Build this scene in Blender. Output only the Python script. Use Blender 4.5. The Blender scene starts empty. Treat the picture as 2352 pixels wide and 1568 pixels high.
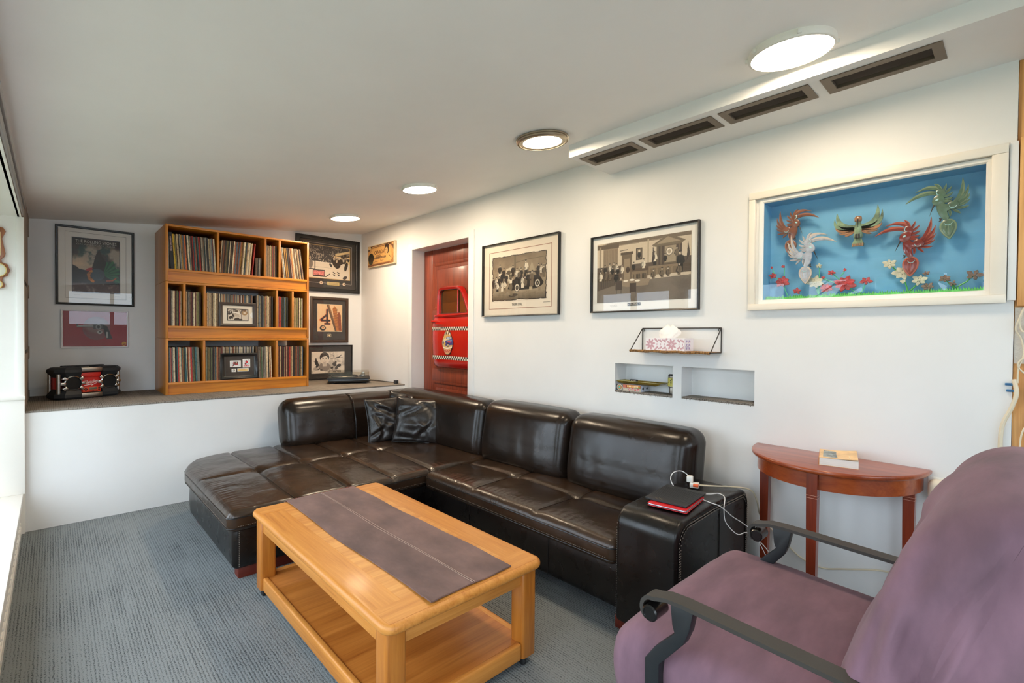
import bpy, bmesh, math, random
import numpy as np
from mathutils import Vector, Matrix

S = bpy.context.scene
COL = S.collection
PI = math.pi
random.seed(7)

# ------------------------------------------------------------------ camera
cam_d = bpy.data.cameras.new('camera')
cam = bpy.data.objects.new('camera', cam_d)
COL.objects.link(cam)
cam_d.sensor_width = 36.0
cam_d.lens = 1116.17 * 36.0 / 2352.0
cam_d.clip_start = 0.02
yaw, pit, rol = 0.757821976, -0.0130944149, 0.00802226884
fw_ = Vector((math.sin(yaw) * math.cos(pit), math.cos(yaw) * math.cos(pit), math.sin(pit)))
rt_ = Vector((math.cos(yaw), -math.sin(yaw), 0.0))
up_ = rt_.cross(fw_)
cr, sr = math.cos(rol), math.sin(rol)
rt2 = cr * rt_ + sr * up_
up2 = -sr * rt_ + cr * up_
m_ = Matrix((rt2, up2, -fw_)).transposed().to_4x4()
m_.translation = Vector((0, 0, 1.4))
cam.matrix_world = m_
S.camera = cam

# ------------------------------------------------------------------ view, world, sky light
S.view_settings.view_transform = 'Standard'
S.view_settings.look = 'None'
S.view_settings.gamma = 1.0
S.view_settings.use_curve_mapping = False
S.view_settings.exposure = EXPOSURE = 0.05
W = bpy.data.worlds.new('overcast_sky')
S.world = W
W.use_nodes = True
wn, wl = W.node_tree.nodes, W.node_tree.links
wn.clear()
wo = wn.new('ShaderNodeOutputWorld')
wb = wn.new('ShaderNodeBackground')
wt = wn.new('ShaderNodeTexCoord')
wx = wn.new('ShaderNodeSeparateXYZ')
wr = wn.new('ShaderNodeValToRGB')
wl.new(wt.outputs['Generated'], wx.inputs[0])
wl.new(wx.outputs['Z'], wr.inputs[0])
wr.color_ramp.elements[0].color = (0.72, 0.86, 1.0, 1)
wr.color_ramp.elements[1].color = (0.84, 0.92, 1.0, 1)
wl.new(wr.outputs[0], wb.inputs['Color'])
wb.inputs['Strength'].default_value = 7.5
wl.new(wb.outputs[0], wo.inputs['Surface'])
S.cycles.use_denoising = True
S.cycles.max_bounces = 10
S.cycles.diffuse_bounces = 6
S.cycles.glossy_bounces = 4
S.cycles.transparent_max_bounces = 16
S.cycles.caustics_reflective = False
S.cycles.caustics_refractive = False
S.cycles.sample_clamp_indirect = 8.0
LAMP_STRENGTH = 62.0


def portal(name, loc, sx, sy, rot):
    d = bpy.data.lights.new(name, 'AREA')
    d.shape = 'RECTANGLE'
    d.size = sx
    d.size_y = sy
    d.cycles.is_portal = True
    o = bpy.data.objects.new(name, d)
    o.location = loc
    o.rotation_euler = rot
    COL.objects.link(o)


portal('window_portal', (-0.64, 1.1, 1.2), 1.9, 7.0, (0, -PI / 2, 0))
portal('window_portal', (1.55, -2.66, 1.92), 2.7, 0.85, (PI / 2, 0, 0))


# ------------------------------------------------------------------ helpers
def lin(c):
    out = []
    for v in c[:3]:
        v = v / 255.0
        out.append(v / 12.92 if v <= 0.04045 else ((v + 0.055) / 1.055) ** 2.4)
    return (out[0], out[1], out[2], 1.0)


class G:
    """collects geometry in one bmesh"""

    def __init__(self):
        self.bm = bmesh.new()

    def add(self, bm2, M=None):
        if M is not None:
            bm2.transform(M)
        me = bpy.data.meshes.new('tmp')
        bm2.to_mesh(me)
        bm2.free()
        self.bm.from_mesh(me)
        bpy.data.meshes.remove(me)
        return self

    def raw(self, vs, fs, M=None, mi=0):
        b = [self.bm.verts.new(M @ Vector(v) if M is not None else v) for v in vs]
        for f in fs:
            try:
                nf = self.bm.faces.new([b[i] for i in f])
                nf.material_index = mi
            except ValueError:
                pass
        return self

    def box(self, x0, x1, y0, y1, z0, z1, bev=0.0, seg=2, M=None):
        if x0 > x1: x0, x1 = x1, x0
        if y0 > y1: y0, y1 = y1, y0
        if z0 > z1: z0, z1 = z1, z0
        vs = [(x, y, z) for z in (z0, z1) for y in (y0, y1) for x in (x0, x1)]
        fs = [(0, 2, 3, 1), (4, 5, 7, 6), (0, 1, 5, 4), (2, 6, 7, 3), (0, 4, 6, 2), (1, 3, 7, 5)]
        if bev <= 0:
            return self.raw(vs, fs, M)
        b2 = bmesh.new()
        bv = [b2.verts.new(v) for v in vs]
        for f in fs:
            b2.faces.new([bv[i] for i in f])
        bmesh.ops.bevel(b2, geom=b2.edges[:], offset=bev, segments=seg, affect='EDGES', profile=0.5)
        return self.add(b2, M)

    def tube(self, pts, r, seg=8, closed=False, rz=None, M=None):
        P = [Vector(p) for p in pts]
        n = len(P)
        rs = r if isinstance(r, (list, tuple)) else [r] * n
        T = []
        for i in range(n):
            a = P[(i - 1) % n] if (closed or i > 0) else P[i]
            b = P[(i + 1) % n] if (closed or i < n - 1) else P[i]
            t = (b - a)
            T.append(t.normalized() if t.length > 1e-9 else Vector((0, 0, 1)))
        N = T[0].orthogonal().normalized()
        vs, fs = [], []
        for i in range(n):
            N = (N - T[i] * N.dot(T[i]))
            N = N.normalized() if N.length > 1e-6 else T[i].orthogonal().normalized()
            B = T[i].cross(N)
            for k in range(seg):
                a = 2 * PI * k / seg
                vs.append(P[i] + (N * math.cos(a) + B * math.sin(a)) * rs[i])
        m = n if closed else n - 1
        for i in range(m):
            j = (i + 1) % n
            for k in range(seg):
                l = (k + 1) % seg
                fs.append((i * seg + k, i * seg + l, j * seg + l, j * seg + k))
        if not closed:
            fs.append(tuple(reversed(range(seg))))
            fs.append(tuple(range((n - 1) * seg, n * seg)))
        return self.raw(vs, fs, M)

    def cyl(self, p0, p1, r0, r1=None, seg=20):
        return self.tube([p0, p1], [r0, r0 if r1 is None else r1], seg)

    def lathe(self, prof, c=(0, 0, 0), seg=32, M=None):
        vs, fs = [], []
        n = len(prof)
        for k in range(seg):
            a = 2 * PI * k / seg
            for (r, z) in prof:
                vs.append((c[0] + r * math.cos(a), c[1] + r * math.sin(a), c[2] + z))
        for k in range(seg):
            l = (k + 1) % seg
            for i in range(n - 1):
                fs.append((k * n + i, l * n + i, l * n + i + 1, k * n + i + 1))
        if prof[0][0] > 1e-6:
            fs.append(tuple(k * n for k in reversed(range(seg))))
        if prof[-1][0] > 1e-6:
            fs.append(tuple(k * n + n - 1 for k in range(seg)))
        b2 = bmesh.new()
        bv = [b2.verts.new(v) for v in vs]
        for f in fs:
            try:
                b2.faces.new([bv[i] for i in f])
            except ValueError:
                pass
        bmesh.ops.remove_doubles(b2, verts=b2.verts[:], dist=1e-5)
        return self.add(b2, M)

    def prism(self, poly, d0, d1, plane='xz', bev=0.0, M=None, seg=2):
        """poly in a plane, extruded along the third axis from d0 to d1"""
        def P(a, b, d):
            return {'xz': (a, d, b), 'xy': (a, b, d), 'yz': (d, a, b)}[plane]
        n = len(poly)
        b2 = bmesh.new()
        lo = [b2.verts.new(P(a, b, d0)) for a, b in poly]
        hi = [b2.verts.new(P(a, b, d1)) for a, b in poly]
        f0 = b2.faces.new(lo)
        f1 = b2.faces.new(list(reversed(hi)))
        for i in range(n):
            j = (i + 1) % n
            b2.faces.new((lo[j], lo[i], hi[i], hi[j]))
        bmesh.ops.recalc_face_normals(b2, faces=b2.faces[:])
        if bev > 0:
            es = [e for e in b2.edges if all(f in e.link_faces for f in [])]
            es = list(f1.edges) + list(f0.edges)
            bmesh.ops.bevel(b2, geom=es, offset=bev, segments=seg, affect='EDGES', profile=0.5, clamp_overlap=True)
        return self.add(b2, M)

    def ring(self, x0, x1, z0, z1, prof, M=None):
        """mitred frame in the xz plane; prof: list of (inset, y)"""
        vs, fs = [], []
        n = len(prof)
        for cx, cz, sx, sz in ((x0, z0, 1, 1), (x1, z0, -1, 1), (x1, z1, -1, -1), (x0, z1, 1, -1)):
            for o, y in prof:
                vs.append((cx + sx * o, y, cz + sz * o))
        for c in range(4):
            d = (c + 1) % 4
            for i in range(n):
                j = (i + 1) % n
                fs.append((c * n + i, d * n + i, d * n + j, c * n + j))
        b2 = bmesh.new()
        bv = [b2.verts.new(v) for v in vs]
        for f in fs:
            b2.faces.new([bv[i] for i in f])
        bmesh.ops.recalc_face_normals(b2, faces=b2.faces[:])
        return self.add(b2, M)

    def soft(self, c, h, r, nx=8, ny=8, nz=4, arc=4, f=None, M=None):
        """rounded block: centre c, half sizes h, corner radius r (float or 3 floats unused), optional deform f(Nx3)->Nx3"""
        def ticks(hh, n):
            rr = min(r, hh * 0.999)
            a = [-hh + rr * (1 - math.cos(t * PI / 2 / arc)) for t in range(arc)]
            mid = list(np.linspace(-hh + rr, hh - rr, max(2, n)))
            if hh - rr < 1e-4:
                mid = [0.0]
            return a + mid + [-v for v in reversed(a)]
        tx, ty, tz = ticks(h[0], nx), ticks(h[1], ny), ticks(h[2], nz)
        idx, vs, fs = {}, [], []
        def V(x, y, z):
            k = (round(x, 6), round(y, 6), round(z, 6))
            if k not in idx:
                idx[k] = len(vs)
                vs.append((x, y, z))
            return idx[k]
        def sheet(A, B, fn, flip):
            for i in range(len(A) - 1):
                for j in range(len(B) - 1):
                    q = [V(*fn(A[i], B[j])), V(*fn(A[i + 1], B[j])), V(*fn(A[i + 1], B[j + 1])), V(*fn(A[i], B[j + 1]))]
                    fs.append(tuple(reversed(q)) if flip else tuple(q))
        sheet(tx, ty, lambda a, b: (a, b, h[2]), False)
        sheet(tx, ty, lambda a, b: (a, b, -h[2]), True)
        sheet(tx, tz, lambda a, b: (a, -h[1], b), False)
        sheet(tx, tz, lambda a, b: (a, h[1], b), True)
        sheet(ty, tz, lambda a, b: (h[0], a, b), False)
        sheet(ty, tz, lambda a, b: (-h[0], a, b), True)
        p = np.array(vs)
        H = np.array(h)
        rr = np.minimum(r, H * 0.999)
        q = np.clip(p, -(H - rr), H - rr)
        d = p - q
        dn = d / rr
        L = np.linalg.norm(dn, axis=1)
        L[L < 1e-9] = 1
        p = q + dn / L[:, None] * rr
        if f is not None:
            p = f(p)
        p = p + np.array(c)
        return self.raw([tuple(v) for v in p], fs, M)


WM = {}


def thing(name, label, cat, loc=(0, 0, 0), rz=0.0, group=None):
    o = bpy.data.objects.new(name, None)
    COL.objects.link(o)
    o.empty_display_size = 0.05
    o.location = loc
    o.rotation_euler = (0, 0, rz)
    o['label'] = label
    o['category'] = cat
    if group: o['group'] = group
    WM[o.name] = Matrix.Translation(Vector(loc)) @ Matrix.Rotation(rz, 4, 'Z')
    return o


def obj(name, g, mat, parent=None, world=False, smooth=True, ang=38, label=None, cat=None, group=None, kind=None, base=True):
    me = bpy.data.meshes.new(name)
    if isinstance(g, G):
        bmesh.ops.recalc_face_normals(g.bm, faces=g.bm.faces[:])
        g.bm.to_mesh(me)
        g.bm.free()
    else:
        bpy.data.meshes.remove(me)
        me = g
    for m in (mat if isinstance(mat, (list, tuple)) else [mat]):
        me.materials.append(m)
    o = bpy.data.objects.new(name, me)
    COL.objects.link(o)
    if smooth and len(me.polygons):
        me.polygons.foreach_set('use_smooth', [True] * len(me.polygons))
        me.set_sharp_from_angle(angle=math.radians(ang))
    if parent is not None:
        o.parent = parent
        WM[o.name] = WM.get(parent.name, Matrix.Identity(4))
        if world:
            me.transform(WM[parent.name].inverted())
    else:
        WM[o.name] = Matrix.Identity(4)
        if base and len(me.vertices):
            co = np.empty(len(me.vertices) * 3)
            me.vertices.foreach_get('co', co)
            co = co.reshape(-1, 3)
            lo, hi = co.min(0), co.max(0)
            b = Vector(((lo[0] + hi[0]) / 2, (lo[1] + hi[1]) / 2, lo[2]))
            me.transform(Matrix.Translation(-b))
            o.location = b
            WM[o.name] = Matrix.Translation(b)
    if label: o['label'] = label
    if cat: o['category'] = cat
    if group: o['group'] = group
    if kind: o['kind'] = kind
    return o


def struct(name, g, mat, parent=None, **k):
    return obj(name, g, mat, parent, world=parent is not None, kind=None if parent else 'structure', **k)


# ------------------------------------------------------------------ materials
def newmat(name):
    m = bpy.data.materials.new(name)
    m.use_nodes = True
    nt = m.node_tree
    return m, nt, nt.nodes['Principled BSDF']


def mapped(nt, scale, coord='Object', rot=(0, 0, 0)):
    tc = nt.nodes.new('ShaderNodeTexCoord')
    mp = nt.nodes.new('ShaderNodeMapping')
    mp.inputs['Scale'].default_value = scale
    mp.inputs['Rotation'].default_value = rot
    nt.links.new(tc.outputs[coord], mp.inputs[0])
    return mp.outputs[0]


def noise(nt, vec, scale=1.0, detail=4, rough=0.55, dist=0.0):
    n = nt.nodes.new('ShaderNodeTexNoise')
    n.inputs['Scale'].default_value = scale
    n.inputs['Detail'].default_value = detail
    n.inputs['Roughness'].default_value = rough
    n.inputs['Distortion'].default_value = dist
    nt.links.new(vec, n.inputs['Vector'])
    return n.outputs['Fac']


def ramp(nt, fac, stops):
    r = nt.nodes.new('ShaderNodeValToRGB')
    e = r.color_ramp.elements
    while len(e) < len(stops):
        e.new(0.5)
    for k, (p, c) in enumerate(stops):
        e[k].position = p
        e[k].color = c if len(c) == 4 else lin(c)
    nt.links.new(fac, r.inputs[0])
    return r.outputs[0]


def bumped(nt, bsdf, h, strength, dist=0.01):
    b = nt.nodes.new('ShaderNodeBump')
    b.inputs['Strength'].default_value = strength
    b.inputs['Distance'].default_value = dist
    nt.links.new(h, b.inputs['Height'])
    nt.links.new(b.outputs[0], bsdf.inputs['Normal'])
    return b


def plain(name, c, rough=0.5, metal=0.0, spec=0.5, var=0.0, vs=(6, 6, 6), bump=0.0, bs=(60, 60, 60), bd=0.002, coat=0.0, sheen=0.0):
    m, nt, b = newmat(name)
    b.inputs['Base Color'].default_value = lin(c)
    b.inputs['Roughness'].default_value = rough
    b.inputs['Metallic'].default_value = metal
    b.inputs['Specular IOR Level'].default_value = spec
    b.inputs['Coat Weight'].default_value = coat
    b.inputs['Coat Roughness'].default_value = 0.12
    b.inputs['Sheen Weight'].default_value = sheen
    if var > 0:
        f = noise(nt, mapped(nt, vs), 1.0, 5)
        lo = tuple(max(0, v * (1 - var)) for v in c)
        hi = tuple(min(255, v * (1 + var)) for v in c)
        nt.links.new(ramp(nt, f, [(0.3, lo), (0.7, hi)]), b.inputs['Base Color'])
    if bump > 0:
        bumped(nt, b, noise(nt, mapped(nt, bs), 1.0, 6), bump, bd)
    return m


def wood(name, dark, light, along='y', rough=0.4, freq=1.0, coat=0.0, bump=0.12, mid=None):
    m, nt, b = newmat(name)
    hi, lo = 34 * freq, 1.6 * freq
    sc = {'x': (lo, hi, hi), 'y': (hi, lo, hi), 'z': (hi, hi, lo)}[along]
    v = mapped(nt, sc)
    n1 = noise(nt, v, 1.0, 6, 0.6, 0.6)
    n2 = noise(nt, mapped(nt, tuple(s * 5 for s in sc)), 1.0, 3, 0.6)
    n3 = noise(nt, mapped(nt, (2.0, 2.0, 2.0)), 1.0, 2)
    mx = nt.nodes.new('ShaderNodeMath'); mx.operation = 'MULTIPLY_ADD'
    nt.links.new(n2, mx.inputs[0]); mx.inputs[1].default_value = 0.35; nt.links.new(n1, mx.inputs[2])
    m2 = nt.nodes.new('ShaderNodeMath'); m2.operation = 'MULTIPLY_ADD'
    nt.links.new(n3, m2.inputs[0]); m2.inputs[1].default_value = 0.25; nt.links.new(mx.outputs[0], m2.inputs[2])
    stops = [(0.52, dark), (0.95, light)] if mid is None else [(0.5, dark), (0.72, mid), (0.98, light)]
    nt.links.new(ramp(nt, m2.outputs[0], stops), b.inputs['Base Color'])
    b.inputs['Roughness'].default_value = rough
    b.inputs['Coat Weight'].default_value = coat
    b.inputs['Coat Roughness'].default_value = 0.15
    bumped(nt, b, mx.outputs[0], bump, 0.002)
    return m


def emit(name, c, s):
    m, nt, b = newmat(name)
    b.inputs['Base Color'].default_value = lin((250, 248, 240))
    b.inputs['Emission Color'].default_value = (c[0], c[1], c[2], 1)
    b.inputs['Emission Strength'].default_value = s
    return m


def glass_pane(name, tint=(1, 1, 1), ior=1.5, rough=0.0):
    m = bpy.data.materials.new(name)
    m.use_nodes = True
    nt = m.node_tree
    nt.nodes.clear()
    o = nt.nodes.new('ShaderNodeOutputMaterial')
    mix = nt.nodes.new('ShaderNodeMixShader')
    fr = nt.nodes.new('ShaderNodeFresnel')
    fr.inputs['IOR'].default_value = ior
    t = nt.nodes.new('ShaderNodeBsdfTransparent')
    t.inputs[0].default_value = (tint[0], tint[1], tint[2], 1)
    g = nt.nodes.new('ShaderNodeBsdfGlossy')
    g.inputs['Roughness'].default_value = rough
    ge = nt.nodes.new('ShaderNodeNewGeometry')
    iv = nt.nodes.new('ShaderNodeMath'); iv.operation = 'SUBTRACT'
    iv.inputs[0].default_value = 1.0
    nt.links.new(ge.outputs['Backfacing'], iv.inputs[1])
    ml = nt.nodes.new('ShaderNodeMath'); ml.operation = 'MULTIPLY'
    nt.links.new(fr.outputs[0], ml.inputs[0])
    nt.links.new(iv.outputs[0], ml.inputs[1])
    nt.links.new(ml.outputs[0], mix.inputs[0])
    nt.links.new(t.outputs[0], mix.inputs[1])
    nt.links.new(g.outputs[0], mix.inputs[2])
    nt.links.new(mix.outputs[0], o.inputs['Surface'])
    return m


def printmat(name, rough=0.6):
    m, nt, b = newmat(name)
    a = nt.nodes.new('ShaderNodeAttribute')
    a.attribute_name = 'ink'
    nt.links.new(a.outputs['Color'], b.inputs['Base Color'])
    b.inputs['Roughness'].default_value = rough
    return m


def leather(name, c1, c2, rough=0.36, wr=1.0, spec=0.5):
    m, nt, b = newmat(name)
    f = noise(nt, mapped(nt, (2.5, 2.5, 2.5)), 1.0, 4)
    nt.links.new(ramp(nt, f, [(0.35, c1), (0.65, c2)]), b.inputs['Base Color'])
    b.inputs['Roughness'].default_value = rough
    b.inputs['Specular IOR Level'].default_value = spec
    fine = noise(nt, mapped(nt, (38, 17, 30), rot=(0.3, 0.2, 0.5)), 1.0, 5, 0.65, 1.6)
    mid = noise(nt, mapped(nt, (9, 9, 9)), 1.0, 3, 0.5, 0.6)
    ad = nt.nodes.new('ShaderNodeMath'); ad.operation = 'MULTIPLY_ADD'
    nt.links.new(fine, ad.inputs[0]); ad.inputs[1].default_value = 0.16 * wr
    sc = nt.nodes.new('ShaderNodeMath'); sc.operation = 'MULTIPLY'
    nt.links.new(mid, sc.inputs[0]); sc.inputs[1].default_value = wr
    nt.links.new(sc.outputs[0], ad.inputs[2])
    bumped(nt, b, ad.outputs[0], 0.35, 0.012)
    rr = nt.nodes.new('ShaderNodeMapRange')
    nt.links.new(mid, rr.inputs[0])
    rr.inputs[3].default_value = rough - 0.05
    rr.inputs[4].default_value = rough + 0.05
    nt.links.new(rr.outputs[0], b.inputs['Roughness'])
    return m


WHITE = plain('white_wall_paint', (234, 234, 233), 0.55, var=0.015, vs=(1.5, 1.5, 1.5), bump=0.12, bs=(90, 90, 90), bd=0.001)
CEIL = plain('ceiling_paint', (247, 246, 243), 0.6, var=0.02, vs=(0.8, 0.8, 0.8), bump=0.15, bs=(70, 70, 70), bd=0.001)
TRIMW = plain('white_trim_gloss', (238, 236, 230), 0.35, var=0.012, vs=(3, 3, 3))
CREAM = plain('cream_case_paint', (240, 232, 218), 0.38, var=0.015, vs=(4, 4, 4))
GREYP = plain('grey_track', (150, 148, 145), 0.4)
CLIP_W = plain('white_plastic', (238, 236, 228), 0.4)
BLACKP = plain('black_plastic', (22, 23, 25), 0.42)
BLACKG = plain('black_gloss_paint', (14, 13, 13), 0.25, coat=0.3)
BRONZE = plain('bronze_vent', (112, 98, 84), 0.45, metal=0.3)
DARKIN = plain('dark_inside', (18, 15, 13), 0.8)
CHROME = plain('chrome', (205, 205, 205), 0.18, metal=1.0)
STEEL = plain('brushed_steel', (176, 172, 166), 0.32, metal=1.0)
NICKEL = plain('brushed_nickel', (178, 165, 145), 0.3, metal=1.0)
RUBBER = plain('dark_rubber', (26, 26, 27), 0.7)
GLASS = glass_pane('picture_glass', ior=1.5)
WGLASS = glass_pane('window_glass', ior=1.45)
PRINT = printmat('printed_paper', 0.55)
THREAD = plain('pale_thread', (150, 140, 130), 0.6)
THREADB = plain('brown_thread', (84, 72, 66), 0.6)
STUD = wood('raw_pine', (190, 128, 70), (232, 178, 112), 'z', 0.6)


def carpet_mat(name, a, b_, c_, period=0.0125):
    """loop-pile carpet: rows of loops along y, speckled yarn, broad worn patches"""
    m, nt, b = newmat(name)
    tc = nt.nodes.new('ShaderNodeTexCoord')
    wv = nt.nodes.new('ShaderNodeTexWave')
    wv.wave_type, wv.bands_direction, wv.wave_profile = 'BANDS', 'X', 'SIN'
    wv.inputs['Scale'].default_value = 2 * PI / (20 * period)
    wv.inputs['Distortion'].default_value = 2.2
    wv.inputs['Detail'].default_value = 3
    wv.inputs['Detail Scale'].default_value = 1.5
    nt.links.new(tc.outputs['Object'], wv.inputs['Vector'])
    fn = noise(nt, mapped(nt, (210, 130, 210)), 1.0, 2, 0.6)
    bl = noise(nt, mapped(nt, (1.3, 1.3, 1.3)), 1.0, 3)
    rn = noise(nt, mapped(nt, (60, 2.0, 1)), 1.0, 2)
    def madd(x, k, y):
        n = nt.nodes.new('ShaderNodeMath'); n.operation = 'MULTIPLY_ADD'
        nt.links.new(x, n.inputs[0]); n.inputs[1].default_value = k
        nt.links.new(y, n.inputs[2])
        return n.outputs[0]
    h = madd(wv.outputs['Fac'], 0.22, fn)
    t = madd(bl, 0.5, madd(rn, 0.35, h))
    nt.links.new(ramp(nt, t, [(0.72, a), (1.03, b_), (1.0, c_)] if False else [(0.70, a), (0.90, b_), (1.0, c_)]), b.inputs['Base Color'])
    b.inputs['Roughness'].default_value = 0.95
    b.inputs['Specular IOR Level'].default_value = 0.1
    bumped(nt, b, h, 0.7, 0.004)
    return m


CARPET = carpet_mat('grey_loop_carpet', (60, 64, 67), (99, 105, 108), (130, 136, 138))
CARPET2 = carpet_mat('brown_loop_carpet', (60, 55, 51), (108, 101, 94), (146, 138, 129), 0.010)

# ================================================================== the setting
XR, YB, YL, ZL = 2.869, 5.838, 4.771, 0.843     # right wall, back wall, ledge front, ledge top


def zc(x):
    return 2.358 + 0.1028 * (x + 0.14)


g = G().box(-0.32, 3.1, -2.5, YL + 0.03, -0.06, 0.0)
struct('floor', g, CARPET, base=False)

g = G()
xa, xb = -0.16, 3.12
for y0, y1 in ((-2.6, 6.0),):
    vs = [(x, y, zc(x) + dz) for dz in (0, 0.12) for y in (y0, y1) for x in (xa, xb)]
    g.raw(vs, [(0, 1, 3, 2), (4, 6, 7, 5), (0, 4, 5, 1), (2, 3, 7, 6), (0, 2, 6, 4), (1, 5, 7, 3)])
struct('ceiling', g, CEIL)

# right wall with its door opening, two niches and the display-case opening
holes = [(3.63, 4.62, 0.0, 2.32), (1.541, 1.978, 1.009, 1.211), (1.045, 1.481, 1.011, 1.211), (0.105, 1.03, 1.59, 2.16)]


def pierced_wall(g, x0, x1, y0, y1, z0, z1, holes):
    ys = sorted({y0, y1, *[h[0] for h in holes], *[h[1] for h in holes]})
    zs = sorted({z0, z1, *[h[2] for h in holes], *[h[3] for h in holes]})
    def solid(i, j):
        if i < 0 or j < 0 or i >= len(ys) - 1 or j >= len(zs) - 1: return False
        yc, zc_ = (ys[i] + ys[i + 1]) / 2, (zs[j] + zs[j + 1]) / 2
        return not any(h[0] < yc < h[1] and h[2] < zc_ < h[3] for h in holes)
    for i in range(len(ys) - 1):
        for j in range(len(zs) - 1):
            if not solid(i, j): continue
            a, b, c, d = ys[i], ys[i + 1], zs[j], zs[j + 1]
            g.raw([(x0, a, c), (x0, b, c), (x0, b, d), (x0, a, d)], [(0, 3, 2, 1)])
            g.raw([(x1, a, c), (x1, b, c), (x1, b, d), (x1, a, d)], [(0, 1, 2, 3)])
            for di, dj, q in ((-1, 0, [(x0, a, c), (x0, a, d), (x1, a, d), (x1, a, c)]), (1, 0, [(x0, b, c), (x1, b, c), (x1, b, d), (x0, b, d)]),
                              (0, -1, [(x0, a, c), (x1, a, c), (x1, b, c), (x0, b, c)]), (0, 1, [(x0, a, d), (x0, b, d), (x1, b, d), (x1, a, d)])):
                if not solid(i + di, j + dj):
                    g.raw(q, [(0, 1, 2, 3)])


g = G()
pierced_wall(g, XR, XR + 0.2, 0.035, 6.0, 0.0, 2.72, holes)
bmesh.ops.remove_doubles(g.bm, verts=g.bm.verts[:], dist=1e-5)
wall_right = struct('wall_right', g, WHITE, smooth=False)
for i, (a, b, c, d) in enumerate(holes[1:3]):
    g = G().box(XR + 0.142, XR + 0.195, a - 0.01, b + 0.01, c - 0.01, d + 0.01)
    struct('niche_back', g, WHITE, wall_right)
    g = G().box(XR + 0.001, XR + 0.142, a + 0.002, b - 0.002, c - 0.004, c + 0.012, bev=0.004)
    rr = random.Random(i)
    for k in range(60):
        yy = rr.uniform(a + 0.01, b - 0.01)
        g.cyl((XR + 0.002, yy, c + rr.uniform(0.0, 0.01)), (XR - rr.uniform(0.001, 0.006), yy + rr.uniform(-.006, .006), c + rr.uniform(-0.006, 0.006)), 0.0014, 0.0008, 5)
    struct('niche_carpet', g, CARPET2, wall_right)

g = G().box(-0.6, 3.2, YB, YB + 0.15, 0, 2.8)
struct('wall_back', g, WHITE)

# the low wall and its carpeted top
g = G().box(-0.14, XR, YL, YB, 0.0, ZL - 0.014)
wl_ = struct('wall_ledge', g, WHITE)
g = G().box(-0.145, XR - 0.002, YL - 0.004, YB - 0.001, ZL - 0.014, ZL, bev=0.003)
struct('ledge_carpet', g, CARPET2, wl_)
g = G().box(2.0, XR - 0.005, YL - 0.003, YL + 0.002, ZL - 0.06, ZL - 0.02)
struct('wall_patch', g, TRIMW, wl_)

# soffit with the vents
VY = [(1.605, 1.995), (1.135, 1.56), (0.69, 1.10), (0.235, 0.645)]
g = G().box(2.417, 2.44, -2.5, 2.035, 2.54, 2.66)
g.box(2.44, XR + 0.01, 2.015, 2.035, 2.54, 2.72)
g.box(2.44, 2.508, -2.5, 2.015, 2.54, 2.555)
g.box(2.608, XR + 0.01, -2.5, 2.015, 2.54, 2.555)
ycur = -2.5
for a, b in sorted(VY):
    g.box(2.508, 2.608, ycur, a + 0.034, 2.54, 2.555)
    ycur = b - 0.034
g.box(2.508, 2.608, ycur, 2.015, 2.54, 2.555)
struct('ceiling_soffit', g, WHITE)

# timber studs and boards past the end of the plastered wall
g = G().box(XR + 0.012, XR + 0.1, -0.09, 0.034, 0, 2.7, bev=0.003)
post = struct('wall_stud', g, STUD)
g = G().box(XR - 0.012, XR + 0.02, -0.1, 0.026, 1.535, 2.22, bev=0.003)
struct('board', g, STUD, post)
g = G().box(XR + 0.1, XR + 0.16, -2.5, 0.03, 0, 2.7)
struct('wall_panel', g, wood('wall_board', (150, 96, 50), (196, 138, 84), 'z', 0.6))
PLASTIC = plain('vapour_barrier_film', (206, 198, 186), 0.2, bump=0.5, bs=(80, 80, 80), bd=0.01)
g = G().box(XR + 0.006, XR + 0.0115, -0.02, 0.032, 1.30, 1.53)
struct('plastic_film', g, PLASTIC, post)

# rear wall behind the camera with its window
g = G()
zt = 2.8
for x0, x1, z0, z1 in ((-0.7, 0.2, 0, zt), (2.9, 3.2, 0, zt), (0.2, 2.9, 0, 1.5), (0.2, 2.9, 2.34, zt)):
    g.box(x0, x1, -2.62, -2.5, z0, z1)
struct('wall_rear', g, WHITE)


def window(name, M, w, h, mull, fmat):
    """frame in the local xz plane, front toward -y"""
    g = G()
    g.ring(0, w, 0, h, [(0, 0.07), (0, -0.02), (0.055, -0.02), (0.065, 0.0), (0.065, 0.07)], M)
    for mx in mull:
        g.box(mx - 0.035, mx + 0.035, -0.012, 0.06, 0.06, h - 0.06, bev=0.004, M=M)
    f = struct(name, g, fmat)
    xs = [0.06] + list(mull) + [w - 0.06]
    for a, b in zip(xs[:-1], xs[1:]):
        gg = G().box(a, b, 0.026, 0.032, 0.06, h - 0.06, M=M)
        struct('pane', gg, WGLASS, f)
    return f


window('window_6', Matrix.Translation((0.2, -2.54, 1.5)) @ Matrix.Rotation(0, 4, 'Z'), 2.7, 0.84, [0.78, 1.74], TRIMW)

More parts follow.
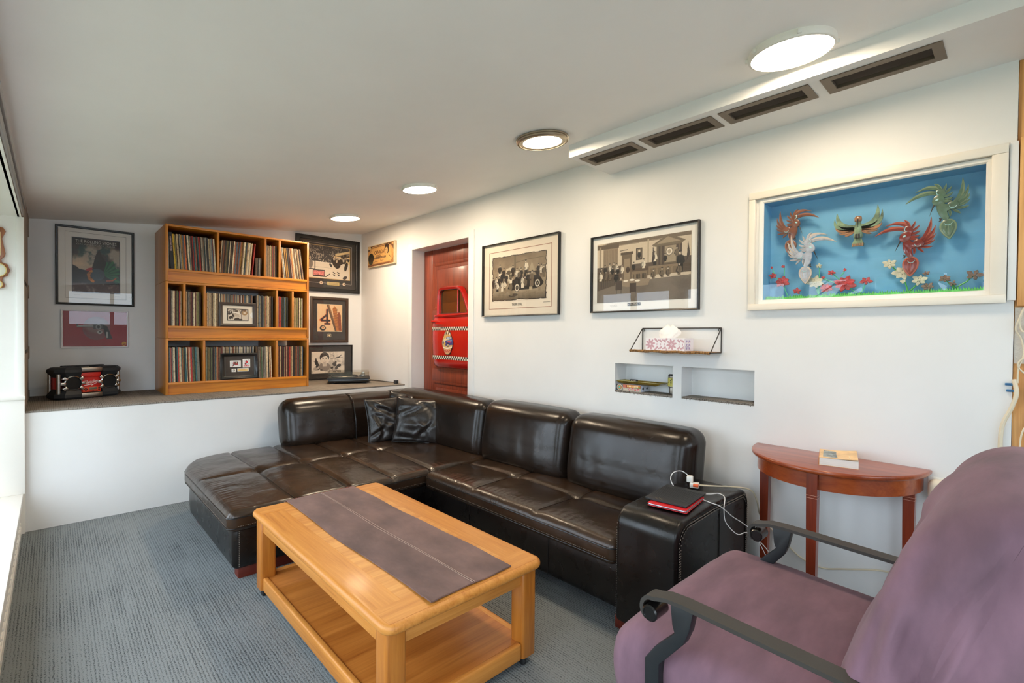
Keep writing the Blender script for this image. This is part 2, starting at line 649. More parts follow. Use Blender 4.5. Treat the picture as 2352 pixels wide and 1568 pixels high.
# left side: window bay, its end panel, sill, heater and header
g = G()
g.box(-0.62, -0.16, -2.5, 4.78, 2.18, 2.24)                       # bay ceiling
g.box(-0.62, -0.56, -2.5, 4.78, 2.10, 2.24)
g.box(-0.17, -0.15, -2.5, 6.0, 2.18, 2.50)                       # header face
g.box(-0.62, -0.56, -2.5, 4.78, 0.0, 0.27)
for yy in (-2.5, -1.1, 0.35, 1.8, 3.25, 4.66):
    g.box(-0.62, -0.545, yy, yy + 0.12, 0.27, 2.12)
struct('wall_left', g, TRIMW)
for k, yy in enumerate((-2.38, -0.98, 0.47, 1.92, 3.37)):
    w = (-1.1, 0.35, 1.8, 3.25, 4.66)[k] - yy
    M = Matrix.Translation((-0.575, yy, 0.28)) @ Matrix.Rotation(PI / 2, 4, 'Z')
    window('window_%d' % (k + 1), M, w, 1.83, [w / 2], TRIMW)
g = G().box(-0.62, -0.148, -2.5, 4.75, 0.25, 0.28, bev=0.004)
g.box(-0.165, -0.153, -2.5, 4.75, 0.2, 0.25)
struct('trim_1', g, TRIMW)                                         # sill
g = G().box(-0.30, -0.165, -2.5, 4.74, 0.02, 0.20, bev=0.006)
g.box(-0.168, -0.158, -2.5, 4.74, 0.0, 0.05)
for k in range(60):
    g.box(-0.166, -0.160, -1.2 + k * 0.1, -1.2 + k * 0.1 + 0.07, 0.07, 0.08)
struct('baseboard_left', g, TRIMW)
g = G().box(-0.6, -0.139, 4.74, 4.785, 0.0, 2.18)
pan = struct('wall_bay', g, TRIMW)
g = G().box(-0.178, -0.139, 4.728, 4.742, 0.28, 2.18, bev=0.002)
struct('casing', g, TRIMW, pan)
g = G().box(-0.6, -0.136, 4.712, 4.742, 0.93, 0.955, bev=0.003)
struct('cap', g, TRIMW, pan)
g = G().box(-0.6, -0.139, 4.722, 4.742, 0.28, 0.93, bev=0.002)
struct('lower_panel', g, TRIMW, pan)
# curtain track along the header
g = G()
for dx, z0, z1 in ((0.0, 2.19, 2.24), (0.008, 2.245, 2.285), (0.0, 2.29, 2.33)):
    g.box(-0.15, -0.138 + dx, -2.5, 4.775, z0, z1, bev=0.004)
struct('trim_2', g, GREYP)
# boarded side of the ledge alcove
BOARD = plain('taupe_board', (148, 136, 122), 0.6, var=0.06, vs=(8, 2, 8))
g = G().box(-0.24, -0.165, 4.785, YB, ZL - 0.1, 2.4)
al = struct('wall_alcove', g, DARKIN)
for z0, z1 in ((0.845, 1.23), (1.26, 1.74), (1.77, 2.36)):
    g = G().box(-0.165, -0.142, 4.786, 5.60, z0, z1, bev=0.003)
    struct('board', g, BOARD, al)
for z0, z1 in ((1.17, 1.27), (1.68, 1.78), (2.2, 2.36), (0.843, 0.9)):
    g = G().box(-0.160, -0.1405, 5.58, YB, z0, z1, bev=0.002)
    struct('board', g, BOARD, al)

# door casing, jamb and door
g = G()
for y0, y1, z0, z1 in ((4.62, 4.70, 0, 2.385), (3.55, 3.63, 0, 2.385), (3.63, 4.62, 2.32, 2.385)):
    g.box(XR - 0.012, XR + 0.002, y0, y1, z0, z1, bev=0.003)
struct('trim_3', g, WHITE)
MAHOG = wood('mahogany_door', (96, 40, 28), (150, 66, 38), 'z', 0.42, 1.0, coat=0.15)
XD = 3.032
g = G().box(XD, XD + 0.035, 3.632, 4.618, 0.004, 2.316)
door = struct('door_1', g, MAHOG)
for y0, y1 in ((4.46, 4.618), (3.632, 3.77)):
    struct('stile', G().box(XD - 0.014, XD, y0, y1, 0.004, 2.316, bev=0.003), MAHOG, door)
for z0, z1 in ((2.17, 2.316), (1.52, 1.66), (0.9, 1.03), (0.004, 0.2)):
    struct('rail', G().box(XD - 0.013, XD, 3.77, 4.46, z0, z1, bev=0.003), MAHOG, door)
for z0, z1 in ((1.66, 2.17), (1.03, 1.52), (0.2, 0.9)):
    g = G().ring(-4.46, -3.77, z0, z1, [(0, 0), (0.0, -0.012), (0.02, -0.010), (0.035, -0.001), (0.035, 0)], Matrix.Translation((XD, 0, 0)) @ Matrix.Rotation(-PI / 2, 4, 'Z'))
    struct('moulding', g, MAHOG, door)
    struct('door_panel', G().box(XD - 0.008, XD, 3.77 + 0.07, 4.46 - 0.07, z0 + 0.07, z1 - 0.07, bev=0.006), MAHOG, door)

# outside, seen through the panes and in the reflections
g = G().box(-40, -0.7, -25, 30, -0.5, -0.3)
struct('ground', g, plain('lawn', (104, 112, 92), 0.9, var=0.25, vs=(2, 2, 2)))
BARK = plain('bark', (96, 84, 76), 0.9, var=0.2, vs=(10, 10, 2))
NEEDLE = plain('conifer_green', (66, 92, 70), 0.9, var=0.3, vs=(5, 5, 5))


def conifer(x, y, h, label):
    t = thing('conifer_tree', label, 'tree', (x, y, -0.3))
    obj('trunk', G().tube([(0, 0, 0), (0, 0, h)], [0.16, 0.02], 8), BARK, t)
    g = G()
    rr = random.Random(int(x * 100 + y * 10))
    n = 26
    for k in range(n):
        z = 0.5 + (h - 0.6) * k / n
        R = (1 - k / n) * h * 0.26 + 0.15
        for q in range(11):
            a = q * 2 * PI / 11 + rr.uniform(0, 1)
            L = R * rr.uniform(0.7, 1.1)
            d = Vector((math.cos(a), math.sin(a), 0))
            s = Vector((-math.sin(a), math.cos(a), 0)) * L * 0.22
            p0, p1, p2 = Vector((0, 0, z + 0.1)), d * L * 0.6 + Vector((0, 0, z - 0.02 * L)), d * L + Vector((0, 0, z - 0.32 * L))
            g.raw([p0, p1 - s, p2, p1 + s, p1 + Vector((0, 0, 0.08))], [(0, 1, 4), (0, 4, 3), (1, 2, 4), (4, 2, 3)])
    obj('foliage', g, NEEDLE, t, smooth=False, kind='stuff')


def bare_tree(x, y, h, label):
    t = thing('bare_tree', label, 'tree', (x, y, -0.3))
    rr = random.Random(int(x * 77 + y * 31))
    obj('trunk', G().tube([(0, 0, 0), (0.1, 0.05, h * 0.4), (0.05, 0.2, h * 0.75), (0.2, 0.1, h)], [0.2, 0.15, 0.08, 0.02], 8), BARK, t)
    g = G()
    def br(p, d, L, r, n):
        q = p + d * L
        mid = p + d * L * 0.5 + Vector((rr.uniform(-.1, .1), rr.uniform(-.1, .1), 0.05)) * L
        g.tube([p, mid, q], [r, r * 0.75, r * 0.5], 4)
        if n > 0:
            for k in range(3):
                nd = (d + Vector((rr.uniform(-1, 1), rr.uniform(-1, 1), rr.uniform(-0.3, 0.8)))).normalized()
                br(p + (q - p) * rr.uniform(0.4, 1.0), nd, L * 0.6, r * 0.55, n - 1)
    for k in range(12):
        a = k * 2.4
        br(Vector((0.08, 0.08, h * (0.3 + 0.05 * k))), Vector((math.cos(a), math.sin(a), 0.55)).normalized(), h * 0.22, 0.05, 3)
    obj('branches', g, BARK, t, kind='stuff')


for k, (x, y, h) in enumerate(((-9, -3.5, 11), (-14, 3.0, 12), (-14, 19.5, 12))):
    conifer(x, y, h, ['dense green conifer mirrored in the display case glass', 'green conifer beyond the middle of the bay window', 'green conifer at the far end of the bay window view'][k])
for k, (x, y, h) in enumerate(((-7, 0.2, 9), (-6.5, 5.0, 8), (-10, 14.5, 9))):
    bare_tree(x, y, h, ['bare branched tree mirrored in the display case glass', 'bare tree mirrored in the courtroom picture glass', 'bare tree outside the far end of the bay window'][k])

# ================================================================== ceiling lights
LAMPS = {k: emit('lamp_diffuser_%d' % k, (1.0, 0.80, 0.57), LAMP_STRENGTH * s) for k, s in ((1, 0.72), (2, 1.0), (3, 1.35), (4, 2.1))}
OPAL = plain('lamp_rim_white', (240, 236, 226), 0.4)
tilt = math.atan(0.1028)


def ceiling_light(label, x, y, R, Re, hh, kind, nth):
    LAMP = LAMPS[nth]
    t = thing('ceiling_light', label, 'ceiling light', (x, y, zc(x)), 0, 'round ceiling lights in a row')
    t.rotation_euler = (0, -tilt, 0)
    if kind == 'nickel':
        prof = [(R * 0.96, 0.0), (R, -0.004), (R, -0.012), (R * 0.965, -0.014), (R * 0.965, -0.018), (R * 0.985, -0.02), (R * 0.985, -0.024), (R * 0.95, -0.027),
                (R * 0.94, -hh + 0.008), (R * 0.90, -hh), (R * 0.86, -hh), (R * 0.855, -hh + 0.003), (Re * 1.0, -hh + 0.004), (Re * 0.99, -hh + 0.008)]
        obj('rim', G().lathe(prof, seg=64), NICKEL, t, ang=50)
        obj('diffuser', G().lathe([(0.0, -hh + 0.005), (Re, -hh + 0.006)], seg=64), LAMP, t)
    else:
        prof = [(R * 0.99, 0.0), (R, -0.004), (R, -hh + 0.004), (R - 0.004, -hh), (Re, -hh), (Re - 0.001, -hh + 0.003)]
        obj('rim', G().lathe(prof, seg=64), OPAL, t, ang=50)
        obj('diffuser', G().lathe([(0.0, -hh - 0.0005), (Re, -hh + 0.001)], seg=64), LAMP, t)
        for k, a in enumerate((0.5, 1.9, 2.5, 3.6, 5.2)):
            g = G().box(R - 0.004, R + 0.012, -0.008, 0.008, -hh * 0.75, -hh * 0.25, bev=0.002, M=Matrix.Rotation(a, 4, 'Z'))
            obj('clip', g, CLIP_W, t)
    return t


ceiling_light('large white ceiling light with side clips above the vent row, nearest the right edge', 2.225, 0.685, 0.160, 0.150, 0.030, 'white', 1)
ceiling_light('ceiling light in a ribbed brushed nickel ring beside the soffit end', 2.165, 2.035, 0.160, 0.118, 0.030, 'nickel', 2)
ceiling_light('third white ceiling light, between the nickel ringed one and the farthest', 2.17, 3.40, 0.140, 0.132, 0.026, 'white', 3)
ceiling_light('small looking white ceiling light nearest the back wall', 2.17, 4.78, 0.145, 0.136, 0.026, 'white', 4)


# ================================================================== vents in the soffit
VSLAT = plain('dark_vent_slat', (62, 52, 44), 0.5)


def vent(label, y0, y1):
    t = thing('air_vent', label, 'vent', (2.558, (y0 + y1) / 2, 2.54), PI / 2, 'bronze slot vents in the soffit')
    w, d = (y1 - y0) / 2, 0.085
    M = Matrix.Rotation(PI / 2, 4, 'X')
    g = G().ring(-w, w, -d, d, [(0.0, -0.0005), (0.0, -0.004), (0.034, -0.004), (0.036, -0.002), (0.036, 0.04), (0.033, 0.04), (0.033, -0.0005)], Matrix.Rotation(PI / 2, 4, 'X') @ Matrix.Identity(4))
    obj('frame', g, BRONZE, t)
    g = G().box(-w + 0.036, w - 0.036, -d + 0.036, d - 0.036, 0.040, 0.043)
    obj('backing', g, DARKIN, t)
    for k in range(3):
        yy = -0.028 + k * 0.026
        Mx = Matrix.Translation((0, yy, 0.010)) @ Matrix.Rotation(0.5, 4, 'X')
        obj('slat', G().box(-w + 0.037, w - 0.037, -0.007, 0.007, -0.001, 0.001, M=Mx), VSLAT, t)


vent('shortest looking bronze slot vent, farthest along the soffit near its end', 1.605, 1.995)
vent('bronze slot vent, second from the soffit end', 1.135, 1.56)
vent('bronze slot vent, third from the soffit end, beside the large ceiling light', 0.69, 1.10)
vent('bronze slot vent nearest the right edge with a ragged painted border', 0.235, 0.645)

# ================================================================== leather corner sofa
LEA = leather('dark_brown_leather', (24, 18, 14), (40, 29, 22), 0.25, 0.4, 0.38)
LEAS = leather('smooth_dark_leather', (17, 14, 13), (25, 21, 19), 0.28, 0.015, 0.42)
LEAC = leather('seat_leather', (36, 26, 19), (58, 42, 30), 0.25, 1.0, 0.5)
REDW = wood('red_brown_foot', (70, 22, 14), (110, 40, 24), 'x', 0.4)
sofa = thing('corner_sofa', 'dark brown leather corner sofa with tufted seats along the ledge and right wall', 'sofa', (1.7, 2.9, 0.0))
rs = np.random.RandomState(3)


def wrinkles(p, amp, k):
    x, y = p[:, 0], p[:, 1]
    w = 0
    for i in range(6):
        a = 1.2 + i * 0.9 + k
        f = 9 + i * 7.3
        w = w + np.sin(f * (x * math.cos(a) + y * math.sin(a)) + i * 1.7 + 2.2 * np.sin(3.1 * x + 2.3 * y + i)) / (1 + i * 0.6)
    return amp * w


def seat_fn(hx, hy, hz, sx, sy, k, R=0.0):
    """crowned seat with stitched valleys at local x in sx and local y in sy"""
    def f(p):
        q = p.copy()
        top = p[:, 2] > 0
        u, v = p[:, 0] / hx, p[:, 1] / hy
        z = np.zeros(len(p))
        crown = 0.018 * (1 - np.clip(np.abs(u), 0, 1) ** 4) * (1 - np.clip(np.abs(v), 0, 1) ** 4)
        z += crown
        inner = (1 - np.clip(np.abs(u), 0, 1) ** 8) * (1 - np.clip(np.abs(v), 0, 1) ** 8)
        for s in sx:
            wob = 0.006 * np.sin(5 * p[:, 1] + s * 9)
            z -= 0.014 * np.exp(-((p[:, 0] - s - wob) / 0.016) ** 2) + 0.005 * np.exp(-((p[:, 0] - s) / 0.06) ** 2) * inner
        for s in sy:
            wob = 0.006 * np.sin(4 * p[:, 0] + s * 7)
            z -= (0.010 * np.exp(-((p[:, 1] - s - wob) / 0.016) ** 2) + 0.005 * np.exp(-((p[:, 1] - s) / 0.06) ** 2)) * inner
        for a in sx:
            for b in sy:
                z -= 0.016 * np.exp(-(((p[:, 0] - a) ** 2 + (p[:, 1] - b) ** 2) / 0.05 ** 2))
        z += wrinkles(p, 0.0013, k) * inner
        z += 0.0014 * np.sin(150 * p[:, 0] + 3 * np.sin(9 * p[:, 0])) * np.exp(-((p[:, 1] + hy - 0.07) / 0.045) ** 2) * inner
        z += 0.0014 * np.sin(150 * p[:, 1] + 3 * np.sin(9 * p[:, 1])) * np.exp(-((p[:, 0] + hx - 0.07) / 0.045) ** 2) * inner
        q[:, 2] += np.where(top, z, 0)
        if R > 0:
            cx, cy = -hx + R, hy - R
            m = (p[:, 0] < cx) & (p[:, 1] > cy)
            dx, dy = (cx - p[:, 0]) / R, (p[:, 1] - cy) / R
            uu, vv = dx * np.sqrt(np.maximum(0, 1 - dy * dy / 2)), dy * np.sqrt(np.maximum(0, 1 - dx * dx / 2))
            q[:, 0] = np.where(m, cx - uu * R, q[:, 0])
            q[:, 1] = np.where(m, cy + vv * R, q[:, 1])
        return q
    return f


def seam_on(fn, hz, pts):
    p = np.array([(x, y, hz) for x, y in pts], float)
    return [tuple(v) for v in fn(p)]


# seat, chaise run along the ledge: x 0.70..2.66, y 3.0..4.56
def add_seat(name, x0, x1, y0, y1, z0, z1, sx, sy, k, r=0.045, far=0.0):
    c = ((x0 + x1) / 2, (y0 + y1) / 2, (z0 + z1) / 2)
    h = ((x1 - x0) / 2, (y1 - y0) / 2, (z1 - z0) / 2)
    lx, ly = [s - c[0] for s in sx], [s - c[1] for s in sy]
    fn = seat_fn(h[0], h[1], h[2], lx, ly, k, far)
    g = G().soft(c, h, r, int((x1 - x0) / 0.0125), int((y1 - y0) / 0.0125), 4, 6, fn)
    s = obj(name, g, LEAC, sofa, world=True, ang=180)
    for s_ in lx:
        gg = G()
        P = seam_on(fn, h[2], [(s_ + 0.006 * math.sin(5 * v + s_ * 9), v) for v in np.linspace(-h[1] + 0.05, h[1] - 0.05, 60)])
        gg.tube([(a + c[0], b + c[1], d + c[2] + 0.001) for a, b, d in P], 0.0022, 5)
        obj('seam', gg, LEAS, s, world=True)
    for s_ in ly:
        gg = G()
        P = seam_on(fn, h[2], [(v, s_ + 0.006 * math.sin(4 * v + s_ * 7)) for v in np.linspace(-h[0] + 0.05, h[0] - 0.05, 80)])
        gg.tube([(a + c[0], b + c[1], d + c[2] + 0.001) for a, b, d in P], 0.0018, 5)
        obj('seam', gg, LEAS, s, world=True)
    # welts round the lip
    for zz, rr, in_ in ((z1 - 0.036, 0.0035, 0.0), (z0 + 0.03, 0.0022, 0.0)):
        R = 0.045
        pts = []
        for cx, cy, a0 in ((x1 - R, y1 - R, 0), (x0 + R, y1 - R, 90), (x0 + R, y0 + R, 180), (x1 - R, y0 + R, 270)):
            RR = far if (far > 0 and a0 == 90) else R
            cx, cy = (x0 + RR, y1 - RR) if a0 == 90 else (cx, cy)
            for t in range(7):
                a = math.radians(a0 + 15 * t)
                pts.append((cx + RR * math.cos(a), cy + RR * math.sin(a), zz))
        obj('piping', G().tube(pts, rr, 6, closed=True), LEAS, s, world=True)
    # stitch dashes along the lower lip
    gs = G()
    n = int((x1 - x0) / 0.012)
    for t in range(n):
        xx = x0 + 0.05 + t * 0.012
        if xx < x1 - 0.05:
            gs.box(xx, xx + 0.006, y0 - 0.0012, y0 + 0.001, z0 + 0.040, z0 + 0.0412)
    n = int((y1 - y0) / 0.012)
    for t in range(n):
        yy = y0 + 0.05 + t * 0.012
        if yy < y1 - max(0.05, far):
            gs.box(x0 - 0.0012, x0 + 0.001, yy, yy + 0.006, z0 + 0.040, z0 + 0.0412)
    obj('stitching', gs, THREAD, s, world=True, smooth=False, kind='stuff')


add_seat('seat_cushion', 0.695, 2.66, 2.985, 4.57, 0.285, 0.41, [1.07, 1.40, 1.715, 2.035], [3.79], 0.0, far=0.42)
add_seat('seat_cushion', 1.945, 2.62, 1.335, 2.97, 0.285, 0.41, [2.345], [1.885, 2.43], 2.0)


def base_box(name, x0, x1, y0, y1, z0, z1, r=0.03, R=0.0):
    c = ((x0 + x1) / 2, (y0 + y1) / 2, (z0 + z1) / 2)
    h = ((x1 - x0) / 2, (y1 - y0) / 2, (z1 - z0) / 2)
    def f(p):
        q = p.copy()
        b = (1 - np.clip(np.abs(p[:, 2] / h[2]), 0, 1) ** 2) * 0.008
        q[:, 0] += np.sign(p[:, 0]) * b * (np.abs(p[:, 0]) > h[0] * 0.9)
        q[:, 1] += np.sign(p[:, 1]) * b * (np.abs(p[:, 1]) > h[1] * 0.9)
        if R > 0:
            cx, cy = -h[0] + R, h[1] - R
            m = (q[:, 0] < cx) & (q[:, 1] > cy)
            dx, dy = (cx - q[:, 0]) / R, (q[:, 1] - cy) / R
            uu, vv = dx * np.sqrt(np.maximum(0, 1 - dy * dy / 2)), dy * np.sqrt(np.maximum(0, 1 - dx * dx / 2))
            q[:, 0], q[:, 1] = np.where(m, cx - uu * R, q[:, 0]), np.where(m, cy + vv * R, q[:, 1])
        return q
    return obj(name, G().soft(c, h, r, 24, 24, 6, 5, f), LEAS, sofa, world=True, ang=180)


b1 = base_box('base', 0.735, 2.66, 3.035, 4.55, 0.06, 0.31, R=0.38)
b2 = base_box('base', 2.0, 2.64, 1.32, 3.09, 0.06, 0.31)
gs = G()
for t in range(20):                                                # stitched corner seams of the bases
    z = 0.08 + t * 0.0105
    gs.box(0.732, 0.7355, 3.062, 3.065, z, z + 0.006)
    gs.box(0.760, 0.763, 3.0265, 3.029, z, z + 0.006)
obj('stitching', gs, THREAD, b1, world=True, smooth=False, kind='stuff')
for yy in (1.80, 2.50):
    obj('seam', G().tube([(1.9905, yy, 0.075), (1.9895, yy, 0.18), (1.992, yy, 0.29)], 0.002, 5), LEAS, b2, world=True)


def back_fn(h, lean, axis, bulge, k):
    def f(p):
        q = p.copy()
        u = p[:, 1] / h[1] if axis == 'x' else p[:, 0] / h[0]
        w = p[:, 2] / h[2]
        a = 0 if axis == 'x' else 1
        front = (p[:, a] < 0)
        bu = bulge * (1 - np.clip(np.abs(u), 0, 1) ** 4) * (1 - np.clip(np.abs(w), 0, 1) ** 4)
        q[:, a] += np.where(front, -bu, bu * 0.3)
        # pull-in near the bottom front and soft creases
        q[:, a] += np.where(front, 0.03 * np.exp(-((w + 1) / 0.35) ** 2), 0)
        cr = 0
        for i in range(7):
            uu = -0.75 + i * 0.25 + 0.07 * math.sin(i * 5.1 + k)
            cr = cr + 0.004 * math.sin(i * 3.3 + k * 2 + 1) * np.exp(-((u - uu - 0.08 * w) / 0.05) ** 2) * np.exp(-((w + 0.15) / 0.5) ** 2)
        q[:, a] += np.where(front, cr, 0)
        q[:, a] += lean * (w + 1) / 2
        q[:, 2] += 0.012 * (1 - np.clip(np.abs(u), 0, 1) ** 3) * (w > 0)
        return q
    return f


def add_back(x0, x1, y0, y1, z0, z1, axis, lean, r=0.085, bulge=0.02, k=0.0, M=None):
    c = ((x0 + x1) / 2, (y0 + y1) / 2, (z0 + z1) / 2)
    h = ((x1 - x0) / 2, (y1 - y0) / 2, (z1 - z0) / 2)
    fn = back_fn(h, lean, axis, bulge, k)
    g = G().soft(c, h, r, 26, 26, 22, 8, fn, M)
    o = obj('backrest', g, LEA, sofa, world=True, ang=180)
    # stitched edge seam down both ends
    a = 0 if axis == 'x' else 1
    for e in (-1, 1):
        pts = []
        for t in np.linspace(-0.96, 0.84, 24):
            p = np.array([[0.0, 0.0, t * h[2]]])
            b = 1 - a
            p[0, b] = e * (h[b] - r * 0.34)
            p[0, a] = -h[a] + r * 0.30
            if t > 0.55:
                s = (t - 0.55) / 0.45
                p[0, 2] = (0.55 + 0.40 * math.sin(s * PI / 2)) * h[2]
                p[0, a] = -h[a] + r * 0.30 + (h[a] * 1.2) * (1 - math.cos(s * PI / 2))
            q = fn(p)[0] + np.array(c)
            pts.append(M @ Vector(q) if M else tuple(q))
        obj('piping', G().tube(pts, 0.003, 5), LEAS, o, world=True)
    return o


lb = add_back(1.45, 2.68, 4.31, 4.58, 0.36, 0.805, 'y', 0.09, k=0.3, r=0.11)
sp_ = [(2.07, 4.300, 0.38), (2.068, 4.298, 0.48), (2.066, 4.307, 0.60), (2.065, 4.335, 0.70), (2.065, 4.366, 0.765), (2.065, 4.42, 0.806), (2.065, 4.50, 0.818), (2.065, 4.58, 0.805)]
obj('seam', G().tube(sp_, 0.006, 6), LEAS, lb, world=True)
add_back(2.50, 2.74, 3.06, 4.46, 0.36, 0.845, 'x', 0.07, k=2.1)
add_back(2.49, 2.73, 2.16, 3.05, 0.36, 0.86, 'x', 0.08, k=3.4, bulge=0.03)
add_back(2.49, 2.73, 1.255, 2.15, 0.36, 0.86, 'x', 0.08, k=4.2, bulge=0.03)
# corner filler behind the two runs
g = G().soft((2.66, 4.50, 0.59), (0.16, 0.16, 0.23), 0.09, 8, 8, 8, 6)
obj('backrest', g, LEA, sofa, world=True, ang=180)
# back panels standing on the floor
base_box('back_panel', 2.60, 2.83, 1.33, 4.70, 0.06, 0.62, 0.03)
base_box('back_panel', 1.62, 2.83, 4.50, 4.74, 0.06, 0.62, 0.03)
# arm block at the near end: rounded over the front
prof = [(1.94, 0.06), (1.94, 0.50)]
for t in range(1, 9):
    a = PI - t * PI / 2 / 8
    prof.append((1.94 + 0.085 + 0.085 * math.cos(a), 0.505 + 0.085 * math.sin(a)))
prof += [(2.30, 0.598), (2.66, 0.588)]
for t in range(1, 6):
    a = PI / 2 - t * PI / 2 / 5
    prof.append((2.66 + 0.06 * math.cos(a), 0.528 + 0.06 * math.sin(a)))
prof += [(2.72, 0.06)]
g = G().prism(prof, 1.015, 1.325, 'xz', bev=0.022, seg=4)
arm = obj('armrest', g, LEAS, sofa, world=True, ang=60)
gg = G()
gd = G()
for yy, off in ((1.013, 0.0), (1.327, 0.0)):
    for ins in (0.02, 0.032):
        path = []
        for (x, z) in prof:
            cx, cz = 2.33, 0.30
            path.append((x, yy, z))
        # inset copy of the outline
        P = []
        for (x, z) in prof:
            P.append((x + (ins if x < 2.1 else (-ins if x > 2.66 else 0)), yy, z - (ins if z > 0.49 else 0)))
        obj('piping', G().tube(P, 0.0022, 5), LEAS, arm, world=True)
        L = 0
        for a, b in zip(P[:-1], P[1:]):
            A, B = Vector(a), Vector(b)
            n = max(1, int((B - A).length / 0.011))
            for q in range(n):
                p = A.lerp(B, (q + 0.3) / n)
                gd.box(p.x - 0.002, p.x + 0.002, yy + (-0.0032 if yy < 1.1 else 0.0012), yy + (-0.0012 if yy < 1.1 else 0.0032), p.z - 0.002, p.z + 0.002)
obj('seam', G().tube([(2.36, 1.0125, 0.08), (2.36, 1.0125, 0.575)], 0.0018, 5), LEAS, arm, world=True)
obj('stitching', gd, THREAD, arm, world=True, smooth=False, kind='stuff')
for x0, x1, y0, y1 in ((0.765, 1.15, 3.06, 3.14), (0.775, 0.86, 4.10, 4.20), (1.965, 2.04, 1.04, 1.34), (2.55, 2.68, 1.05, 1.25)):
    obj('foot', G().box(x0, x1, y0, y1, 0.0, 0.064, bev=0.004), REDW, sofa, world=True)


# ------------------------------------------------------------------ leather cushions
def cushion(label, w, h, th, M, k, seedv):
    n = 44
    rr = np.random.RandomState(seedv)
    folds = [(rr.uniform(-0.7, 0.7), rr.uniform(-0.7, 0.7), rr.uniform(0, PI), rr.uniform(0.006, 0.014), rr.uniform(0.10, 0.20)) for _ in range(8)]
    vs, fs = [], []
    for side in (1, -1):
        for i in range(n + 1):
            for j in range(n + 1):
                u, v = -1 + 2 * i / n, -1 + 2 * j / n
                e = max(0.0, (1 - u ** 2)) ** 0.5 * max(0.0, (1 - v ** 2)) ** 0.5
                pin = 0.07
                x = u * (1 - pin * (1 - v * v) * abs(u) ** 2) * w / 2
                z = v * (1 - pin * (1 - u * u) * abs(v) ** 2) * h / 2
                y = th / 2 * e ** 0.75
                if e > 0:
                    for (a, b, t, am, wd) in folds:
                        s = (u - a) * math.cos(t) + (v - b) * math.sin(t) + 0.15 * math.sin(4 * v + a * 5)
                        l = -(u - a) * math.sin(t) + (v - b) * math.cos(t)
                        y -= am * math.exp(-(s / wd) ** 2) * math.exp(-(l / 0.6) ** 2) * min(1, e * 2)
                        y += am * 0.8 * math.exp(-((s - wd * 1.6) / wd) ** 2) * math.exp(-(l / 0.6) ** 2) * min(1, e * 2)
                y = max(y, 0.003)
                vs.append((x, -y if side == 1 else y, z))
    N = (n + 1) * (n + 1)
    for s in (0, 1):
        for i in range(n):
            for j in range(n):
                a = s * N + i * (n + 1) + j
                q = (a, a + n + 1, a + n + 2, a + 1)
                fs.append(q if s == 0 else tuple(reversed(q)))
    for i in range(n):
        for (a, b) in ((i * (n + 1), (i + 1) * (n + 1)), (i * (n + 1) + n, (i + 1) * (n + 1) + n), (i, i + 1), (n * (n + 1) + i, n * (n + 1) + i + 1)):
            fs.append((a, b, N + b, N + a))
    t = thing('throw_cushion', label, 'cushion', M.translation, 0)
    t.rotation_euler = M.to_euler()
    obj('cover', G().raw(vs, fs), CUSH, t, ang=180)
    R = [(u * (1 - 0.07 * (1 - v * v) * abs(u) ** 2) * w / 2, 0, v * (1 - 0.07 * (1 - u * u) * abs(v) ** 2) * h / 2) for u, v in
         [(-1 + 2 * i / 20, -1) for i in range(20)] + [(1, -1 + 2 * i / 20) for i in range(20)] + [(1 - 2 * i / 20, 1) for i in range(20)] + [(-1, 1 - 2 * i / 20) for i in range(20)]]
    obj('piping', G().tube(R, 0.004, 6, closed=True), CUSH, t)
    return t


CUSH = leather('black_brown_cushion_leather', (28, 25, 24), (40, 35, 33), 0.28, 0.25)


def place(x, y, z, rz, lean, roll=0.0):
    return Matrix.Translation((x, y, z)) @ Matrix.Rotation(rz, 4, 'Z') @ Matrix.Rotation(lean, 4, 'X') @ Matrix.Rotation(roll, 4, 'Y')


cushion('square leather cushion in front, its crumpled face toward the coffee table', 0.44, 0.41, 0.16, place(2.43, 3.80, 0.615, math.radians(-40), math.radians(-14), math.radians(4)), 0, 11)
cushion('square leather cushion half hidden behind the front cushion, to its left', 0.42, 0.41, 0.14, place(2.27, 4.05, 0.612, math.radians(-12), math.radians(-13), math.radians(-3)), 0, 5)
cushion('leather cushion deep in the sofa corner with only its top corner showing', 0.40, 0.40, 0.12, place(2.50, 4.13, 0.625, math.radians(-42), math.radians(-12), math.radians(8)), 0, 23)

# ================================================================== coffee table
OAKY = wood('honey_oak_along', (172, 100, 34), (216, 148, 70), 'y', 0.45, 1.0, coat=0.08, mid=(200, 130, 54))
OAKX = wood('honey_oak_across', (174, 102, 36), (218, 150, 72), 'x', 0.45, 1.0, coat=0.08, mid=(202, 132, 56))
OAKZ = wood('honey_oak_upright', (150, 84, 26), (196, 126, 50), 'z', 0.35, 1.0, coat=0.2, mid=(178, 108, 38))
OAKV = wood('honey_oak_veneer', (186, 114, 46), (226, 162, 86), 'x', 0.42, 0.55, coat=0.08, mid=(208, 140, 66))
ct = thing('coffee_table', 'honey oak coffee table on casters with a brown runner and lower shelf', 'table', (1.15, 2.12, 0.0))
tx0, tx1, ty0, ty1 = 0.775, 1.525, 1.395, 2.865


def round_rect(x0, x1, y0, y1, r, n=8):
    P = []
    for cx, cy, a0 in ((x1 - r, y1 - r, 0), (x0 + r, y1 - r, 90), (x0 + r, y0 + r, 180), (x1 - r, y0 + r, 270)):
        for t in range(n + 1):
            a = math.radians(a0 + 90.0 * t / n)
            P.append((cx + r * math.cos(a), cy + r * math.sin(a)))
    return P


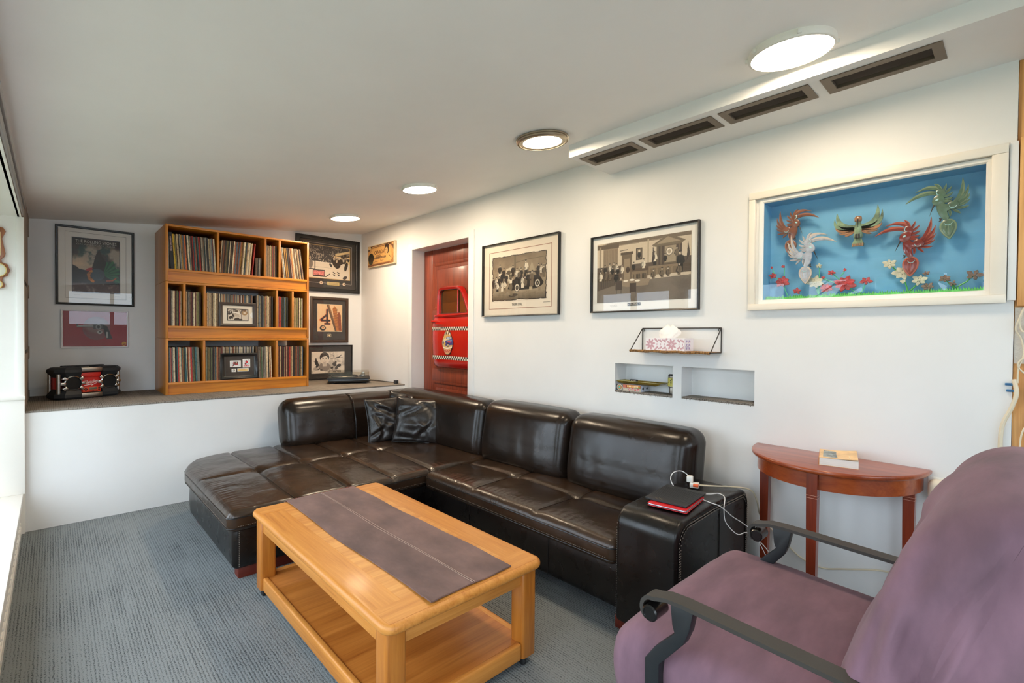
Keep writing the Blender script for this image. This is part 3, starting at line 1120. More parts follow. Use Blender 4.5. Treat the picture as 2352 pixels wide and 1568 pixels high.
g = G().prism(round_rect(tx0, tx1, ty0, ty1, 0.05), 0.412, 0.4495, 'xy', bev=0.017, seg=5)
top = obj('tabletop', g, OAKY, ct, world=True, ang=50)
for y0, y1 in ((ty0 + 0.02, ty0 + 0.13), (ty1 - 0.13, ty1 - 0.02)):
    obj('end_band', G().prism([(tx0 + 0.022, y0), (tx1 - 0.022, y0), (tx1 - 0.022, y1), (tx0 + 0.022, y1)], 0.4485, 0.4502, 'xy'), OAKX, top, world=True)
obj('veneer_panel', G().box(tx0 + 0.13, tx1 - 0.13, ty0 + 0.13, ty1 - 0.13, 0.4485, 0.4503), OAKV, top, world=True)
for xx in (tx0 + 0.02, tx1 - 0.095):
    for yy in (ty0 + 0.035, ty1 - 0.11):
        obj('leg', G().prism(round_rect(xx, xx + 0.078, yy, yy + 0.078, 0.012, 4), 0.036, 0.414, 'xy', bev=0.002), OAKZ, ct, world=True)
        for dx, dy in ((0.02, 0.022), (0.056, 0.05)):
            a, b = xx + dx, yy + dy
            g = G().lathe([(0, -0.008), (0.014, -0.008), (0.018, -0.005), (0.018, 0.005), (0.014, 0.008), (0, 0.008)], seg=18, M=Matrix.Translation((a, b, 0.018)) @ Matrix.Rotation(PI / 2, 4, 'Y'))
            w = obj('caster_wheel', g, RUBBER, ct, world=True)
            g = G().cyl((a, b, 0.022), (a, b, 0.038), 0.004).box(a - 0.011, a + 0.011, b - 0.008, b + 0.008, 0.028, 0.034, bev=0.002)
            obj('fork', g, CHROME, w, world=True)
for x0, x1 in ((tx0 + 0.032, tx0 + 0.052), (tx1 - 0.052, tx1 - 0.032)):
    obj('apron', G().box(x0, x1, ty0 + 0.11, ty1 - 0.11, 0.345, 0.414, bev=0.002), OAKY, ct, world=True)
for y0, y1 in ((ty0 + 0.05, ty0 + 0.07), (ty1 - 0.07, ty1 - 0.05)):
    obj('apron', G().box(tx0 + 0.09, tx1 - 0.09, y0, y1, 0.345, 0.414, bev=0.002), OAKX, ct, world=True)
for x0, x1 in ((tx0 + 0.03, tx0 + 0.058), (tx1 - 0.058, tx1 - 0.03)):
    obj('shelf_rail', G().box(x0, x1, ty0 + 0.113, ty1 - 0.111, 0.034, 0.105, bev=0.008, seg=3), OAKY, ct, world=True)
for y0, y1 in ((ty0 + 0.04, ty0 + 0.068), (ty1 - 0.068, ty1 - 0.04)):
    obj('shelf_rail', G().box(tx0 + 0.099, tx1 - 0.097, y0, y1, 0.034, 0.105, bev=0.008, seg=3), OAKX, ct, world=True)
OAKS = wood('oak_shelf_cathedral', (148, 80, 28), (202, 130, 58), 'x', 0.35, 0.6, coat=0.2, mid=(180, 110, 44))
obj('lower_shelf', G().box(tx0 + 0.05, tx1 - 0.05, ty0 + 0.06, ty1 - 0.06, 0.084, 0.098), OAKS, ct, world=True)

# runner lying on the table
SUEDE = plain('brown_suede', (112, 88, 82), 0.95, var=0.16, vs=(7, 5, 7), bump=0.4, bs=(14, 9, 14), bd=0.008, sheen=0.05)
n, m = 26, 90
vs, fs = [], []
rx0, rx1, ry0, ry1 = 0.957, 1.358, 1.437, 2.885
for lay in (0, 1):
    for i in range(n + 1):
        for j in range(m + 1):
            u, v = i / n, j / m
            x = rx0 + (rx1 - rx0) * u + 0.006 * math.sin(v * 9) * (1 if u < 0.5 else 0.6) - 0.012 * (v - .5)
            y = ry0 + (ry1 - ry0) * v + 0.004 * math.sin(u * 6) - 0.016 * (1 - u) * (1 - v) + 0.012 * u * (1 - v) * 0
            z = 0.4508 + 0.002 * (1 + math.sin(v * 21 + 2 * math.sin(u * 5))) * (0.3 + abs(u - 0.5)) + 0.0012 * math.sin(u * 17 + v * 9)
            if y > 2.858:
                z -= (y - 2.858) ** 1.0 * 0.9
            if v < 0.03:
                z += 0.002 * (1 - v / 0.03)
            if u < 0.02 and v < 0.04:
                z += 0.004
            z = max(z, 0.4508) if y < 2.858 else z
            vs.append((x, y, z + (0.005 if lay else 0)))
N = (n + 1) * (m + 1)
for l in (0, 1):
    for i in range(n):
        for j in range(m):
            a = l * N + i * (m + 1) + j
            q = (a, a + m + 1, a + m + 2, a + 1)
            fs.append(q if l else tuple(reversed(q)))
for j in range(m):
    for a in (j, n * (m + 1) + j):
        fs.append((a, a + 1, N + a + 1, N + a))
for i in range(n):
    for a in (i * (m + 1), i * (m + 1) + m):
        fs.append((a, a + m + 1, N + a + m + 1, N + a))
run_z = lambda i, j: vs[N + i * (m + 1) + j]
run = obj('table_runner', G().raw(vs, fs), SUEDE, ang=60, label='brown suede table runner with a stitched centre seam on the coffee table', cat='table runner')
TANT = plain('tan_thread', (168, 142, 128), 0.7)
for ii in (12, 13):
    obj('stitching', G().tube([(p[0] + (0.004 if ii == 13 else 0.010), p[1], p[2] + 0.0012) for p in (run_z(ii, j) for j in range(0, m + 1))], 0.0013, 5), TANT, run, world=True)
gs = G()
for k in range(44):
    xx = rx0 + 0.004 + k * 0.009
    gs.box(xx, xx + 0.005, 2.861, 2.864, 0.4535, 0.4555)
obj('hem_stitching', gs, plain('red_thread', (150, 70, 58), 0.7), run, world=True, smooth=False, kind='stuff')

# ================================================================== half round console table
CHERRY = wood('cherry_stain', (112, 42, 16), (172, 84, 38), 'y', 0.28, 0.6, coat=0.4, mid=(146, 62, 26))
CHERRYZ = wood('cherry_stain_upright', (96, 32, 16), (140, 56, 28), 'z', 0.3, 0.8, coat=0.35)
cs = thing('console_table', 'half round cherry stained console table against the right wall', 'table', (2.70, 0.652, 0.0))


def half(a, d, x_back, n=40):
    return [(x_back - d * math.sin(PI * t / n), 0.652 + a * math.cos(PI * t / n)) for t in range(n + 1)]


obj('tabletop', G().prism(half(0.373, 0.40, XR - 0.003), 0.790, 0.812, 'xy', bev=0.008, seg=3), CHERRY, cs, world=True, ang=50)
o_, i_ = half(0.345, 0.365, XR - 0.006), half(0.325, 0.345, XR - 0.006)
g = G()
n = len(o_)
vv = [(a, b, 0.715) for a, b in o_] + [(a, b, 0.79) for a, b in o_] + [(a, b, 0.715) for a, b in i_] + [(a, b, 0.79) for a, b in i_]
ff = []
for k in range(n - 1):
    ff += [(k, k + 1, n + k + 1, n + k), (2 * n + k + 1, 2 * n + k, 3 * n + k, 3 * n + k + 1), (k + 1, k, 2 * n + k, 2 * n + k + 1), (n + k, n + k + 1, 3 * n + k + 1, 3 * n + k)]
ff += [(0, n, 3 * n, 2 * n), (n - 1, 2 * n - 1, 4 * n - 1, 3 * n - 1)]
obj('apron', g.raw(vv, ff), CHERRY, cs, world=True)
for (x, y, a) in ((2.502, 0.652, 0), (2.80, 0.955, 0.0), (2.80, 0.349, 0.0)):
    g = G()
    w = 0.022
    vs = []
    for z, s in ((0.0, 0.72), (0.70, 1.0), (0.788, 1.0)):
        for sx, sy in ((-1, -1), (1, -1), (1, 1), (-1, 1)):
            vs.append((x + sx * w * s, y + sy * w * s, z))
    fs = [(3, 2, 1, 0), (8, 9, 10, 11)] + [(k * 4 + i, k * 4 + (i + 1) % 4, (k + 1) * 4 + (i + 1) % 4, (k + 1) * 4 + i) for k in range(2) for i in range(4)]
    g.raw(vs, fs)
    l = obj('leg', g, CHERRYZ, cs, world=True)
    gr = G()
    for zz in (0.688, 0.676):
        gr.ring(x - w - 0.0006, x + w + 0.0006, y - w - 0.0006, y + w + 0.0006, [(0, 0), (0, 0.0016), (0.002, 0.0016), (0.002, 0)], Matrix.Translation((0, 0, zz)) @ Matrix(((1, 0, 0, 0), (0, 0, 1, 0), (0, 1, 0, 0), (0, 0, 0, 1))))
    obj('groove', gr, plain('worn_pink_groove', (206, 150, 130), 0.6), l, world=True)

# paperback on the console
bk = thing('paperback_book', 'thick paperback with an orange spine and curling cover on the console table', 'book', (2.69, 0.60, 0.8122), math.radians(-77))
bk.scale = (1.16, 1.16, 1.22)
pages = plain('book_pages', (238, 236, 228), 0.8, var=0.03, vs=(2, 2, 240))
obj('pages', G().box(-0.062, 0.066, -0.085, 0.085, 0.0012, 0.028), pages, bk)
COVO = plain('orange_cover', (238, 194, 138), 0.45, var=0.1, vs=(20, 20, 20))
obj('spine', G().box(-0.0645, -0.062, -0.085, 0.085, 0.0, 0.0295, bev=0.0008), plain('orange_spine', (206, 132, 58), 0.5), bk)
vs, fs = [], []
for i in range(13):
    u = i / 12
    zz = 0.0285 + 0.012 * max(0, u - 0.4) ** 1.5
    for j in (0, 1):
        for d in (0, 0.0008):
            vs.append((-0.064 + 0.128 * u, -0.086 + 0.172 * j, zz + d + 0.004 * max(0, u - 0.4) * j))
for i in range(12):
    a, b = i * 4, i * 4 + 4
    fs += [(a + 1, b + 1, b + 3, a + 3), (a + 2, b + 2, b, a), (a, b, b + 1, a + 1), (a + 3, b + 3, b + 2, a + 2)]
fs += [(0, 1, 3, 2), (48, 50, 51, 49)]
cv = obj('front_cover', G().raw(vs, fs), COVO, bk)
obj('cover_picture', G().box(-0.050, 0.028, -0.066, 0.060, 0.0293, 0.0297), plain('grey_cover_picture', (132, 140, 140), 0.5, var=0.35, vs=(40, 25, 40)), cv)
obj('back_cover', G().box(-0.064, 0.066, -0.086, 0.086, 0.0, 0.001), COVO, bk)
for k in range(7):
    obj('title_stripe', G().box(0.036, 0.050, -0.06 + k * 0.016, -0.052 + k * 0.016, 0.0305, 0.0330), plain('pale_title', (244, 226, 190), 0.5), cv)

# ================================================================== covered glider chair
PURP = plain('plum_microsuede', (121, 91, 104), 0.9, var=0.13, vs=(3.2, 9, 4), bump=0.3, bs=(16, 26, 16), bd=0.006, sheen=0.08)
FRAME = plain('powder_coated_frame', (58, 54, 50), 0.5, bump=0.15, bs=(300, 300, 300), bd=0.0006, spec=0.5)
ch = thing('glider_chair', 'black framed patio chair under a plum suede cover, its back cut by the right edge', 'chair', (1.66, 0.45, 0.0))


def drape(p, amp, k, zt, zb):
    """vertical folds that grow toward the hem"""
    d = np.clip((zt - p[:, 2]) / (zt - zb), 0, 1)
    s = p[:, 0] * 1.0 + p[:, 1] * 1.3
    return amp * d * (np.sin(38 * s + k) + 0.6 * np.sin(71 * s + 2 * k))


def seat_cover(p):
    q = p.copy()
    d = drape(p, 0.010, 1.0, 0.05, -0.2)
    q[:, 0] += np.sign(p[:, 0]) * d * (np.abs(p[:, 0]) > 0.38)
    q[:, 1] += np.sign(p[:, 1]) * d * (np.abs(p[:, 1]) > 0.24)
    q[:, 2] += np.where(p[:, 2] > 0, 0.03 * (1 - (p[:, 0] / 0.45) ** 2) * (1 - (p[:, 1] / 0.33) ** 4) - 0.03 * (0.3 - p[:, 1]), 0)
    # the cover bellies out below the seat front
    t = np.clip((0.18 - p[:, 2]) / 0.36, 0, 1)
    q[:, 1] += np.where(p[:, 1] > 0.2, 0.05 * np.sin(t * PI) - 0.12 * t ** 2, 0)
    q[:, 2] += wrinkles(p, 0.0012, 0.7) * (p[:, 2] > 0.1)
    return q


obj('seat_cover', G().soft((1.70, 0.575, 0.31), (0.43, 0.30, 0.20), 0.075, 50, 40, 22, 7, seat_cover), PURP, ch, world=True, ang=180)


def back_cover(p):
    q = p.copy()
    w = (p[:, 2] + 0.45) / 0.9
    q[:, 1] += -0.295 * np.clip(w, 0, 1) ** 1.35 + 0.095
    u = p[:, 0] / 0.43
    # sagging swags: ridges running from the top corner down to the near hem
    s = w * 1.0 + 0.55 * u
    fr = 0.007 * np.sin(9.0 * s + 1.1 * np.sin(3 * u)) + 0.004 * np.sin(17 * (w - 0.4 * u) + 1)
    q[:, 1] += np.where(p[:, 1] > 0, fr, 0)
    fade = np.clip((1.02 - w) * 2.2, 0, 1)
    a = p[:, 1] + 0.05 * np.sin(5 * w + 1)
    rd = lambda t: 1 - 2 * np.abs(np.sin(t)) ** 0.8
    sd = (0.010 * rd(15 * a + 1.9 * w + 0.4) + 0.004 * np.sin(60 * a + 9 * w)) * np.clip((0.10 - p[:, 1]) / 0.08, 0, 1)
    for c0, m0, dp, wd in ((0.085, 0.13, 0.022, 0.016), (0.02, 0.19, 0.026, 0.020), (-0.05, 0.16, 0.022, 0.016), (0.05, -0.12, 0.014, 0.018)):
        e = p[:, 1] - c0 - m0 * (w - 0.55) - 0.012 * np.sin(9 * w + c0 * 40)
        sd = sd - dp * np.exp(-(e / wd) ** 2) + dp * 0.7 * np.exp(-((e - 1.8 * wd) / wd) ** 2)
    wt_ = np.clip((np.abs(u) - 0.72) / 0.25, 0, 1)
    q[:, 0] += np.sign(p[:, 0]) * (sd * fade + 0.03 * (1 - w) ** 2) * wt_
    q[:, 2] += 0.03 * (1 - u ** 2) * (w > 0.8)
    return q


obj('back_cover', G().soft((1.68, 0.17, 0.645), (0.45, 0.13, 0.435), 0.11, 46, 44, 60, 8, back_cover), PURP, ch, world=True, ang=180)


def sweep_flat(g, path, wx, th):
    """flat bar: path in the yz plane at x, width wx along x, thickness th"""
    x, P = path
    L = [Vector((0, a, b)) for a, b in P]
    n = len(L)
    vs, fs = [], []
    for i in range(n):
        t = (L[min(i + 1, n - 1)] - L[max(i - 1, 0)]).normalized()
        nn = Vector((0, -t.z, t.y))
        for sx, sn in ((-1, -1), (1, -1), (1, 1), (-1, 1)):
            q = L[i] + nn * (th / 2 * sn)
            vs.append((x + sx * wx / 2, q.y, q.z))
    for i in range(n - 1):
        for k in range(4):
            l = (k + 1) % 4
            fs.append((i * 4 + k, i * 4 + l, i * 4 + 4 + l, i * 4 + 4 + k))
    fs += [(3, 2, 1, 0), tuple((n - 1) * 4 + k for k in range(4))]
    return g.raw(vs, fs)


for x, lb in ((1.262, None), (2.055, None)):
    P = []
    for t in range(15):                                            # the scroll at the front
        a = math.radians(-150 + 240 * t / 14)
        P.append((0.735 + 0.030 * math.cos(PI - a) * -1 * 0 + 0.735 * 0 + 0.032 * math.cos(math.radians(200 - 200 * t / 14) * 0 + 0), 0))
    P = []
    for t in range(13):
        a = math.radians(-60 + 150 * t / 12)                       # from below, round the front, to the top
        P.append((0.724 + 0.029 * math.cos(a), 0.622 + 0.032 * math.sin(a)))
    P = P[:-1] + [(0.715, 0.655), (0.68, 0.665), (0.63, 0.667), (0.55, 0.664), (0.40, 0.658), (0.25, 0.652), (0.10, 0.646)]
    a_ = obj('armrest', sweep_flat(G(), (x, P), 0.052, 0.011), FRAME, ch, world=True, ang=40)
    g = G().lathe([(0, -0.036), (0.019, -0.036), (0.0235, -0.032), (0.0235, 0.032), (0.020, 0.036), (0.0175, 0.036), (0.0165, 0.034), (0.0, 0.034)], seg=28, M=Matrix.Translation((x, 0.722, 0.614)) @ Matrix.Rotation(-PI / 2, 4, 'Y'))
    obj('end_roll', g, BLACKG, a_, world=True)
    # cranked front support, thick flat steel
    outer = [(0.668, 0.660), (0.662, 0.60), (0.655, 0.58), (0.715, 0.515), (0.745, 0.47), (0.745, 0.05), (0.700, 0.05), (0.700, 0.47), (0.668, 0.51), (0.628, 0.56), (0.612, 0.60), (0.600, 0.662)]
    obj('support', G().prism(outer, x - 0.018, x + 0.018, 'yz', bev=0.004), plain('satin_black_steel', (30, 34, 37), 0.45) if x < 1.5 else bpy.data.materials['satin_black_steel'], ch, world=True)
    obj('base_bar', G().box(x - 0.018, x + 0.018, -0.15, 0.75, 0.0, 0.05, bev=0.006), FRAME, ch, world=True)
    xi = x + (0.07 if x < 1.5 else -0.07)
    obj('support', G().box(xi - 0.018, xi + 0.018, 0.06, 0.11, 0.05, 0.62, bev=0.004), FRAME, ch, world=True)
obj('cross_bar', G().box(1.28, 2.04, 0.60, 0.64, 0.05, 0.09, bev=0.005), FRAME, ch, world=True)

# ================================================================== printed things: a small painter on a vertex grid
class Paint:
    def __init__(self, asp, ny, bg, seed=1):
        self.asp, self.ny, self.nx = asp, ny, int(round(ny * asp))
        self.x, self.y = np.meshgrid(np.linspace(0, asp, self.nx), np.linspace(0, 1, ny))
        self.c = np.empty((ny, self.nx, 3))
        self.c[:] = np.array(bg, float)
        self.r = np.random.RandomState(seed)
        self.px = 1.0 / ny

    def mix(self, m, c):
        m = np.clip(m, 0, 1)[..., None]
        self.c = self.c * (1 - m) + np.array(c, float) * m

    def ell(self, cx, cy, rx, ry, c, rot=0, soft=1.0, a=1.0):
        dx, dy = self.x - cx, self.y - cy
        u = (dx * math.cos(rot) + dy * math.sin(rot)) / rx
        v = (-dx * math.sin(rot) + dy * math.cos(rot)) / ry
        d = np.sqrt(u * u + v * v)
        w = self.px * soft / min(rx, ry)
        self.mix(((1 - d) / w + 0.5) * 1.0 if a == 1.0 else np.clip((1 - d) / w + 0.5, 0, 1) * a, c)

    def rect(self, x0, x1, y0, y1, c, a=1.0):
        self.mix(((self.x >= x0) & (self.x <= x1) & (self.y >= y0) & (self.y <= y1)) * a, c)

    def poly(self, pts, c, a=1.0):
        ins = np.zeros(self.x.shape, bool)
        n = len(pts)
        for i in range(n):
            x1, y1 = pts[i]
            x2, y2 = pts[(i + 1) % n]
            if y1 == y2: continue
            cnd = ((y1 > self.y) != (y2 > self.y)) & (self.x < (x2 - x1) * (self.y - y1) / (y2 - y1) + x1)
            ins ^= cnd
        self.mix(ins * a, c)

    def line(self, pts, w, c, a=1.0):
        m = np.zeros(self.x.shape)
        for (x1, y1), (x2, y2) in zip(pts[:-1], pts[1:]):
            L2 = (x2 - x1) ** 2 + (y2 - y1) ** 2 + 1e-12
            t = np.clip(((self.x - x1) * (x2 - x1) + (self.y - y1) * (y2 - y1)) / L2, 0, 1)
            d = np.hypot(self.x - x1 - t * (x2 - x1), self.y - y1 - t * (y2 - y1))
            m = np.maximum(m, np.clip((w / 2 - d) / self.px + 0.5, 0, 1))
        self.mix(m * a, c)

    def fbm(self, scale, octs=4):
        out = np.zeros(self.x.shape)
        amp, tot = 1.0, 0
        for o in range(octs):
            f = scale * 2 ** o
            gx, gy = int(self.asp * f) + 3, int(f) + 3
            L = self.r.rand(gy, gx)
            fx, fy = self.x * f, self.y * f
            ix, iy = np.clip(fx.astype(int), 0, gx - 2), np.clip(fy.astype(int), 0, gy - 2)
            tx, ty = fx - ix, fy - iy
            tx, ty = tx * tx * (3 - 2 * tx), ty * ty * (3 - 2 * ty)
            out += amp * ((L[iy, ix] * (1 - tx) + L[iy, ix + 1] * tx) * (1 - ty) + (L[iy + 1, ix] * (1 - tx) + L[iy + 1, ix + 1] * tx) * ty)
            tot += amp
            amp *= 0.55
        return out / tot

    def grain(self, a):
        self.c += (self.r.rand(*self.x.shape)[..., None] - 0.5) * a

    def person(self, x, y, h, top, face=(206, 190, 168), low=None, hair=(40, 34, 30)):
        w = h * 0.26
        if low is not None:
            self.rect(x - w * 0.45, x + w * 0.45, y, y + h * 0.5, low)
        j = (self.r.rand() - 0.5) * 0.25
        dk_ = tuple(v * 0.55 for v in top)
        self.poly([(x - w * 0.34, y + h * 0.76), (x + w * 0.34, y + h * 0.76), (x + w * 0.50, y + h * 0.62), (x + w * 0.36, y + h * 0.26), (x - w * 0.36, y + h * 0.26), (x - w * 0.50, y + h * 0.62)], top)
        self.line([(x - w * 0.42, y + h * 0.70), (x - w * (0.62 + j), y + h * 0.46), (x - w * 0.2, y + h * 0.38)], h * 0.07, dk_)
        self.line([(x + w * 0.42, y + h * 0.70), (x + w * (0.60 - j), y + h * 0.46), (x + w * 0.1, y + h * 0.40)], h * 0.07, top)
        self.line([(x + w * 0.06 * (1 + j), y + h * 0.74), (x, y + h * 0.42)], h * 0.022, dk_)
        self.ell(x + w * j, y + h * 0.87, h * 0.058, h * 0.085, face)
        self.ell(x + w * j * 1.2, y + h * 0.935, h * 0.066, h * 0.045, hair)
        self.ell(x + w * j + h * 0.03, y + h * 0.86, h * 0.022, h * 0.05, tuple(v * 0.72 for v in face))


def print_mesh(name, P, x0, x1, z0, z1, y, parent, mat=None):
    ny, nx = P.ny, P.nx
    X, Z = np.meshgrid(np.linspace(x0, x1, nx), np.linspace(z0, z1, ny))
    v = np.stack([X, np.full_like(X, y), Z], -1).reshape(-1, 3)
    i = np.arange(ny - 1)[:, None] * nx + np.arange(nx - 1)[None, :]
    f = np.stack([i, i + 1, i + nx + 1, i + nx], -1).reshape(-1, 4)
    me = bpy.data.meshes.new(name)
    me.vertices.add(len(v)); me.vertices.foreach_set('co', v.ravel())
    me.loops.add(f.size); me.loops.foreach_set('vertex_index', f.ravel().astype(np.int32))
    me.polygons.add(len(f)); me.polygons.foreach_set('loop_start', np.arange(0, f.size, 4, dtype=np.int32))
    me.update(calc_edges=True)
    c = np.clip(P.c, 0, 255).reshape(-1, 3) / 255.0
    c = np.where(c <= 0.04045, c / 12.92, ((c + 0.055) / 1.055) ** 2.4)
    at = me.color_attributes.new('ink', 'FLOAT_COLOR', 'POINT')
    at.data.foreach_set('color', np.concatenate([c, np.ones((len(c), 1))], 1).astype(np.float32).ravel())
    return obj(name, me, mat or PRINT, parent, smooth=False)


def text(name, s, mat, parent, x, y, z, w=None, h=None, size=0.02, rot=0.0, depth=0.0006, shear=0.0, M=None):
    """lettering facing -y, centred on (x, z), fitted to width w and height h"""
    cu = bpy.data.curves.new('lettering', 'FONT')
    cu.body = s
    cu.size = size
    cu.shear = shear
    cu.align_x, cu.align_y = 'CENTER', 'CENTER'
    cu.extrude = depth
    cu.resolution_u = 3
    o = bpy.data.objects.new('lettering', cu)
    COL.objects.link(o)
    dg = bpy.context.evaluated_depsgraph_get()
    me = bpy.data.meshes.new_from_object(o.evaluated_get(dg))
    bpy.data.objects.remove(o)
    bpy.data.curves.remove(cu)
    co = np.empty(len(me.vertices) * 3)
    me.vertices.foreach_get('co', co)
    co = co.reshape(-1, 3)
    lo, hi = co.min(0), co.max(0)
    co[:, :2] -= (lo[:2] + hi[:2]) / 2
    sx = w / (hi[0] - lo[0]) if w else 1.0
    sz = h / (hi[1] - lo[1]) if h else sx
    if not w: sx = sz
    a, b = co[:, 0] * sx, co[:, 1] * sz
    cr_, sr_ = math.cos(rot), math.sin(rot)
    out = np.stack([x + a * cr_ - b * sr_, y - co[:, 2], z + a * sr_ + b * cr_], -1)
    me.vertices.foreach_set('co', out.ravel())
    me.update()
    if M is not None: me.transform(M)
    return obj(name, me, mat, parent, smooth=False)


def wall_thing(name, label, cat, side, u0, u1, z0, group=None, off=0.0):
    """local frame: x to the right as seen from the room, -y toward the room, z up, origin bottom left"""
    if side == 'B':
        return thing(name, label, cat, (u0, YB - 0.002 - off, z0), 0.0, group)
    return thing(name, label, cat, (XR - 0.002 - off, u0, z0), -PI / 2, group)


def picture(name, label, side, u0, u1, z0, z1, fw, fd, fmat, board, P, pr, glass=True, group=None, lines=(), board2=None):
    t = wall_thing(name, label, 'picture', side, u0, u1, z0, group)
    w, h = abs(u1 - u0), z1 - z0
    obj('frame', G().ring(0, w, 0, h, [(0, 0), (0, -fd), (fw * 0.25, -fd - 0.003), (fw * 0.8, -fd), (fw, -fd + 0.006), (fw, -0.004), (fw * 0.5, 0)]), fmat, t, ang=30)
    obj('mat_board', G().box(fw * 0.6, w - fw * 0.6, -0.006, -0.001, fw * 0.6, h - fw * 0.6), board, t)
    for (o_, wd, m) in lines:
        obj('inner_line', G().ring(o_[0], w - o_[1], o_[2], h - o_[3], [(0, -0.0055), (0, -0.0072), (wd, -0.0072), (wd, -0.0055)]), m, t, smooth=False)
    if board2:
        o_, m = board2
        obj('inner_mat', G().box(o_[0], w - o_[1], -0.0068, -0.0055, o_[2], h - o_[3]), m, t)
    if P is not None:
        obj_ = print_mesh('print', P, pr[0], w - pr[1], pr[2], h - pr[3], -0.0078, t)
    if glass:
        obj('glass', G().box(fw * 0.7, w - fw * 0.7, -fd + 0.0055, -fd + 0.004, fw * 0.7, h - fw * 0.7), GLASS, t, smooth=False)
    return t, w, h


MATW = plain('white_mat_board', (238, 234, 226), 0.8)
MATC = plain('cream_mat_board', (234, 222, 204), 0.8)
MATK = plain('charcoal_mat_board', (58, 54, 51), 0.85, var=0.08, vs=(20, 20, 20))
INK = plain('black_ink', (28, 26, 25), 0.7)
INKG = plain('grey_ink', (120, 112, 104), 0.7)
SLIVER = plain('grey_sliver', (168, 160, 152), 0.5)
GOLDM = plain('brass_plate', (206, 182, 120), 0.35, metal=0.6)
BROWNF = wood('dark_walnut_frame', (40, 28, 20), (70, 50, 36), 'z', 0.4)
BLACKF = plain('black_wood_frame', (20, 18, 17), 0.35)

# ---- concert poster: stormy sky, a dark keep and a green ribbed fan (generic stand-in for the artwork)
P = Paint(0.78, 190, (70, 62, 60), 4)
n1, n2 = P.fbm(4), P.fbm(7)
P.mix((n1 - 0.40) * 5, (172, 160, 144))
P.mix((n2 - 0.56) * 8, (54, 76, 76))
P.mix(np.clip((P.y - 0.82) * 8, 0, 1) * 0.85, (46, 40, 38))
P.mix(np.clip(1 - np.abs(P.y - 0.52) * 5, 0, 1) * np.clip(1.4 - P.x * 3.2, 0, 1), (214, 188, 158))
P.poly([(0, 0.5), (0.06, 0.47), (0.1, 0.43), (0.2, 0.41), (0.3, 0.42), (0.34, 0.56), (0.38, 0.72), (0.44, 0.82), (0.48, 0.70), (0.54, 0.60), (0.60, 0.52), (0.78, 0.46), (0.78, 0.0), (0, 0)], (46, 40, 40))
for k in range(14):
    a0, a1 = math.radians(-35 + k * 8), math.radians(-35 + (k + 1) * 8)
    R = 0.29 + 0.03 * math.sin(k * 1.3)
    P.poly([(0.50, 0.34), (0.50 + R * math.cos(a0), 0.34 + R * math.sin(a0)), (0.50 + R * math.cos(a1), 0.34 + R * math.sin(a1))], (52, 112, 74) if k % 2 else (36, 80, 58))
P.ell(0.40, 0.34, 0.13, 0.11, (70, 80, 88))
P.line([(0.30, 0.40), (0.255, 0.33), (0.27, 0.26), (0.33, 0.21)], 0.05, (206, 128, 60))
for k in range(7):
    P.line([(0.24, 0.38 - k * 0.025), (0.31, 0.37 - k * 0.022)], 0.007, (70, 36, 26))
P.ell(0.27, 0.43, 0.06, 0.025, (176, 56, 56), 0.4)
P.rect(0.0, 0.78, 0.0, 0.16, (92, 72, 72))
P.mix(np.clip((P.fbm(10) - 0.5) * 5, 0, 1) * (P.y < 0.17) * 0.7, (168, 148, 146))
P.line([(0.56, 0.23), (0.66, 0.24), (0.72, 0.29)], 0.02, (196, 92, 52))
P.grain(16)
t, w, h = picture('concert_poster', 'black framed concert poster with a green fan and storm sky, above the red picture', 'B', 0.022, 0.566, 1.640, 2.338, 0.018, 0.022, BLACKF, MATW, P, (0.112, 0.108, 0.118, 0.100),
                  lines=(((0.062, 0.058, 0.06, 0.05), 0.0022, INKG), ((0.106, 0.102, 0.112, 0.094), 0.006, plain('blue_grey_border', (78, 80, 92), 0.7))))
text('lettering', 'THE ROLLING STONES', plain('silver_letters', (206, 204, 196), 0.6), t, 0.272, -0.0082, 0.572, w=0.285, h=0.026)
text('lettering', 'ON AMERICAN TOUR', plain('silver_letters_dim', (160, 158, 150), 0.6), t, 0.272, -0.0082, 0.545, w=0.27, h=0.013)
for k, xx in enumerate((0.12, 0.40)):
    obj('signature', G().tube([(xx + q * 0.005, -0.0075, 0.088 + 0.006 * math.sin(q * 2.1 + k)) for q in range(9)], 0.0006, 4), INKG, t)

# ---- red picture with the revolver on a cymbal
P = Paint(2.0, 110, (150, 34, 44), 6)
P.mix(P.fbm(3) * 0.3, (120, 24, 34))
P.ell(1.02, 0.52, 0.43, 0.33, (112, 84, 84))
P.ell(1.02, 0.52, 0.41, 0.31, (122, 70, 72))
P.ell(1.02, 0.60, 0.36, 0.22, (134, 122, 122), a=0.6, soft=8)
for q, c in ((0.0, (60, 60, 60)), (0.018, (150, 150, 146))):
    P.rect(0.42, 0.98, 0.55 + q, 0.585 + q, c)
P.rect(0.40, 0.46, 0.585, 0.65, (70, 70, 70))
P.rect(0.92, 1.26, 0.50, 0.64, (74, 76, 76))
P.ell(1.08, 0.56, 0.09, 0.08, (140, 142, 140))
P.ell(1.08, 0.56, 0.05, 0.045, (60, 60, 60))
P.poly([(1.22, 0.62), (1.36, 0.58), (1.53, 0.22), (1.33, 0.22), (1.25, 0.44)], (44, 44, 44))
P.rect(1.32, 1.38, 0.24, 0.42, (168, 164, 158))
P.ell(1.12, 0.41, 0.08, 0.055, (186, 184, 180))
P.ell(1.13, 0.42, 0.045, 0.03, (90, 88, 86))
P.ell(1.90, 0.07, 0.07, 0.06, (206, 158, 40))
P.ell(1.90, 0.07, 0.045, 0.038, (150, 34, 44))
P.line([(1.84, 0.07), (1.97, 0.11)], 0.025, (206, 158, 40))
P.grain(8)
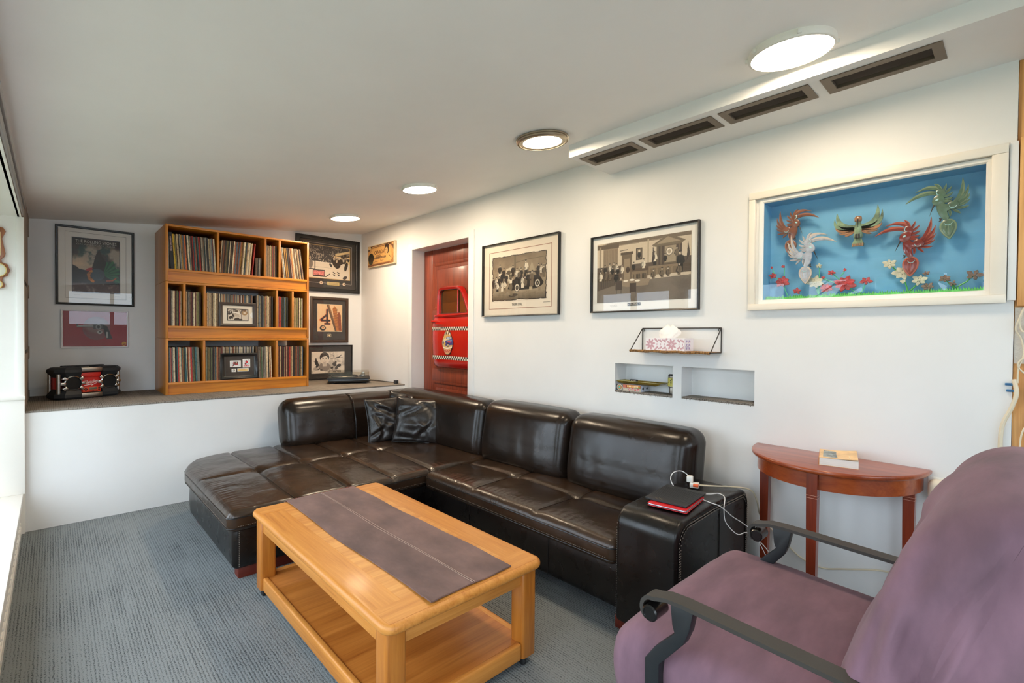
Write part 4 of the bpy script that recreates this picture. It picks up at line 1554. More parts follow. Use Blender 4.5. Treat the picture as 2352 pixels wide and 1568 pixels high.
t, w, h = picture('red_revolver_picture', 'small red picture of a silver revolver in a thin white frame, below the concert poster', 'B', 0.056, 0.524, 1.255, 1.596, 0.013, 0.016, plain('white_metal_frame', (236, 236, 240), 0.3), plain('red_board', (150, 34, 44), 0.5), P, (0.012, 0.012, 0.012, 0.012))

# ---- hockey action picture (partly behind the bookcase)
P = Paint(1.6, 150, (226, 212, 190), 9)
crowd = P.fbm(28, 2)
P.mix(P.y > 0.50, (46, 38, 34))
P.mix(np.clip((crowd - 0.58) * 12, 0, 1) * (P.y > 0.5) * np.clip(1.6 - P.y * 1.2, 0, 1), (196, 180, 158))
P.mix(np.clip((P.fbm(20, 2) - 0.5) * 10, 0, 1) * (P.y > 0.5) * (P.y < 0.72) * (P.x > 1.0), (226, 200, 150))
P.poly([(1.05, 0.80), (1.6, 0.93), (1.6, 0.86), (1.05, 0.72)], (216, 190, 140))
P.line([(0.2, 0.5), (1.6, 0.46)], 0.02, (236, 226, 206))
P.line([(0.0, 0.34), (0.9, 0.33)], 0.006, (150, 140, 128))
P.line([(0.30, 0.62), (0.30, 0.26), (0.02, 0.26)], 0.03, (48, 40, 36))
P.ell(0.14, 0.42, 0.09, 0.14, (120, 108, 96))
for (x, y, a, b, r) in ((1.02, 0.50, 0.08, 0.15, 0.5), (1.14, 0.45, 0.10, 0.13, -0.6), (1.24, 0.55, 0.12, 0.09, 0.2), (1.46, 0.42, 0.06, 0.15, -0.3), (0.88, 0.42, 0.04, 0.07, 0.7)):
    P.ell(x, y, a, b, (36, 30, 27), r)
for (x, y) in ((1.0, 0.63), (1.2, 0.66), (1.36, 0.6), (1.1, 0.56)):
    P.ell(x, y, 0.035, 0.045, (204, 188, 164))
for (x, y) in ((1.0, 0.19), (1.0, 0.12), (1.16, 0.20), (1.17, 0.13)):
    P.ell(x, y, 0.05, 0.018, (34, 30, 28), -0.5)
P.line([(0.50, 0.05), (0.70, 0.05), (0.84, 0.14)], 0.028, (30, 27, 25))
P.ell(1.42, 0.06, 0.09, 0.05, (60, 50, 44), 0.4)
P.ell(0.46, 0.10, 0.03, 0.05, (30, 27, 25))
P.grain(14)
t, w, h = picture('hockey_action_picture', 'large black framed hockey game photograph, its left part behind the bookcase', 'B', 2.050, 2.832, 1.905, 2.560, 0.046, 0.03, BLACKF, MATK, P, (0.125, 0.125, 0.165, 0.105),
                  lines=(((0.09, 0.098, 0.105, 0.075), 0.004, SLIVER), ((0.118, 0.118, 0.158, 0.098), 0.008, plain('gold_fillet', (196, 160, 104), 0.4, metal=0.4))))
obj('plaque', G().box(0.375, 0.525, -0.0095, -0.006, 0.085, 0.125, bev=0.001), GOLDM, t)
for k in range(3):
    obj('plaque_line', G().box(0.39, 0.51, -0.0099, -0.0093, 0.094 + k * 0.010, 0.097 + k * 0.010), INKG, t)
for xx in (0.30, 0.585):
    g = G().lathe([(0, -0.0012), (0.019, -0.001), (0.019, 0.0035), (0, 0.004)], seg=22, M=Matrix.Translation((xx, -0.006, 0.108)) @ Matrix.Rotation(PI / 2, 4, 'X'))
    d_ = obj('medallion', g, plain('cream_disc', (222, 204, 178), 0.5), t)
    g = G().lathe([(0, 0.003), (0.009, 0.003), (0.009, 0.005), (0, 0.0052)], seg=16, M=Matrix.Translation((xx, -0.006, 0.108)) @ Matrix.Rotation(PI / 2, 4, 'X'))
    obj('medallion_centre', g, plain('tan_disc', (150, 112, 84), 0.5), d_)
obj('ticket', G().box(0.20, 0.345, -0.0098, -0.006, 0.182, 0.262, bev=0.001), INK, t)
obj('ticket_face', G().box(0.206, 0.337, -0.0104, -0.009, 0.195, 0.25), plain('red_ticket', (214, 116, 110), 0.6, var=0.3, vs=(60, 60, 90)), t)

# ---- number 4 jersey picture
P = Paint(0.87, 130, (222, 186, 140), 12)
P.mix(P.fbm(3) * 0.4, (236, 204, 160))
P.line([(0.36, 0.97), (0.66, 0.0)], 0.085, (92, 66, 42))
P.line([(0.40, 0.97), (0.68, 0.06)], 0.035, (146, 100, 56))
P.poly([(0.52, 0.84), (0.60, 0.96), (0.68, 0.84), (0.76, 0.02), (0.66, 0.02)], (184, 112, 48))
P.poly([(0.70, 0.66), (0.76, 0.74), (0.82, 0.62), (0.86, 0.02), (0.76, 0.02)], (146, 74, 38))
for k in range(12):
    P.line([(0.55, 0.86 - k * 0.06), (0.72, 0.83 - k * 0.06)], 0.012, (98, 58, 30))
    P.line([(0.71, 0.64 - k * 0.05), (0.83, 0.60 - k * 0.05)], 0.012, (96, 48, 28))
for pts in ([(0.14, 0.40), (0.42, 0.40)], [(0.10, 0.42), (0.32, 0.62)], [(0.33, 0.80), (0.33, 0.28)], [(0.26, 0.28), (0.42, 0.28)]):
    P.line(pts, 0.085, (206, 96, 44))
for pts in ([(0.14, 0.40), (0.42, 0.40)], [(0.12, 0.43), (0.31, 0.60)], [(0.33, 0.80), (0.33, 0.28)], [(0.26, 0.28), (0.42, 0.28)]):
    P.line(pts, 0.062, (40, 34, 36))
P.ell(0.18, 0.12, 0.11, 0.10, (34, 30, 30))
P.ell(0.19, 0.135, 0.06, 0.055, (220, 190, 150))
P.ell(0.19, 0.135, 0.03, 0.028, (190, 110, 60))
P.grain(10)
t, w, h = picture('jersey_number_picture', 'brown framed picture of hockey sticks and a dark number 4, beside the record cabinets', 'B', 2.218, 2.686, 1.290, 1.842, 0.034, 0.026, BROWNF, MATK, P, (0.092, 0.076, 0.138, 0.088),
                  lines=(((0.088, 0.072, 0.134, 0.084), 0.004, plain('pale_fillet', (206, 190, 160), 0.6)),))
obj('pin_card', G().box(0.212, 0.256, -0.0085, -0.006, 0.07, 0.107), plain('pin_card_rim', (214, 200, 170), 0.5), t)
obj('pin_card_face', G().box(0.216, 0.252, -0.0092, -0.008, 0.074, 0.103), INK, t)
obj('pin', G().lathe([(0, 0), (0.011, 0), (0.011, 0.003), (0, 0.004)], seg=18, M=Matrix.Translation((0.234, -0.0085, 0.0885)) @ Matrix.Rotation(PI / 2, 4, 'X')), plain('pin_gold', (230, 212, 160), 0.4), t)

# ---- drawn portrait with players (generic faces)
P = Paint(1.38, 150, (226, 214, 198), 15)
P.mix(np.clip((P.fbm(5) - 0.45) * 3, 0, 1) * np.clip(1.2 - P.y, 0, 1), (150, 138, 126))
P.mix(np.clip((P.fbm(6) - 0.55) * 5, 0, 1) * (P.y > 0.5) * (P.x > 0.7), (176, 164, 150))
P.ell(0.53, 0.30, 0.24, 0.20, (140, 128, 118))
P.ell(0.53, 0.74, 0.195, 0.235, (52, 46, 42))
P.ell(0.53, 0.63, 0.155, 0.225, (226, 212, 194))
P.poly([(0.37, 0.78), (0.42, 0.90), (0.66, 0.90), (0.69, 0.76), (0.66, 0.74), (0.60, 0.80), (0.46, 0.76), (0.40, 0.72)], (58, 50, 46))
P.line([(0.44, 0.93), (0.60, 0.90), (0.66, 0.82)], 0.02, (110, 100, 92))
P.rect(0.45, 0.61, 0.32, 0.48, (206, 192, 174))
for xx in (0.47, 0.60):
    P.ell(xx, 0.68, 0.032, 0.014, (58, 50, 46))
    P.line([(xx - 0.04, 0.715), (xx + 0.04, 0.72)], 0.016, (62, 54, 48))
P.line([(0.535, 0.67), (0.55, 0.585), (0.525, 0.58)], 0.010, (140, 126, 114))
P.line([(0.48, 0.515), (0.54, 0.507), (0.59, 0.52)], 0.014, (110, 90, 82))
P.ell(0.53, 0.43, 0.06, 0.015, (190, 176, 160))
for (x, y, a, b, r, c) in ((0.20, 0.50, 0.07, 0.13, 0.2, 40), (0.24, 0.36, 0.05, 0.10, -0.5, 56), (0.18, 0.66, 0.035, 0.045, 0, 60), (0.95, 0.40, 0.08, 0.10, 0.6, 70), (1.0, 0.50, 0.04, 0.05, 0, 70),
                           (1.14, 0.34, 0.10, 0.07, 0.3, 60), (0.84, 0.24, 0.06, 0.05, 0.4, 60), (1.04, 0.24, 0.06, 0.09, -0.4, 84), (1.08, 0.72, 0.10, 0.025, 0.2, 60), (1.18, 0.77, 0.09, 0.022, 0.8, 60), (0.92, 0.80, 0.02, 0.03, 0, 60),
                           (0.30, 0.20, 0.06, 0.03, 0.5, 70), (0.40, 0.16, 0.05, 0.03, 0, 80)):
    P.ell(x, y, a, b, (c, c * 0.92, c * 0.86), r)
for pts in ([(0.75, 0.38), (0.90, 0.10)], [(0.04, 0.58), (0.16, 0.54)], [(0.78, 0.66), (1.30, 0.72)]):
    P.line(pts, 0.014, (84, 74, 66))
P.grain(14)
t, w, h = picture('portrait_drawing', 'charcoal matted drawing of a dark haired man among hockey players, behind the turntable', 'B', 2.195, 2.744, 0.846, 1.262, 0.014, 0.02, BLACKF, MATK, P, (0.042, 0.100, 0.075, 0.080))

# ---- sepia picture of a crowd round an old car (right wall, left one)
P = Paint(1.30, 200, (150, 132, 108), 21)
f = P.fbm(5)
P.mix(np.clip((f - 0.4) * 2.5, 0, 1) * 0.6, (96, 82, 64))
P.mix(np.clip(P.y * 1.6 - 1.1, 0, 1) * 0.6, (84, 72, 56))
P.mix((P.y < 0.34) * 1.0, (156, 140, 116))
P.mix((P.y < 0.34) * np.clip((P.fbm(14) - 0.45) * 4, 0, 1) * 0.5, (112, 98, 78))
P.mix(np.clip(1 - P.y * 5, 0, 1) * 0.7, (70, 60, 48))
P.rect(0.56, 0.60, 0.60, 1.0, (104, 92, 74))
P.line([(0.60, 0.82), (0.9, 0.86), (1.25, 0.87)], 0.012, (98, 86, 68))
P.rect(1.20, 1.28, 0.2, 0.72, (150, 134, 110))
P.poly([(0.36, 0.70), (0.50, 0.74), (0.52, 0.44), (0.36, 0.42)], (198, 184, 158))
P.ell(0.43, 0.62, 0.05, 0.05, (90, 80, 64))
P.poly([(0.90, 0.60), (0.97, 0.80), (1.06, 0.58)], (166, 150, 124))
P.poly([(0.62, 0.46), (0.68, 0.72), (0.76, 0.68), (0.70, 0.44)], (168, 152, 126))
P.poly([(0.40, 0.26), (0.46, 0.40), (0.60, 0.48), (0.78, 0.48), (0.80, 0.58), (1.08, 0.60), (1.16, 0.46), (1.24, 0.34), (1.20, 0.28), (1.05, 0.22), (0.5, 0.22)], (30, 26, 22))
P.poly([(0.84, 0.50), (0.85, 0.56), (1.04, 0.57), (1.08, 0.50)], (140, 126, 104))
for (cx, cy) in ((0.63, 0.27), (1.10, 0.33)):
    P.ell(cx, cy, 0.062, 0.088, (30, 26, 22))
    P.ell(cx, cy, 0.054, 0.078, (216, 206, 186))
    P.ell(cx, cy, 0.034, 0.050, (44, 38, 32))
    P.ell(cx, cy, 0.012, 0.018, (170, 156, 132))
P.ell(0.48, 0.30, 0.04, 0.08, (110, 98, 80))
lt, dk, md = (222, 210, 188), (34, 29, 25), (108, 94, 76)
for (x, y, hh, tp, lo) in ((0.20, 0.55, 0.28, dk, lt), (0.84, 0.56, 0.30, lt, dk), (0.04, 0.30, 0.25, dk, dk), (0.11, 0.32, 0.24, lt, dk), (0.19, 0.33, 0.24, dk, dk), (0.26, 0.40, 0.26, dk, dk), (0.30, 0.50, 0.24, dk, dk), (0.37, 0.38, 0.24, dk, dk),
                            (0.48, 0.38, 0.26, md, lt), (0.53, 0.52, 0.26, dk, dk), (0.62, 0.44, 0.26, lt, dk), (0.73, 0.46, 0.24, dk, dk), (0.68, 0.44, 0.22, md, dk), (0.76, 0.26, 0.26, lt, lt), (0.83, 0.22, 0.30, md, dk), (0.90, 0.30, 0.30, dk, dk),
                            (0.97, 0.28, 0.34, md, md), (1.12, 0.52, 0.22, dk, dk), (1.18, 0.48, 0.24, lt, md), (1.24, 0.44, 0.26, md, md), (0.14, 0.22, 0.22, lt, dk), (0.26, 0.22, 0.24, lt, lt), (0.33, 0.24, 0.22, lt, md)):
    P.person(x, y, hh, tp, low=lo)
P.rect(0.915, 0.985, 0.20, 0.27, (178, 162, 132))
P.ell(0.54, 0.11, 0.11, 0.035, (64, 55, 44), 0.1)
P.ell(0.50, 0.12, 0.04, 0.02, (120, 106, 86))
edge = np.minimum(np.minimum(P.x, 1.30 - P.x), np.minimum(P.y, 1 - P.y)) + (P.fbm(12, 3) - 0.5) * 0.05
P.mix((edge < 0.022) * 0.85, (34, 29, 25))
P.mix((edge < 0.004) * 1.0, (236, 222, 204))
P.grain(16)
ORL = plain('rust_line', (150, 84, 54), 0.7)
t, w, h = picture('crowd_and_car_picture', 'black framed sepia photograph of a crowd around an old car, left of the courtroom picture', 'R', 3.405, 2.486, 1.562, 2.203, 0.010, 0.028, BLACKF, MATC, P, (0.120, 0.140, 0.135, 0.118),
                  lines=(((0.080, 0.088, 0.066, 0.072), 0.0035, ORL),))
text('lettering', 'THE BIG STEAL', INKG, t, 0.44, -0.0068, 0.100, w=0.125, h=0.022)
text('lettering', 'photograph', INKG, t, 0.78, -0.0068, 0.106, w=0.07, h=0.006)

# ---- sepia courtroom picture (right wall, right one)
P = Paint(1.62, 210, (206, 190, 166), 33)
P.mix(P.fbm(4) * 0.3, (180, 162, 138))
P.poly([(0, 1), (1.62, 1), (1.62, 0.94), (0.42, 0.93), (0.10, 1.0)], (112, 98, 82))
P.line([(0.25, 0.98), (0.45, 0.935), (1.25, 0.95)], 0.012, (150, 134, 114))
P.rect(0, 0.42, 0.90, 0.98, (96, 82, 68))
P.rect(0.12, 0.40, 0.60, 0.90, (140, 122, 100))
P.rect(0.04, 0.08, 0.55, 0.95, (150, 134, 112))
for k in range(9):
    P.line([(0.14 + k * 0.03, 0.60), (0.14 + k * 0.03, 0.88)], 0.006, (116, 100, 82))
P.rect(0, 1.62, 0.40, 0.60, (92, 78, 64))
P.rect(1.0, 1.62, 0.40, 0.64, (84, 71, 58))
P.rect(0.47, 0.66, 0.34, 0.78, (106, 90, 72))
P.rect(0.45, 0.68, 0.77, 0.81, (82, 69, 55))
P.rect(0.52, 0.62, 0.36, 0.70, (148, 130, 106))
P.ell(0.585, 0.52, 0.035, 0.05, (70, 58, 48))
P.rect(0.73, 0.84, 0.66, 0.85, (60, 50, 42))
P.rect(0.745, 0.825, 0.68, 0.835, (130, 114, 96))
P.ell(0.785, 0.74, 0.03, 0.05, (36, 31, 28))
P.ell(0.785, 0.80, 0.018, 0.022, (210, 194, 170))
P.line([(0.44, 0.84), (0.58, 0.85)], 0.010, (60, 52, 44))
P.rect(0.925, 0.955, 0.60, 0.97, (176, 160, 136))
P.poly([(1.00, 0.86), (1.26, 1.0), (1.54, 0.88), (1.48, 0.84), (1.06, 0.83)], (112, 98, 80))
P.poly([(1.07, 0.865), (1.26, 0.965), (1.46, 0.875)], (156, 140, 116))
P.rect(1.08, 1.48, 0.55, 0.84, (104, 90, 73))
for xx in (1.11, 1.17, 1.40, 1.45):
    P.rect(xx, xx + 0.03, 0.55, 0.83, (74, 62, 51))
P.rect(1.21, 1.39, 0.57, 0.82, (158, 142, 118))
P.ell(1.285, 0.735, 0.055, 0.062, (62, 52, 43))
P.ell(1.285, 0.735, 0.048, 0.054, (228, 216, 196))
P.ell(1.285, 0.735, 0.028, 0.032, (168, 152, 128))
P.rect(0.95, 1.46, 0.40, 0.54, (134, 116, 93))
for xx in (0.98, 1.10, 1.22, 1.34):
    P.rect(xx, xx + 0.09, 0.41, 0.50, (118, 101, 80))
P.rect(0.66, 0.93, 0.36, 0.48, (128, 110, 88))
P.rect(0.69, 0.92, 0.33, 0.44, (58, 49, 40))
for k in range(9):
    P.rect(0.70 + k * 0.025, 0.708 + k * 0.025, 0.33, 0.44, (140, 122, 98))
P.poly([(0, 0.40), (0.45, 0.46), (0.45, 0.30), (0, 0.20)], (84, 71, 57))
for k in range(12):
    P.line([(0.02 + k * 0.036, 0.22 + k * 0.008), (0.02 + k * 0.036, 0.38 + k * 0.006)], 0.01, (54, 45, 37))
P.poly([(0, 0.20), (0.5, 0.32), (1.62, 0.36), (1.62, 0), (0, 0)], (118, 106, 92))
P.mix((P.y < 0.36) * np.clip((P.fbm(4) - 0.4) * 3, 0, 1) * 0.5, (86, 76, 66))
P.poly([(0.34, 0.30), (0.46, 0.37), (0.98, 0.35), (0.94, 0.25), (0.56, 0.24)], (142, 124, 102))
for (x, y) in ((0.44, 0.33), (0.55, 0.34), (0.66, 0.35), (0.76, 0.33)):
    P.ell(x, y, 0.045, 0.016, (232, 222, 204))
for (x, y) in ((0.36, 0.20), (0.62, 0.15)):
    P.rect(x, x + 0.12, y, y + 0.15, (66, 54, 44))
    P.rect(x + 0.015, x + 0.025, y - 0.09, y, (56, 46, 38))
    P.rect(x + 0.10, x + 0.11, y - 0.09, y, (56, 46, 38))
for (x, y, hh, tp, lo) in ((0.16, 0.44, 0.20, dk, None), (0.25, 0.46, 0.20, lt, None), (0.32, 0.47, 0.20, md, None), (0.38, 0.46, 0.19, lt, None), (0.08, 0.40, 0.20, md, None), (0.30, 0.42, 0.18, dk, None), (0.40, 0.42, 0.17, dk, None), (0.48, 0.42, 0.20, lt, None),
                            (0.07, 0.31, 0.24, lt, None), (0.17, 0.34, 0.20, md, None), (0.25, 0.33, 0.20, md, None), (0.37, 0.28, 0.24, dk, None), (0.69, 0.46, 0.18, dk, None), (0.86, 0.46, 0.22, lt, None), (1.05, 0.55, 0.22, lt, dk), (1.22, 0.54, 0.18, dk, None), (1.40, 0.60, 0.2, md, None),
                            (1.46, 0.40, 0.34, dk, dk), (1.03, 0.28, 0.22, md, None), (1.17, 0.29, 0.22, md, None), (1.27, 0.30, 0.21, md, None), (1.44, 0.30, 0.26, md, None)):
    P.person(x, y, hh, tp, low=lo)
for xx in (1.02, 1.57):
    P.poly([(xx, 0.86), (xx + 0.035, 0.66), (xx - 0.02, 0.56)], (60, 50, 44))
P.grain(14)
t, w, h = picture('courtroom_picture', 'black framed sepia photograph of a courtroom scene, above the wire shelf', 'R', 2.180, 1.366, 1.565, 2.110, 0.011, 0.026, BLACKF, MATW, P, (0.048, 0.056, 0.070, 0.056))
obj('title_plate', G().box(0.305, 0.405, -0.0085, -0.006, 0.042, 0.062), INK, t)
text('lettering', 'ON TRIAL', plain('plate_letters', (220, 216, 208), 0.6), t, 0.355, -0.0088, 0.052, w=0.066, h=0.010)
for xx in (0.313, 0.397):
    obj('plate_star', G().lathe([(0, 0), (0.003, 0), (0, 0.0008)], seg=6, M=Matrix.Translation((xx, -0.0085, 0.052)) @ Matrix.Rotation(PI / 2, 4, 'X')), bpy.data.materials['plate_letters'], t)
obj('signature', G().tube([(0.16 + q * 0.006, -0.0068, 0.045 + 0.008 * math.sin(q * 2.3)) for q in range(11)], 0.0006, 4), INKG, t)

# ---- canvas of a large banknote (generic portrait)
P = Paint(1.95, 120, (196, 148, 88), 40)
P.mix(np.clip((P.fbm(9) - 0.45) * 3, 0, 1) * 0.5, (160, 108, 58))
P.rect(0, 1.95, 0.90, 1.0, (96, 62, 38)); P.rect(0, 1.95, 0.0, 0.09, (120, 76, 46))
P.rect(0.3, 1.6, 0.925, 0.965, (206, 160, 100))
P.poly([(0, 1), (0.26, 1), (0.10, 0.80), (0, 0.76)], (60, 40, 28)); P.ell(0.10, 0.93, 0.12, 0.08, (214, 184, 136))
P.poly([(1.95, 1), (1.62, 1), (1.85, 0.76), (1.95, 0.6)], (110, 70, 44)); P.rect(1.80, 1.93, 0.88, 0.97, (206, 160, 100))
P.poly([(1.95, 0), (1.6, 0), (1.86, 0.22), (1.95, 0.34)], (150, 104, 60))
P.poly([(0.34, 0.86), (1.5, 0.90), (1.78, 0.68), (1.76, 0.26), (1.5, 0.12), (0.42, 0.12), (0.3, 0.4), (0.14, 0.62)], (214, 164, 96))
P.ell(1.44, 0.70, 0.17, 0.24, (72, 50, 36)); P.ell(1.42, 0.64, 0.10, 0.17, (206, 168, 108)); P.ell(1.46, 0.88, 0.15, 0.08, (60, 42, 30))
P.poly([(1.34, 0.50), (1.50, 0.50), (1.78, 0.16), (1.30, 0.14)], (206, 164, 98)); P.line([(1.35, 0.68), (1.40, 0.68)], 0.02, (80, 54, 36)); P.line([(1.36, 0.56), (1.42, 0.56)], 0.015, (130, 78, 56))
P.line([(1.62, 0.40), (1.72, 0.30)], 0.03, (96, 66, 44))
P.ell(0.22, 0.40, 0.22, 0.26, (44, 38, 28)); P.ell(0.22, 0.22, 0.17, 0.14, (64, 62, 42)); P.ell(0.28, 0.34, 0.1, 0.12, (66, 44, 30))
P.rect(0.46, 1.38, 0.32, 0.42, (92, 66, 48))
for k in range(10):
    P.rect(0.50 + k * 0.085, 0.55 + k * 0.085, 0.34, 0.40, (176, 134, 84))
P.line([(0.5, 0.18), (0.62, 0.22), (0.70, 0.17), (0.78, 0.21)], 0.018, (110, 72, 44)); P.line([(0.95, 0.20), (1.0, 0.28), (1.05, 0.2), (1.2, 0.22)], 0.018, (110, 72, 44))
P.grain(22)
t = wall_thing('banknote_canvas', 'canvas print of a brown Canada 1000 banknote, tilted slightly beside the back corner', 'picture', 'R', 5.595, 4.95, 2.212)
w, h = 0.635, 0.262
obj('canvas', G().box(0, w, -0.032, 0, 0, h, bev=0.003), plain('cream_canvas_edge', (222, 204, 168), 0.8), t)
print_mesh('print', P, 0.012, w - 0.012, 0.010, h - 0.010, -0.0328, t)
BN = plain('banknote_ink', (92, 60, 38), 0.7)
text('lettering', 'CANADA', BN, t, 0.285, -0.0332, 0.166, w=0.235, h=0.046)
text('lettering', '1000', BN, t, 0.265, -0.0332, 0.118, w=0.10, h=0.034)

# ================================================================== display case in the right wall
case = thing('display_case', 'cream framed glazed wall case with a blue interior holding carved birds and flowers', 'display case', (XR, 1.007, 1.606), -PI / 2)
CW, CH, CD = 0.882, 0.534, 0.11
BLUE = plain('case_blue_paint', (116, 182, 220), 0.6, var=0.03, vs=(3, 3, 3))
g = G().box(-0.02, CW + 0.02, CD, CD + 0.01, -0.014, CH + 0.018)
obj('backing', g, BLUE, case)
for a in ((-0.02, 0.0, 0.004, CD, -0.014, CH + 0.018), (CW, CW + 0.02, 0.004, CD, -0.014, CH + 0.018), (-0.02, CW + 0.02, 0.004, CD, CH, CH + 0.018), (-0.02, CW + 0.02, 0.004, CD, -0.014, 0.0)):
    obj('liner', G().box(*a), BLUE, case)
obj('inner_frame', G().ring(-0.022, CW + 0.022, -0.022, CH + 0.022, [(0.0, 0.004), (0.0, -0.008), (0.016, -0.008), (0.022, -0.002), (0.022, 0.004)]), TRIMW, case)
ow = (-0.071, 0.949, -0.057, 0.597)
for a in ((ow[0], ow[1], ow[3] - 0.038, ow[3], -0.028), (ow[0], ow[1], ow[2], ow[2] + 0.034, -0.030)):
    obj('casing', G().box(a[0], a[1], a[4], 0.0, a[2], a[3], bev=0.003), CREAM, case)
for a in ((ow[0], ow[0] + 0.032, -0.026), (ow[1] - 0.05, ow[1], -0.026)):
    obj('casing', G().box(a[0], a[1], a[2], 0.0, ow[2] + 0.034, ow[3] - 0.038, bev=0.003), CREAM, case)
obj('edge_trim', G().box(ow[1] + 0.003, ow[1] + 0.028, -0.016, 0.0, ow[2] + 0.01, ow[3] + 0.004, bev=0.002), WHITE, case)
obj('glass', G().box(-0.006, CW + 0.006, 0.0005, 0.0025, -0.006, CH + 0.006), GLASS, case, smooth=False)


def crescent(g, base, ctrl, tip, w, d0, d1, n=10, bev=0.0012):
    L, R = [], []
    for k in range(n + 1):
        t = k / n
        a = np.array(base) * (1 - t) ** 2 + 2 * np.array(ctrl) * t * (1 - t) + np.array(tip) * t * t
        d = 2 * (1 - t) * (np.array(ctrl) - np.array(base)) + 2 * t * (np.array(tip) - np.array(ctrl))
        d = d / (np.linalg.norm(d) + 1e-9)
        nn = np.array([-d[1], d[0]])
        ww = w * (0.55 + 0.9 * t - 1.45 * t ** 2.2) * 0.5 + 0.0004
        L.append(tuple(a + nn * ww)); R.append(tuple(a - nn * ww))
    return g.prism(L + R[::-1], d0, d1, 'xz', bev=bev, seg=1)


def blob(cx, cz, rx, rz_, rot=0, n=18):
    return [(cx + rx * math.cos(a) * math.cos(rot) - rz_ * math.sin(a) * math.sin(rot), cz + rx * math.cos(a) * math.sin(rot) + rz_ * math.sin(a) * math.cos(rot)) for a in [2 * PI * k / n for k in range(n)]]


def leaf(x0, z0, x1, z1, w, n=14):
    L = [(x0 + (x1 - x0) * t - w / 2 * math.sin(PI * t ** 0.72) ** 0.8, z0 + (z1 - z0) * t) for t in [k / n for k in range(n + 1)]]
    R = [(x0 + (x1 - x0) * t + w / 2 * math.sin(PI * t ** 0.72) ** 0.8, z0 + (z1 - z0) * t) for t in [k / n for k in range(1, n)]]
    return L + R[::-1]


PEARL = plain('pearl_inlay', (176, 222, 224), 0.2, coat=0.5)
BEAK = plain('dark_beak', (52, 44, 40), 0.35)


